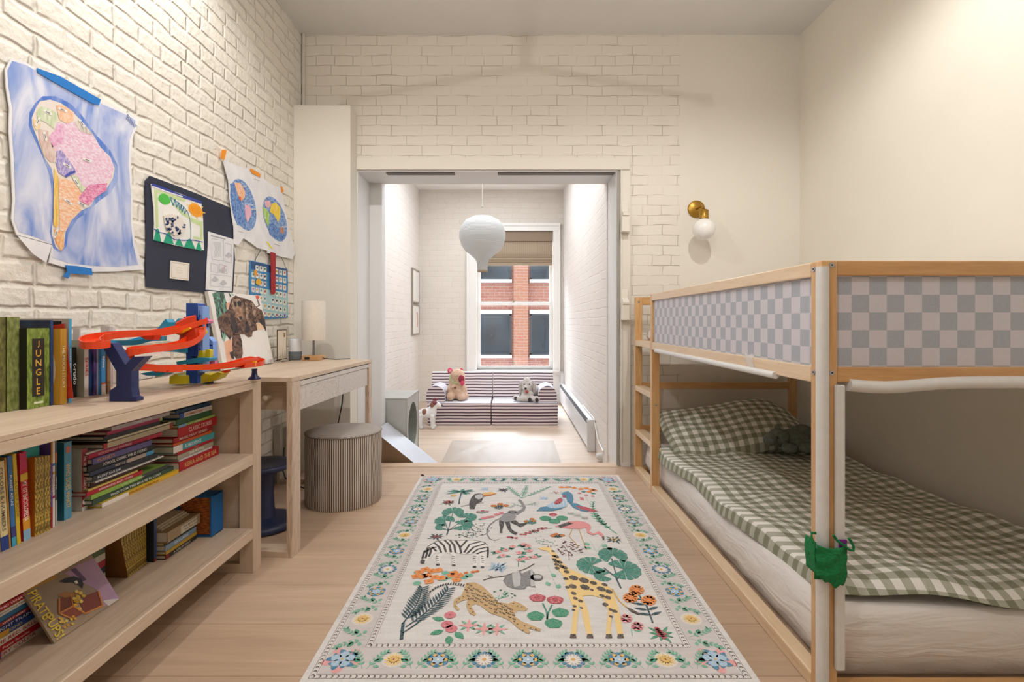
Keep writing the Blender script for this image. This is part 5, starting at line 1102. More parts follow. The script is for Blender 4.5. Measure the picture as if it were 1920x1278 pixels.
# ---------------------------------------------------------------- toy car track on the bookcase
tk = thing('toy_car_track', 'orange and blue plastic toy car track with a tall tower on top of the bookcase', 'toy', (-1.13, 1.7, .755))
OR = mat('e8491c', .3); OR2 = mat('c93a16', .35); TL = mat('2f9dc4', .35); NV = mat('0f1f5c', .35); BL = mat('17489e', .35); YL = mat('d8c81e', .35); PK = mat('e07fae', .4); LBL = mat('7fa6e6', .4); YO = mat('f0b012', .35)
def T_(l): return [DP(px, py, d) for px, py, d in l]
SEC = [(-.024, .017), (-.024, -.003), (.024, -.003), (.024, .017), (.021, .017), (.021, 0), (-.021, 0), (-.021, .017)]
def smooth_path(pts, n=6):
    out = []; P_ = [Vector(p) for p in pts]; P_ = [P_[0]*2-P_[1]]+P_+[P_[-1]*2-P_[-2]]
    for i in range(1, len(P_)-2):
        for j in range(n):
            t_ = j/n; a, b, c, d = P_[i-1], P_[i], P_[i+1], P_[i+2]
            out.append(.5*((2*b)+(c-a)*t_+(2*a-5*b+4*c-d)*t_*t_+(3*b-a-3*c+d)*t_**3))
    out.append(P_[-2]); return out
def track(name, pts, m_, sc=1.0, n=6): MB().sweep(smooth_path(T_(pts), n), [(a*sc, b*sc) for a, b in SEC], m_).build(name, parent=tk, smooth=False)
# main support: Y shaped
ys_ = [(188, 643), (210, 643), (235, 684), (248, 669), (272, 668), (246, 696), (246, 728), (248, 744), (255, 746), (255, 752), (205, 752), (205, 732), (218, 724), (218, 696)]
MB().prism([DP(px, py, 1.44) for px, py in ys_], (0, .030, 0), NV).build('support', parent=tk, bevel=.002)
track('track_loop', [(386, 604, 1.83), (345, 617, 1.78), (300, 627, 1.70), (255, 629, 1.62), (210, 632, 1.56), (178, 638, 1.50), (168, 646, 1.44), (178, 652, 1.40), (200, 648, 1.42)], OR)
track('track_loop', [(372, 612, 1.80), (368, 632, 1.78), (345, 648, 1.72), (300, 656, 1.62), (260, 660, 1.53), (238, 667, 1.50), (232, 678, 1.52), (242, 690, 1.55), (275, 692, 1.58), (310, 695, 1.62), (330, 695, 1.66)], OR)
track('track_loop', [(300, 693, 1.63), (350, 692, 1.70), (390, 691, 1.76), (430, 687, 1.84), (460, 679, 1.93), (478, 675, 1.99), (486, 680, 2.0), (478, 685, 1.96), (450, 688, 1.88)], OR, .85)
MB().prism([DP(px, py, 1.79) for px, py in ((330, 606), (350, 596), (368, 592), (371, 625), (368, 640), (355, 645), (335, 645), (338, 630), (330, 622))], (-.01, .012, .004), OR).build('track_junction', parent=tk, bevel=.002)
MB().prism([DP(px, py, 1.76) for px, py in ((355, 620), (365, 615), (368, 640), (350, 646), (338, 646), (345, 632))], (0, .02, 0), OR2).build('track_junction', parent=tk)
MB().prism([DP(px, py, 1.62) for px, py in ((262, 630), (290, 628), (288, 637), (272, 636))], (0, .03, 0), OR2).prism([DP(px, py, 1.60) for px, py in ((288, 694), (315, 694), (313, 698), (290, 698))], (0, .03, 0), OR2).build('track_clip', parent=tk)
# tower
tw = MB().prism([DP(px, py, 1.82) for px, py in ((349, 568), (370, 568), (370, 718.5), (349, 718.5))], (0, .045, 0), BL).build('tower', parent=tk, bevel=.002)
MB().prism([DP(px, py, 1.815) for px, py in ((344, 594), (371, 594), (371, 599), (344, 599))], (0, .05, 0), BL).build('tower_ledge', parent=tk)
tx0 = DP(370, 600, 1.82)[0]
m = MB().box(tx0, tx0+.018, 1.822, 1.863, .80, 1.035, LBL)
for z in (.84, .88, .92, .96, 1.0): m.cyl((tx0+.009, 1.8215, z), (tx0+.009, 1.820, z), .003, BL, 8)
m.box(tx0+.004, tx0+.007, 1.820, 1.8225, .80, 1.02, BL); m.build('tower_panel', parent=tk, bevel=.002)
MB().prism([DP(px, py, 1.88) for px, py in ((378, 632), (390, 631), (399, 640), (400, 672), (378, 672))], (0, .03, 0), LBL).prism([DP(px, py, 1.879) for px, py in ((380, 645), (398, 646), (398, 648), (380, 647))], (0, .002, 0), BL).prism([DP(px, py, 1.879) for px, py in ((380, 655), (398, 656), (398, 670), (380, 670))], (0, .002, 0), BL).build('tower_annex', parent=tk)
MB().prism([DP(px, py, 1.84) for px, py in ((358, 607), (388, 599), (392, 601), (390, 606), (362, 614))], (0, .03, 0), PK).build('launch_ramp', parent=tk)
MB().prism([DP(px, py, 1.845) for px, py in ((370, 612), (389, 606), (390, 612), (372, 618))], (0, .02, 0), NV).build('launch_arm', parent=tk)
MB().prism([DP(px, py, 1.90) for px, py in ((392, 660), (403, 659), (403, 685), (392, 688))], (0, .02, 0), PK).build('pink_sign', parent=tk)
MB().lathe([(.012, 0), (.016, .003), (.016, .012), (.012, .015)], DP(382, 622, 1.85), YL, 14, Matrix.Rotation(PI/2, 3, 'X')).build('yellow_wheel', parent=tk)
MB().prism([DP(px, py, 1.75) for px, py in ((328, 614), (333, 614), (334, 623), (354, 613), (356, 617), (334, 628), (328, 625))], (0, .01, 0), YO).build('yellow_lever', parent=tk, bevel=.002)
MB().prism([DP(px, py, 1.82) for px, py in ((357, 668), (371, 668), (374, 656), (380, 657), (380, 668), (384, 668), (386, 655), (394, 656), (393, 672), (370, 673))], (0, .02, 0), YL).build('yellow_gate', parent=tk, bevel=.002)
MB().prism([DP(px, py, 1.93) for px, py in ((440, 687), (470, 683), (474, 677), (479, 677), (479, 686), (460, 690))], (0, .012, 0), YO).build('yellow_lever', parent=tk, bevel=.002)
# teal ramps
track('teal_track', [(212, 646, 1.63), (245, 645, 1.68), (270, 639, 1.73), (295, 633, 1.78)], TL, .8)
track('teal_track', [(298, 657, 1.76), (330, 658, 1.80), (350, 661, 1.84), (372, 668, 1.88)], TL, .9)
MB().prism([DP(px, py, 1.80) for px, py in ((292, 621), (306, 602), (311, 597), (315, 604), (328, 604), (334, 596), (335, 604), (325, 612), (315, 618), (292, 622))], (0, .04, .0), TL).prism([DP(px, py, 1.80) for px, py in ((288, 632), (302, 630), (302, 639), (284, 639))], (0, .03, 0), TL).build('launcher', parent=tk, bevel=.002)
MB().prism([DP(px, py, 1.80) for px, py in ((330, 678), (371, 670), (393, 671), (392, 677), (370, 680), (332, 684))], (0, .05, 0), TL).build('platform', parent=tk, bevel=.002)
MB().prism([DP(px, py, 1.70) for px, py in ((262, 700), (300, 693), (322, 693), (316, 697), (300, 704), (275, 704))], (0, .05, 0), TL).build('platform', parent=tk, bevel=.002)
# base rocks and feet
MB().prism([DP(px, py, 1.80) for px, py in ((317, 720), (318, 706), (330, 700), (334, 703), (348, 704), (349, 720))], (0, .05, 0), YL).prism([DP(px, py, 1.84) for px, py in ((371, 718), (370, 708), (382, 700), (395, 703), (408, 697), (416, 700), (408, 710), (392, 716))], (0, .05, 0), YL).build('rock_base', parent=tk, bevel=.003)
MB().prism([DP(px, py, 1.86) for px, py in ((395, 702), (425, 693), (427, 697), (400, 708))], (0, .02, 0), OR).prism([DP(px, py, 1.87) for px, py in ((412, 699), (425, 694), (427, 697), (414, 703))], (0, .01, 0), PK).build('exit_ramp', parent=tk)
MB().lathe([(.0, .755), (.023, .755), (.022, .760), (.012, .768), (.009, .785), (.011, .795), (.0, .795)], (-.992-.01, 2.0, 0), NV, 24).build('foot', parent=tk)
MB().lathe([(.0, .755), (.018, .755), (.016, .760), (.008, .768), (.007, .79), (.0, .79)], (-1.10, 1.865, 0), NV, 20).build('foot', parent=tk)

# ---------------------------------------------------------------- books
PG = duo('d9d0be', 'ebe4d6', 200, (1, 6, 1), .3, .7, .85); FOIL = duo('6a5218', 'd2b04e', 260, (1, 1, .5), .42, .6, .35, 0, 3); GRASS = duo('4b5f1c', '93a84a', 120, (1, 1, .4), .35, .65, .6, .4); GRASSD = duo('4a4a22', '7c7a40', 120, (1, 1, .4), .35, .65, .6, .4)
def mm(c): return c if not isinstance(c, str) else mat(c, .5)
def book(label, loc, t, h, d, spine, title=None, tcol='e8e2d4', front=None, back=None, rot=(0, 0, 0), group=None, bands=(), th=None, pages=True, kind='book', tspan=(.12, .88), extra=None):
    o = thing(kind, label, 'book', loc, rot, group); sp_m, fm, bm = mm(spine), mm(front or spine), mm(back or front or spine); c = min(.0022, t*.18)
    m = MB(); m.box(-d, 0, -t/2, -t/2+c, 0, h, fm).box(-d, 0, t/2-c, t/2, 0, h, bm).box(-c, 0.0002, -t/2+.0001, t/2-.0001, 0.0001, h-.0001, sp_m)
    for z0, z1, col in bands: m.box(-.001, .0006, -t/2, t/2, z0*h, z1*h, mm(col))
    if title:
        a, b = tspan; m.text(title, (.0009, 0, h*(1-(a+b)/2)), (0, 0, -1), (0, 1, 0), th or min(t*.5, .02), mat(tcol, .5), h*(b-a))
    if extra: extra(m, t, h, d)
    m.build('cover', parent=o, world=False)
    if pages: MB().box(-d+.004, -c, -t/2+c, t/2-c, .003, h-.003, PG).build('pages', parent=o, world=False)
    return o
def dpt(xs, px): return xs*F/(px-CX)
def vbook(label, zb, xs, xl, xr, yt, d, spine, lean=0.0, **k):
    """standing book whose spine runs from picture column xl to xr"""
    a, b = dpt(xs, xl), dpt(xs, xr); t = (b-a)*(.98 if not lean else .93); h = H-(yt-CY)*((a+b)/2)/F-zb
    return book(label, (xs, (a+b)/2, zb), t, h, d, spine, rot=(lean, 0, 0), **k)
ZT = .7555; GT = 'books standing on the bookcase top'
def panel(m, t, h, d): m.box(.0002, .0008, -t*.28, t*.26, h*.14, h*.87, mat('2e2a24', .5)); [m.text(ch, (.0012, -.001, h*(.80-i*.118)), (0, 1, 0), (0, 0, 1), h*.085, mat('e0b04a', .4)) for i, ch in enumerate('JUNGLE')] and None or m.box(.0002, .0007, -t*.2, t*.2, h*.05, h*.075, mat('dfe6c8', .5))
vbook('olive grass patterned board book at the left edge of the bookcase top', ZT, -1.258, -14, 12, 594, .12, GRASSD, front=GRASSD, group=GT)
vbook('tall mossy green book right beside the black and green book', ZT, -1.255, 12.5, 37, 594, .13, GRASS if False else duo('5a6428', '8f9658', 110, (1, 1, .5), .35, .65, .6, .4), front='3a3a22', group=GT)
vbook('thick book with grass green spine and gold capitals in a black panel', ZT, -1.235, 50, 93, 615, .13, GRASS, front='15160f', group=GT, extra=panel)
vbook('tall navy starry picture book behind the grass green spine', ZT, -1.232, 94.5, 99.5, 600, .17, '25427c', front=duo('101a30', '1d3550', 14, (1, 1, 1), .45, .6, .5), group=GT)
vbook('ochre yellow book with a cream oval on its cover', ZT, -1.215, 113, 125, 616, .14, 'b9892c', front='c79430', group=GT, title='THE MOON STORY', tcol='ecd9a8',
      extra=lambda m, t, h, d: m.prism([(-.055+.042*math.cos(a), -t/2-.0006, h*.46+.075*math.sin(a)) for a in [2*PI*i/24 for i in range(24)]], (0, .0005, 0), mat('d9cbb4', .6)))
vbook('grey cover picture book with a bright light blue spine', ZT, -1.215, 129, 134.5, 597, .16, '3f9fce', front='a9a096', back='9c948a', group=GT, title='ROCKET BOOK', tcol='e8f0f4', extra=lambda m, t, h, d: m.box(-.05, -.02, -t/2-.0006, -t/2, h*.80, h*.97, mat('17171a', .5)))
book('thin red booklet leaning between the ochre and light blue books', (-1.200, 1.4060, ZT+.0145), .0025, .205, .12, 'b3321f', rot=(0, -.12, 0), group=GT, pages=False)
vbook('narrow black paperback with white lettering on its spine', ZT, -1.286, 137, 143.5, 651, .11, '191817', group=GT, title='t-rudo', tcol='eeeeee', th=.012, tspan=(.3, .75))
vbook('white hardback with grey green fox cover and red lettering', ZT, -1.266, 158, 166, 637, .13, 'd8d4cf', front='a8a894', group=GT, title='SERIES', tcol='c0392b', th=.010, tspan=(.25, .7),
      extra=lambda m, t, h, d: m.prism([(-.045, -t/2-.0006, h*.35), (-.02, -t/2-.0006, h*.62), (-.03, -t/2-.0006, h*.52), (-.055, -t/2-.0006, h*.66), (-.05, -t/2-.0006, h*.5)], (0, .0005, 0), mat('8a5a32', .6)))
vbook('slim navy blue book next to the white fox book', ZT, -1.272, 167, 174, 651, .12, '24406e', group=GT, back='dddddd')
vbook('slim purple patterned book between the navy and the white ones', ZT, -1.266, 175.5, 182.5, 652, .12, duo('2b3560', '6a4a8c', 50, (1, 1, .5), .4, .6, .5), group=GT, back='e4e4e4')
vbook('thin pale lilac book beside the purple patterned one', ZT, -1.262, 183.5, 189, 653, .12, 'cfc6d8', group=GT)
vbook('sky blue book with white and orange foot at the end of the row', ZT, -1.252, 190, 198, 652, .12, '3f8fc8', group=GT, bands=((0, .22, 'e6e2da'), (.22, .26, 'd8622e')), title='Blues', tcol='f0f0f0', tspan=(.1, .5))
vbook('large thin pinkish grey book standing against the wall behind the row', ZT, -1.376, 205, 212, 612, .03, 'c9bfc0', front='cfc5c4', group=GT)
book('tall pale grey book at the back of the row behind the fox book', (-1.395, 1.66, ZT), .006, .20, .02, 'c9bdbb', group=GT)
bkd = thing('bookend', 'plain wooden bookend plate holding the row of books on the bookcase top', 'bookend', (-1.30, 1.62, ZT))
MB().box(-1.345, -1.252, 1.592, 1.605, ZT, .90, wood('bookend_wood', '8f6f52', 'a58364', (4, 1, 4), 10)).build('upright', parent=bkd, bevel=.002)
# ---- middle shelf, standing
ZM = .4655; GM = 'books standing on the middle shelf'
vbook('purple edged picture book at the very left of the middle shelf', ZM, -1.14, -22, -2, 850, .16, '8d7fa6', group=GM, front='a49ab8')
vbook('cream spine book with blue foot and large letters, leaning left', ZM, -1.14, 2, 17, 862, .16, 'e2cf9c', lean=.055, group=GM, bands=((0, .16, '233f88'),), title='COLORS & NUMBERS', tcol='6d6a58', tspan=(.05, .8))
vbook('thin ochre book beside the cream leaning one', ZM, -1.14, 17.5, 21, 855, .15, 'b98630', lean=.055, group=GM)
vbook('thin blue book with white capitals leaning on the middle shelf', ZM, -1.14, 22.2, 31, 852, .15, '3a70b0', lean=.055, group=GM, bands=((0, .1, '3fa3c4'), (.1, .22, '3a3c80')), title='PLANET ATLAS', tcol='e6ecf2', tspan=(.06, .7))
vbook('thin lemon yellow book leaning beside the blue one', ZM, -1.14, 32, 39.5, 848, .15, 'd7b92c', lean=.055, group=GM, title='A LITTLE BOOK', tcol='9c7c1c', th=.006)
vbook('thin teal and green book behind the red encyclopedia', ZM, -1.15, 40, 43.5, 852, .14, '2f8186', lean=.055, group=GM, bands=((0, .3, '7c9440'),))
vbook('red book with yellow bands and white title leaning slightly', ZM, -1.142, 44, 58, 845, .15, 'c4182c', lean=.055, group=GM, bands=((0, .12, '86b4d2'), (.12, .26, 'dd9a28'), (.68, .76, 'd9b028'), (.8, 1.0, 'bf2352')), title='MY 1ST ENCYCLOPEDIA', tcol='f4e8e0', tspan=(.33, .78), th=.011)
for i, (a, b, l) in enumerate(((65, 72, 'first gold foil spine from the orange cover'), (72.4, 78, 'second gold foil spine from the orange cover'), (78.4, 82, 'third gold foil spine on the middle shelf'), (84, 89, 'fourth gold foil spine on the middle shelf'), (89.4, 94.5, 'fifth gold foil spine beside the purple book'))):
    vbook('thin storybook with '+l, ZM, -1.141, a, b, 857-i, .15, FOIL, front='d07c22' if i == 0 else 'c8b070', group=GM)
vbook('slim silver grey storybook between two gold foil spines', ZM, -1.143, 82.3, 83.7, 860, .14, 'b9b4a8', group=GM)
vbook('thin purple and red book with ochre top behind the gold spines', ZM, -1.146, 95.2, 98.5, 830, .15, '6a4fa0', group=GM, bands=((0, .25, 'a82a3c'), (.76, 1, 'b9822e')), title='ALL ABOUT US', tcol='e8e0ee')
vbook('white book with coloured dots along its spine', ZM, -1.146, 98.9, 103, 828, .15, 'ddd8d2', group=GM, title='COUNT THE DOTS', tcol='7a3a4a', tspan=(.3, .75), bands=((.34, .37, 'b02a4a'), (.62, .65, 'c8902a'), (.72, .75, '3a7ab0')))
vbook('dark grey book with orange top next to the thick teal book', ZM, -1.148, 103.4, 107, 826, .15, '43474c', group=GM, bands=((.74, .86, 'b8642c'), (.0, .3, 'a8a8a2')), title='NIGHT SKIES', tcol='d8d8d0')
vbook('thick teal blue book with yellow title', ZM, -1.157, 120, 134.5, 828, .15, '4d90ac', front='26708c', group=GM, title='WHO DOES WHAT?', tcol='ddb45c', tspan=(.28, .85), th=.014,
      extra=lambda m, t, h, d: m.box(.0003, .001, -.006, .006, h*.86, h*.94, mat('c86a5a', .5)))
vbook('white floral cover book with dusty red spine', ZM, -1.166, 153.5, 164, 841, .15, '9c2f38', front='cfc8bc', group=GM, title='THE SECRET GARDEN', tcol='e8d8d4', tspan=(.08, .72), bands=((0, .06, 'e6e0d8'),), extra=lambda m, t, h, d: (m.cyl((.0002, 0, h*.14), (.001, 0, h*.14), .008, mat('ece6e0', .5), 16), [m.prism([(-.03-.02*i+.008*math.cos(a), -t/2-.0006, h*(.3+.17*i)+.01*math.sin(a)) for a in [PI*j/3 for j in range(6)]], (0, .0005, 0), mat('4f5a4c', .6)) for i in range(4)]) and None)
book('teal box book lying on top of the gold foil spines', (-1.160, 1.262, .6635), .026, .12, .17, '2f9c98', rot=(PI/2, 0, 0), group=GM)
# ---- middle shelf, lying: first pile. (thickness, y0, y1, xs, spine, cover, title, tcol, label)
def pile(items, z0, grp, base_d=.2):
    z = z0
    for it in items:
        t, y0, y1, xs, spn, cov, ti, tc, lab = it[:9]; kw = it[9] if len(it) > 9 else {}
        book(lab, (xs, y1, z+t/2), t-.0006, y1-y0, kw.pop('d', base_d), spn, title=ti, tcol=tc, front=cov, rot=(PI/2, 0, 0), group=grp, **kw); z += t
    return z
GP = 'pile of lying books in the middle of the middle shelf'
pile([
 (.0125, 1.418, 1.745, -1.131, 'e0b02a', 'd0b42c', 'FINNEGAN SERIES FUN', '7c3c20', 'yellow and white book at the very bottom of the middle pile', dict(bands=((.70, 1.0, 'e6ddd4'),))),
 (.0145, 1.400, 1.735, -1.142, '31493f', '2c4438', 'FIND TOM THE MOUSE IN LUNA', 'dfe4dc', 'dark green book second from the bottom of the middle pile'),
 (.0125, 1.400, 1.71, -1.146, '8db04a', '8aa84c', 'In One Tidepool Waters', 'eef2d8', 'lime green book third from the bottom of the middle pile', dict(bands=((.0, .38, '3d4240'),))),
 (.0125, 1.390, 1.60, -1.150, 'b01a2e', 'a81a2c', 'MERMAIDS AND STARS', 'f0d8d8', 'thin crimson book above the lime green one'),
 (.006, 1.395, 1.58, -1.150, 'cbb35e', 'c8b060', None, 'ffffff', 'very thin straw yellow book above the crimson one'),
 (.014, 1.41, 1.66, -1.155, '4b2a28', '4a2a28', None, 'ffffff', 'dark brown book with a white lower page edge', dict(bands=())),
 (.004, 1.405, 1.68, -1.138, 'd9d3cd', 'c9c3bd', None, 'ffffff', 'very thin white booklet in the middle of the pile'),
 (.0145, 1.405, 1.66, -1.145, '23252a', '222428', 'RUDY SAILOR', 'dcdce0', 'charcoal book with small white title under the blue grey one', dict(tspan=(.05, .4))),
 (.0125, 1.40, 1.65, -1.150, '343d54', '2c3444', 'BEETLE SKIES', 'd8c8b8', 'slate blue book with light blue end', dict(bands=((0, .14, '4a9ac4'), (.14, .45, 'b8a89a')))),
 (.0175, 1.395, 1.66, -1.152, '1a1a1d', '1b1b1e', 'SCHOOL COSMIC FABLES STORIES', 'e6e6e6', 'thick black book with white capitals in the middle pile', dict(tspan=(.2, .85))),
 (.0160, 1.410, 1.64, -1.150, '5f5790', '6a6080', 'PLANETS', 'd8914a', 'muted purple book with orange title', dict(tspan=(.06, .35))),
 (.0130, 1.405, 1.70, -1.158, 'b3173c', 'a8163a', 'GOODNIGHT UNIVERSE', 'ecc4cc', 'raspberry red book above the purple one', dict(tspan=(.1, .55))),
 (.0060, 1.400, 1.71, -1.160, 'c4b8b4', 'b4a8a4', None, 'ffffff', 'thin pinkish white book under the tan one'),
 (.0150, 1.440, 1.735, -1.145, 'b9a98c', '4a3c34', None, 'ffffff', 'tan book with dark cover and striped page edges', dict(bands=((0, .05, 'a03028'), (.95, 1, 'a03028')))),
 (.0070, 1.46, 1.73, -1.148, 'd9cfae', '3a322c', None, 'ffffff', 'thin cream book second below the magenta one'),
 (.0120, 1.45, 1.68, -1.150, '1f1d1d', '211f1f', None, 'ffffff', 'black book just below the magenta one'),
 (.0110, 1.46, 1.69, -1.150, 'a02450', 'a03048', None, 'ffffff', 'magenta book near the top of the middle pile', dict(bands=((0, .05, '9cb86a'),))),
 (.0120, 1.47, 1.72, -1.145, 'b0a6a8', 'a87c84', 'AWAY TO SEA', 'f2eef0', 'grey book with white title at the top of the middle pile'),
], ZM, GP)
GQ = 'pile of lying books at the right end of the middle shelf'
pile([
 (.033, 1.755, 1.99, -1.135, 'a9141e', 'a3121c', 'KEIRA AND THE SEA', 'd8b070', 'thick red book with gold title at the bottom of the right pile', dict(tspan=(.12, .92))),
 (.007, 1.76, 1.955, -1.14, 'c9c4c4', 'b8b4b4', None, 'ffffff', 'thin light grey book above the thick red one'),
 (.016, 1.755, 1.965, -1.142, '9c937f', '8f8674', 'THE MYTHS', 'e8e4d8', 'sand grey book with pale title in the right pile'),
 (.011, 1.755, 1.965, -1.143, 'a81420', 'a01420', 'Legends', 'd8a0a0', 'thin red book under the teal one'),
 (.023, 1.735, 1.975, -1.143, '3f9498', '3a8c90', 'ROBODEVICE', 'e6f2f2', 'teal book with a white label on its spine', dict(bands=((.80, 1, 'ded6cc'),), tspan=(.25, .65))),
 (.010, 1.735, 1.96, -1.144, 'b8501c', 'b04c1c', None, 'ffffff', 'thin burnt orange book on the teal one'),
 (.017, 1.74, 1.965, -1.146, 'a81a1e', 'a0181c', 'MAGIC CRAFT REVISED', 'eadcd0', 'dark red book with white lettering above the orange one'),
 (.031, 1.755, 1.985, -1.140, 'b5121c', 'ac121a', 'CLASSIC STORIES', 'e8c8c0', 'thick bright red book in the upper half of the right pile', dict(tspan=(.25, .85))),
 (.010, 1.76, 1.975, -1.142, 'a3b65c', '90a850', 'GREEN', 'f0f4d8', 'thin light green and blue book above the bright red one', dict(bands=((.8, 1, '7aa6c8'),))),
 (.020, 1.755, 1.955, -1.145, '2a5c38', '28583a', None, 'ffffff', 'forest green book near the top of the right pile'),
 (.018, 1.77, 1.96, -1.144, 'd2ccc4', '2a4c9a', 'COMMOTION', 'c86a24', 'white book with orange title on the forest green one', dict(bands=((.88, 1.0, '2a4c9a'),), tspan=(.15, .7))),
 (.012, 1.76, 1.965, -1.150, '1f4a6a', '1c4464', None, 'ffffff', 'dark blue book on top of the right pile'),
], ZM, GQ, .19)
# ---- lower shelf
ZL = .1755; GL = 'books on the lower shelf'
pile([
 (.017, 1.12, 1.40, -1.219, 'd8cfc4', 'c4302c', "EVERY COLOR", 'b02a3a', 'red and purple lettered book at the bottom of the lower left pile', dict(bands=((.62, .72, '5a4a9a'), (.72, .8, 'd88a28')))),
 (.015, 1.12, 1.40, -1.215, 'b3161f', 'ac161e', 'Puppy Surprise', 'f0d8d0', 'red book second from the bottom of the lower left pile'),
 (.017, 1.12, 1.40, -1.217, 'e2ddd2', 'd8d2c6', 'THE RED BALL', 'b8383c', 'white book with a red dot on the spine in the lower left pile', dict(bands=((.66, .72, 'c02028'),))),
 (.014, 1.12, 1.40, -1.219, '2c50a0', 'c8a032', 'POND', 'e0c040', 'blue and yellow book in the lower left pile', dict(bands=((.55, .78, 'cf9a34'),))),
 (.015, 1.12, 1.39, -1.217, '1c2f66', '1c3468', 'NIGHT TRAIN', 'c8d0e6', 'navy book in the lower left pile'),
 (.010, 1.12, 1.39, -1.216, '9c2a2c', '2a5a84', 'WHAT NOW', 'f0e6e6', 'thin red and blue book in the lower left pile', dict(bands=((0, .3, '26507c'),))),
 (.013, 1.12, 1.38, -1.218, '2f6a96', '2a6490', None, 'ffffff', 'steel blue book in the lower left pile', dict(bands=((.0, .02, 'cccccc'),))),
 (.012, 1.12, 1.38, -1.217, 'ded8cc', 'd0a83a', 'Summer Song Time', '55504a', 'cream book with dark script in the lower left pile'),
 (.013, 1.12, 1.38, -1.219, 'b8202c', 'b0202a', 'WHO WHAT', 'f2e6e4', 'red book with white capitals at the top of the lower left pile'),
], ZL, 'pile of lying books at the left end of the lower shelf', .17)
BEH = [('8d2a2c', 'HERO'), ('b9b4a8', None), ('2a3440', 'NIGHT'), ('a8283a', 'CARS'), ('c9c0b0', None), ('5a6a4a', 'FROG')]
for i, (c, ti) in enumerate(BEH):
    book(['dark red', 'pale grey', 'near black', 'crimson', 'cream', 'moss green'][i]+' book lying behind the treasure chest picture book', (-1.238, 1.565, ZL+.010+i*.0205), .020, .19, .14, c, rot=(PI/2, 0, 0), group='books lying behind the pirate cover', title=ti, tcol='e8e0d8', tspan=(.05, .4))
for i in range(2):
    book('gold foil spined storybook lying flat behind the treasure chest cover, '+['lower', 'upper'][i], (-1.226, 1.50, ZL+.136+i*.011), .0105, .22, .12, FOIL, front=FOIL, rot=(PI/2, 0, 0), group='gold storybooks lying behind the pirate cover')
fan = [(0.36-.037*i) for i in range(10)]
for i in range(10):
    y = 1.618+.0095*i; ordn = ['first', 'second', 'third', 'fourth', 'fifth', 'sixth', 'seventh', 'eighth', 'ninth', 'tenth'][i]
    book('gold foil spined storybook, '+ordn+' from left in the fan on the lower shelf', (-1.205-.001*i, y, ZL+.001), .0088, .198, .16, FOIL, front='8a5a2a' if i == 0 else '9c8a50', rot=(fan[i]*.62, 0, 0), group='gold spined storybooks fanned out on the lower shelf')
book('tall dark blue book standing right of the gold fan', (-1.195, 1.722, ZL), .012, .175, .16, '39507e', front='22262e', group=GL, bands=((0, .06, '8a2a2c'),))
def boxlab(m, t, h, d): m.box(.0003, .001, -t*.42, t*.30, .02, h*.62, mat('e4dccb', .6)); [m.text(s_, (.0014, t*(.10-.30*k), h*.32), (0, 0, -1), (0, 1, 0), .007, mat('6a5a48', .6), h*.5) for k, s_ in enumerate(('THE BUG BOX', 'The Tale Set'))] and None
pile([
 (.015, 1.735, 1.905, -1.168, '2a2422', '241f1e', 'A GRUFF DAY', 'd8d0c8', 'black book at the bottom of the short pile beside the blue album', dict(bands=((.9, 1, '8a2a28'),))),
 (.012, 1.735, 1.905, -1.168, 'b5942c', 'ac8c2c', None, 'ffffff', 'mustard book second from the bottom of the short pile'),
 (.019, 1.735, 1.905, -1.170, '7f94a8', '788ca0', 'SKYLARK', 'd6dee6', 'grey blue book in the short pile beside the blue album'),
 (.010, 1.735, 1.895, -1.174, '4a3c28', 'c0a02c', None, 'ffffff', 'dark brown and gold book in the short pile'),
 (.036, 1.735, 1.915, -1.162, 'b09a7c', 'a8926f', None, 'ffffff', 'tan box book with a cream label on top of the short pile', dict(extra=boxlab)),
], ZL, 'short pile of books beside the blue album', .15)
for i in range(3):
    book(['beige booklet lowest of three loose on the tan box', 'beige booklet middle of three loose on the tan box', 'beige booklet topmost of three loose on the tan box'][i], (-1.19-.006*i, 1.895-.004*i, ZL+.0950+.0065*i), .0058, .15, .13, 'c2b398', front='cbbda2', rot=(PI/2, 0, 0), group='loose beige booklets')
al = thing('photo_album', 'bright blue box album with ragged orange page edges at the right end of lower shelf', 'album', (-1.14, 1.92, ZL))
AB = mat('1763a4', .55); OE = duo('6a3a1c', 'c8702c', 60, (1, 1, 5), .35, .6, .8, .6)
MB().box(-1.25, -1.118, 1.917, 1.988, ZL, ZL+.006, AB).box(-1.25, -1.118, 1.917, 1.988, .322, .328, AB).box(-1.25, -1.243, 1.917, 1.988, ZL, .328, AB).box(-1.126, -1.118, 1.915, 1.99, ZL, .328, AB).build('cover', parent=al, bevel=.002)
MB().box(-1.241, -1.128, 1.922, 1.985, ZL+.008, .320, OE).build('pages', parent=al)
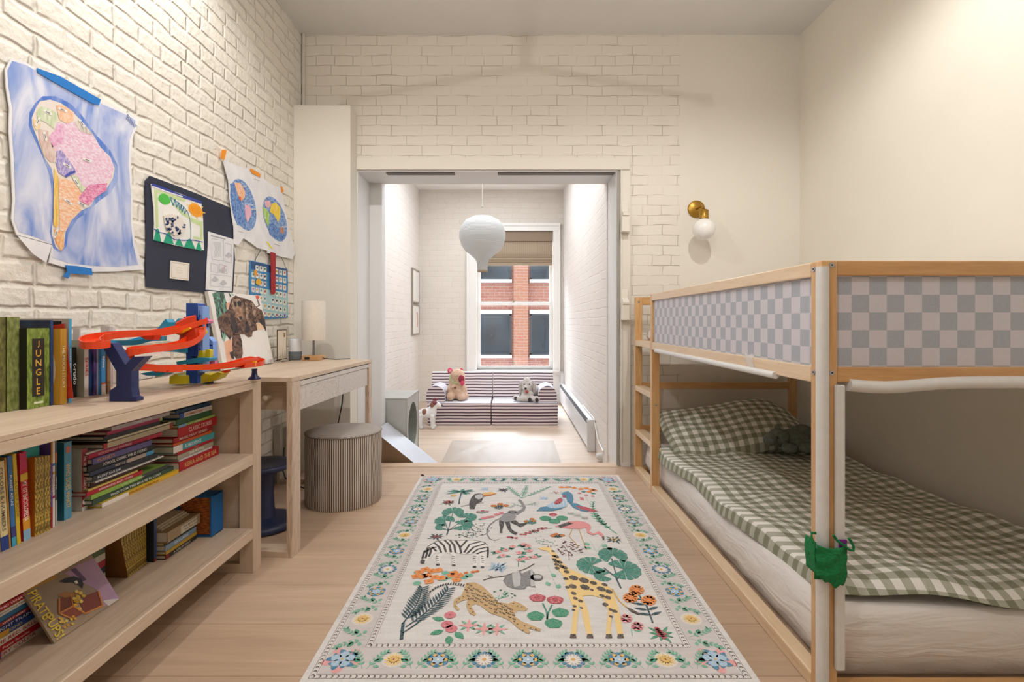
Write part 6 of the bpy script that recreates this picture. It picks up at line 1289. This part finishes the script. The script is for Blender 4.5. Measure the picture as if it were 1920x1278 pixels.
# the pirate picture book leaning back on the lower shelf
pb = thing('picture_book', 'glossy picture book with a treasure chest cover and golden title leaning on the lower shelf', 'book', (-1.14, 1.38, ZL))
A0 = Vector((-1.142, 1.283, ZL+.002)); A1 = Vector((-1.136, 1.487, ZL+.002)); A3 = Vector((-1.222, 1.283, .305)); e1 = (A1-A0); e2 = (A3-A0); nn = e1.cross(e2).normalized()
if nn.x < 0: nn = -nn
def pp(u, v, k=0): return A0+e1*u+e2*v+nn*(.0005*k)
CB = duo('8f7a64', 'a38c72', 5, (1, 1, 1), .3, .7, .3); m = MB(); m.prism([pp(0, 0), pp(1, 0), pp(1, 1), pp(0, 1)], -nn*.006, CB)
def cq(pts, c, k): m.poly([pp(*(((px-230)/1.0, py))) for px, py in pts], c, k)
def pz(x, y):
    # picture position -> cover uv
    px, py = x/5.808, 1040+y/5.808; d = Vector(((px-CX)/F, 1, -(py-CY)/F)); o = Vector((0, 0, H)); tt = (A0-o).dot(nn)/d.dot(nn); p = o+d*tt-A0
    a, b, c, dd = e1.dot(e1), e1.dot(e2), e2.dot(e2), 0; r1, r2 = p.dot(e1), p.dot(e2); D = a*c-b*b; return ((r1*c-r2*b)/D, (r2*a-r1*b)/D)
def cq(pts, c, k=1): m.poly([pp(*[min(max(w_, 0.0), 1.0) for w_ in pz(x, y)], k) for x, y in pts], mm(c))
cq([(700, 200), (830, 120), (1030, 30), (1325, 490), (1130, 560), (1050, 380)], duo('9a7aa0', 'c9a3b4', 3, (1, 1, 1), .3, .7, .35), 1)
cq([(250, 400), (500, 270), (620, 210), (600, 260), (430, 330), (300, 400)], 'b88a34', 1)
cq([(760, 160), (820, 140), (940, 270), (900, 290)], '5c4668', 2); cq([(1120, 500), (1230, 480), (1300, 490), (1180, 560)], 'c9c0b8', 2)
cq([(640, 480), (770, 430), (790, 560), (640, 640)], '7a3a26', 2); cq([(640, 640), (790, 560), (920, 630), (780, 700)], '8a3f2a', 3); cq([(920, 630), (1110, 560), (1070, 390), (940, 440), (860, 520)], '77301f', 2)
for a_, b_ in (((640, 640), (790, 560)), ((790, 560), (925, 640)), ((925, 640), (1115, 555)), ((1115, 555), (1065, 390)), ((640, 470), (640, 640)), ((640, 640), (790, 700)), ((770, 430), (790, 560))):
    dx, dy = b_[0]-a_[0], b_[1]-a_[1]; l = math.hypot(dx, dy); n_ = (-dy/l*9, dx/l*9); cq([(a_[0]+n_[0], a_[1]+n_[1]), (b_[0]+n_[0], b_[1]+n_[1]), (b_[0]-n_[0], b_[1]-n_[1]), (a_[0]-n_[0], a_[1]-n_[1])], 'c8803a', 4)
random.seed(4)
for i in range(26):
    x, y, r = (random.gauss(835, 42), random.gauss(490, 45), 24) if i < 13 else (random.gauss(710, 55), random.gauss(735, 45), 18)
    cq([(x+r*math.cos(a), y+r*.8*math.sin(a)) for a in [PI*j/4 for j in range(8)]], ['e2b83c', 'd9a02c', 'e8cc6a'][i % 3], 5+i % 2)
cq([(620, 440), (700, 400), (790, 410), (870, 380), (880, 430), (800, 450), (700, 470)], 'a8743e', 3)
cq([(640, 290), (700, 255), (800, 235), (880, 260), (905, 320), (890, 370), (860, 330), (780, 300), (700, 305)], '23232e', 3); cq([(800, 290), (830, 280), (850, 310), (820, 320)], 'e6e2da', 4)
# lettering down the left edge
tu = (pp(0, 0)-pp(0, 1)).normalized(); rt = (pp(1, 0)-pp(0, 0)).normalized()
m.text('PIRATE', pp(*pz(425, 545), 5), tu, rt, .024, mat('e4ca3c', .35), .078); m.text('PUPS!', pp(*pz(590, 785), 5), tu, rt, .024, mat('e4ca3c', .35), .062)
m.build('cover', parent=pb)

# ---------------------------------------------------------------- sunroom
def zstripe(name, c1, c2, per, duty, off=0.0, rough=.8, ax=2):
    q = NT(name); tc = q.n('ShaderNodeTexCoord'); sp = q.n('ShaderNodeSeparateXYZ'); q.l(tc.outputs['Object'], sp.inputs[0])
    nz = q.n('ShaderNodeTexNoise', i_Scale=3.0); q.l(tc.outputs['Object'], nz.inputs['Vector'])
    z = q.math('ADD', q.math('MULTIPLY_ADD', nz.outputs[0], .012, sp.outputs[ax]), off); fr = q.math('FRACT', q.math('DIVIDE', z, per))
    q.l(q.ramp(fr, [(0, c1), (duty-.03, c1), (duty+.03, c2), (.97, c2), (1.0, c1)]), q.b.inputs['Base Color']); q.b.inputs['Roughness'].default_value = rough
    q.bump(nz.outputs[0], .3, .02); return q.m
STR = zstripe('couch_stripe', '574250', 'e0d3d6', .0335, .42); STR_GLARE = mat('dddde4', .85); STRB = zstripe('couch_stripe_back', '574250', 'e2d8da', .0315, .38, .01)
co = thing('play_couch', 'striped foam play couch with two cushioned seats and round arms under the window', 'couch', (-.2, 5.7, ZS))
ST = .122
for x0, x1 in ((-.885, -.222), (-.214, .481)):
    MB().box(x0, x1, 5.385, 6.02, ZS, ZS+.106, STR).build('seat_base', parent=co, bevel=.012)
    MB().box(x0, x1, 5.38, 6.02, ZS+.110, ST-.001, STR).box(x0+.006, x1-.006, 5.39, 6.0, ST-.001, ST, STR_GLARE).build('seat_cushion', parent=co, bevel=.012)  # pale plain seat top: daylight glare over the stripes put into its colour
for x0, x1 in ((-.915, -.222), (-.214, .470)):
    MB().prism([(x0, 5.80, ST+.001), (x0, 5.90, .398), (x0, 5.985, .398), (x0, 6.01, ST+.001)], (x1-x0, 0, 0), STRB).build('backrest', parent=co, bevel=.014)
for xc in (-.808, .375):
    prof = [(-.098, ST+.001), (-.098, .20)]+[(-.098*math.cos(PI*i/12), .20+.098*math.sin(PI*i/12)) for i in range(1, 12)]+[(.098, .20), (.098, ST+.001)]
    m = MB().prism([(xc+a, 5.43, b) for a, b in prof], (0, .34, 0), STR, side=zstripe('arm_side_'+('a' if xc < 0 else 'b'), '6b6075', 'e6e4ea', .045, .35, 0, .85, 1))
    m.build('arm_bolster', parent=co)
# plush capybara
TANF = duo('c9a68c', 'd9bba4', 50, (1, 1, 1), .35, .65, .95, .6)
ca = thing('plush_capybara', 'tan plush animal with pink ears sitting on the left couch seat', 'plush toy', (-.60, 5.62, ST))
b = MB(); z0 = ST
X0, Y0 = -.60, 5.62
for c, r in (((0, 0, .105), (.112, .095, .105)), ((0, .0, .20), (.092, .085, .085)), ((.005, -.01, .265), (.083, .085, .075)), ((.05, -.05, .235), (.045, .05, .05)), ((-.065, -.075, .045), (.048, .055, .045)), ((.05, -.075, .045), (.048, .055, .045)), ((-.03, -.085, .15), (.025, .03, .022)), ((.065, -.075, .15), (.022, .03, .022)), ((.10, -.02, .04), (.03, .04, .038))):
    b.ell((X0+c[0], Y0+c[1], z0+c[2]), r, TANF, 18)
b.build('body', parent=ca, remesh=.01)
MAR = mat('96344c', .9); HP = mat('d8446a', .85)
MB().ell((X0+.055, Y0-.085, z0+.238), (.034, .022, .042), MAR).build('snout', parent=ca)
MB().ell((X0+.068, Y0-.110, z0+.195), (.020, .014, .028), HP).build('tongue', parent=ca)
for dx in (-.075,): MB().ell((X0+dx, Y0-.02, z0+.318), (.028, .018, .032), HP).ell((X0+dx+.004, Y0-.036, z0+.316), (.016, .006, .018), mat('ef9aa8', .9)).build('ear', parent=ca)
MB().ell((X0+.045, Y0+.01, z0+.33), (.018, .014, .014), HP).build('ear', parent=ca)
MB().tube([(X0-.075, Y0-.065, z0+.275), (X0-.065, Y0-.080, z0+.235), (X0-.03, Y0-.095, z0+.20), (X0+.02, Y0-.10, z0+.188)], .0045, mat('86c77a', .7)).build('lanyard', parent=ca)
MB().ell((X0-.01, Y0-.112, z0+.148), (.013, .008, .012), mat('6a4636', .9)).build('paw_pad', parent=ca)
MB().ell((X0+.01, Y0-.095, z0+.268), (.005, .004, .005), mat('151515', .2)).build('eye', parent=ca)
# plush grey dog
GRF = duo('b3aca8', 'cdc8c4', 50, (1, 1, 1), .35, .65, .95, .7)
gd = thing('plush_dog', 'light grey floppy plush dog lying against the right couch arm', 'plush toy', (.16, 5.56, ST)); X0, Y0 = .165, 5.56
b = MB()
for c, r in (((.03, .06, .10), (.105, .10, .09)), ((0, -.02, .165), (.068, .065, .075)), ((-.012, -.075, .135), (.042, .045, .038)), ((-.03, -.10, .035), (.095, .045, .033)), ((.085, -.12, .035), (.05, .045, .034)), ((-.115, -.02, .03), (.05, .035, .028)), ((.0, -.05, .07), (.07, .06, .06)), ((-.005, -.02, .225), (.04, .04, .03))):
    b.ell((X0+c[0], Y0+c[1], z0+c[2]), r, GRF, 18)
b.build('body', parent=gd, remesh=.01)
for dx, dy in ((-.072, -.02), (.074, -.03)): MB().ell((X0+dx, Y0+dy, z0+.135), (.024, .038, .078), duo('a59e9a', 'beb8b4', 50, (1, 1, 1), .35, .65, .95, .7)).build('ear', parent=gd)
MB().ell((X0-.022, Y0-.120, z0+.146), (.014, .010, .013), mat('1c1a1a', .3)).build('nose', parent=gd)
MB().ell((X0-.008, Y0-.112, z0+.112), (.016, .010, .018), mat('b2504a', .8)).build('tongue', parent=gd)
for dx in (-.035, .020): MB().ell((X0+dx, Y0-.080, z0+.185), (.006, .004, .006), mat('121212', .2)).build('eye', parent=gd)
for dx, dy in ((.095, -.165), (.022, -.145), (-.125, -.053)): MB().ell((X0+dx, Y0+dy, z0+.034), (.019, .006, .021), mat('3f3a3c', .9)).build('paw_pad', parent=gd)
# standing toy dog
WH = mat('e8e8ea', .5); BRN = mat('8a5d4a', .6); MRN = mat('74343c', .6)
td = thing('toy_dog', 'white toy dog with brown patches standing at the left end of the couch', 'toy', (-.84, 5.21, ZS)); X0, Y0 = -.84, 5.235
b = MB()
for c, r in (((-.03, .0, .155), (.085, .05, .055)), ((.02, 0, .165), (.055, .048, .065)), ((.045, 0, .215), (.032, .035, .05)), ((.062, 0, .245), (.045, .038, .034)), ((.098, 0, .232), (.030, .026, .022))):
    b.ell((X0+c[0], Y0+c[1], ZS+c[2]), r, WH, 16)
for dx, dy in ((.035, -.035), (.035, .04), (-.085, -.025), (-.085, .03)):
    b.cyl((X0+dx, Y0+dy, ZS+.14), (X0+dx, Y0+dy, ZS+.014), .024, WH, 14, .018); b.ell((X0+dx+.006, Y0+dy, ZS+.0145), (.026, .020, .014), WH, 14)
b.cyl((X0-.10, Y0, ZS+.17), (X0-.145, Y0, ZS+.21), .010, WH, 10, .006)
b.build('body', parent=td, remesh=.007)
MB().ell((X0-.045, Y0-.024, ZS+.168), (.030, .030, .036), BRN).build('brown_patch', parent=td)
MB().ell((X0+.050, Y0-.014, ZS+.258), (.036, .030, .028), MRN).build('head_patch', parent=td)
MB().ell((X0+.030, Y0-.038, ZS+.243), (.021, .012, .024), BRN).build('ear', parent=td)
MB().ell((X0+.055, Y0+.03, ZS+.29), (.030, .012, .014), MRN).build('ear', parent=td)
MB().ell((X0+.126, Y0-.004, ZS+.236), (.008, .010, .009), mat('1c2c4c', .3)).build('nose', parent=td)
# play blocks: cube with a round tunnel, wedge ramp, mat
GV = duo('a9aaa6', 'bcbcb8', 4, (1, 1, .3), .3, .7, .45, .35, 3, 'Object', 1.0)
cb = thing('play_cube', 'large grey vinyl foam play cube with a round tunnel hole beside the doorway', 'play block', (-1.03, 4.19, ZS))
cx0, cx1, cy0, cy1, cz0, cz1 = -1.262, -.81, 3.955, 4.44, ZS, .385
m = MB(); n = 32; yc, zc, rr = (cy0+cy1)/2, .135, .185
sq = []; ci = []
for i in range(n):
    a = 2*PI*i/n; c, s_ = math.cos(a), math.sin(a); k = max(abs(c)/((cy1-cy0)/2), abs(s_)/((cz1-cz0)/2)); sq.append((yc+c/k, (cz0+cz1)/2+s_/k)); ci.append((yc+rr*c, zc+rr*s_*1.0))
for x in (cx0, cx1):
    vs = [(x, a, b) for a, b in sq]+[(x, a, b) for a, b in ci]; m.add(vs, [(i, (i+1) % n, n+(i+1) % n, n+i) for i in range(n)], GV)
m.add([(cx0, a, b) for a, b in ci]+[(cx1, a, b) for a, b in ci], [(i, (i+1) % n, n+(i+1) % n, n+i) for i in range(n)], duo('8a908a', '9aa09a', 4), True)
for pts in ([(cx0, cy0, cz0), (cx1, cy0, cz0), (cx1, cy0, cz1), (cx0, cy0, cz1)], [(cx0, cy1, cz0), (cx1, cy1, cz0), (cx1, cy1, cz1), (cx0, cy1, cz1)], [(cx0, cy0, cz1), (cx1, cy0, cz1), (cx1, cy1, cz1), (cx0, cy1, cz1)], [(cx0, cy0, cz0), (cx1, cy0, cz0), (cx1, cy1, cz0), (cx0, cy1, cz0)]): m.poly(pts, GV)
m.build('block', parent=cb)
m = MB()
for p_, q2 in (((cx1, cy0, cz0), (cx1, cy0, cz1)), ((cx1, cy0, cz1), (cx1, cy1, cz1)), ((cx0, cy0, cz1), (cx1, cy0, cz1)), ((cx1, cy1, cz1), (cx1, cy1, cz0))): m.cyl(p_, q2, .005, mat('b4b4b0', .5), 8)
m.build('piping', parent=cb)
wr = thing('play_ramp', 'foam wedge ramp with pale top and brown side sloping down beside the play cube', 'play block', (-.9, 3.75, ZS))
PT = duo('b9bcc8', 'c9ccd4', 3, (1, 1, 1), .3, .7, .4, .3); BS = mat('7a6048', .6)
MB().prism([(-.955, 3.58, ZS), (-.56, 3.58, ZS+.001), (-.56, 3.58, ZS+.006), (-.955, 3.58, .212)], (0, .345, 0), BS, side=PT).build('wedge', parent=wr, bevel=.004)
q = NT('vinyl_mat'); nz = q.n('ShaderNodeTexNoise', i_Scale=2.2, i_Detail=2.0, i_Distortion=1.5); q.l(q.coords((1, .6, 1)), nz.inputs['Vector']); q.b.inputs['Base Color'].default_value = lin('a89787'); q.b.inputs['Roughness'].default_value = .5; q.bump(nz.outputs[0], .5, .03)
tag(MB().grid(lambda u, v: (-.535+.905*u, 3.60+1.01*v, ZS+.022+.0015*math.sin(9*u+5*v)*math.sin(6*v)), 40, 40, q.m).box(-.80+.265, .372, 3.6, 4.612, ZS, ZS+.02, q.m).build('play_mat', loc=(-.2, 4.1, ZS)), 'shiny greige vinyl play mat lying flat on the sunroom floor', 'play mat')
# baseboard heater
HW = mat('dcdcde', .35)
bh = thing('baseboard_heater', 'long white baseboard heater along the right sunroom wall', 'heater', (.66, 5.6, ZS))
prof = [(.632, ZS+.03), (.632, .11), (.652, .142), (.695, .15), (.695, ZS+.03)]
MB().prism([(x, 4.32, z) for x, z in prof], (0, 2.56, 0), HW).build('casing', parent=bh, bevel=.002)
MB().prism([(.6335, 4.34, .114), (.6505, 4.34, .1425), (.6500, 4.34, .1450), (.6325, 4.34, .1165)], (0, 2.50, 0), mat('3f4144', .5)).build('vent_slot', parent=bh)
MB().box(.628, .697, 4.30, 4.32, ZS+.0, .155, HW).build('end_cap', parent=bh, bevel=.002)
MB().box(.628, .697, 6.88, 6.90, ZS+.0, .155, HW).build('end_cap', parent=bh, bevel=.002)
tag(MB().tube([(.690, 5.0, .165), (.690, 4.7, .16), (.692, 4.35, .16), (.692, 4.25, .10), (.692, 4.15, .03), (.692, 4.05, .01), (.692, 3.90, -.005)], .006, mat('e4e2de', .4)).build('wall_cable', loc=(.69, 4.4, 0)), 'thin white cable running along the wall above the heater end', 'cable')
tag(MB().lathe([(.026, 0), (.026, .03), (.018, .045), (0, .048)], (.70, 4.0, -.07), mat('d8d8d6', .4), 20, Matrix.Rotation(-PI/2, 3, 'Y')).build('door_stop', loc=(.70, 4.0, -.07)), 'small white round bumper low on the sunroom wall', 'door stop')
tag(MB().box(.655, .699, 6.9, 6.95, .06, .28, mat('d8d6d4', .5)).build('pipe_cover', loc=(.68, 6.92, .06), bevel=.004), 'small white pipe cover at the far end of the heater', 'pipe cover')
# paper lantern
PL = NT('rice_paper'); PL.b.inputs['Base Color'].default_value = lin('d0d1d1'); PL.b.inputs['Roughness'].default_value = .8
wv = PL.n('ShaderNodeTexWave', i_Scale=22.0, bands_direction='Z'); PL.l(PL.coords(), wv.inputs[0]); PL.bump(wv.outputs[1], .5, .004)
tl = PL.n('ShaderNodeBsdfTranslucent'); tl.inputs[0].default_value = lin('d8d8d6'); ms = PL.n('ShaderNodeMixShader'); ms.inputs[0].default_value = .35
PL.l(PL.b.outputs[0], ms.inputs[1]); PL.l(tl.outputs[0], ms.inputs[2]); PL.l(ms.outputs[0], PL.t.nodes['Material Output'].inputs[0])
D_ = 5.0; lx = DP(904.5, 450, D_)[0]
def lz(py): return H-(py-CY)*D_/F
ln = thing('paper_lantern', 'large white paper lantern shaped like an upturned bulb hanging in the sunroom', 'pendant lamp', (lx, D_, lz(405)))
pr = [(9.5, 508), (10, 494), (13, 486), (22, 478), (32, 470), (39, 460), (43.5, 447), (43.5, 436), (39.5, 424), (31, 413), (18, 406.5), (8, 405)]
MB().lathe([(r*D_/F, lz(y)) for r, y in pr], (lx, D_, 0), PL.m, 48, cap=False).build('shade', parent=ln)
MB().lathe([(9.8*D_/F, lz(509.5)), (9.8*D_/F, lz(506.5))], (lx, D_, 0), mat('b0a088', .6), 32, cap=False).build('bottom_ring', parent=ln)
MB().lathe([(6*D_/F, lz(406)), (6*D_/F, lz(404.5)), (0, lz(404))], (lx, D_, 0), mat('8c8478', .6), 24).build('top_cap', parent=ln)
MB().cyl((lx, D_, lz(405)), (lx, D_, ZS2), .0035, mat('bdb5a8', .6), 8).ell((lx, D_, lz(388)), (.012, .006, .006), mat('a09888', .6), 8).build('cord', parent=ln)
# two framed prints on the left sunroom wall
for z0, z1, lab, wd in ((1.215, 1.655, 'upper of two thin framed prints on the left sunroom wall', 0), (.80, 1.20, 'lower of two thin framed prints on the left sunroom wall', 1)):
    t = thing('framed_print', lab, 'picture frame', (XSL, 6.7, z0)); y0, y1, x = 6.47, 6.93, XSL+.018; m = MB(); FRB = mat('95897a', .5)
    m.box(XSL, x+.006, y0, y1, z0, z0+.02, FRB).box(XSL, x+.006, y0, y1, z1-.02, z1, FRB).box(XSL, x+.006, y0, y0+.02, z0+.02, z1-.02, FRB).box(XSL, x+.006, y1-.02, y1, z0+.02, z1-.02, FRB).build('frame', parent=t)
    m = MB().box(XSL+.001, x, y0+.02, y1-.02, z0+.02, z1-.02, mat('e6e3de', .4))
    if wd: m.tube([(x+.002, 6.78, .90), (x+.002, 6.80, 1.0), (x+.002, 6.77, 1.10)], .008, mat('c79a84', .7), 6)
    m.build('print', parent=t)
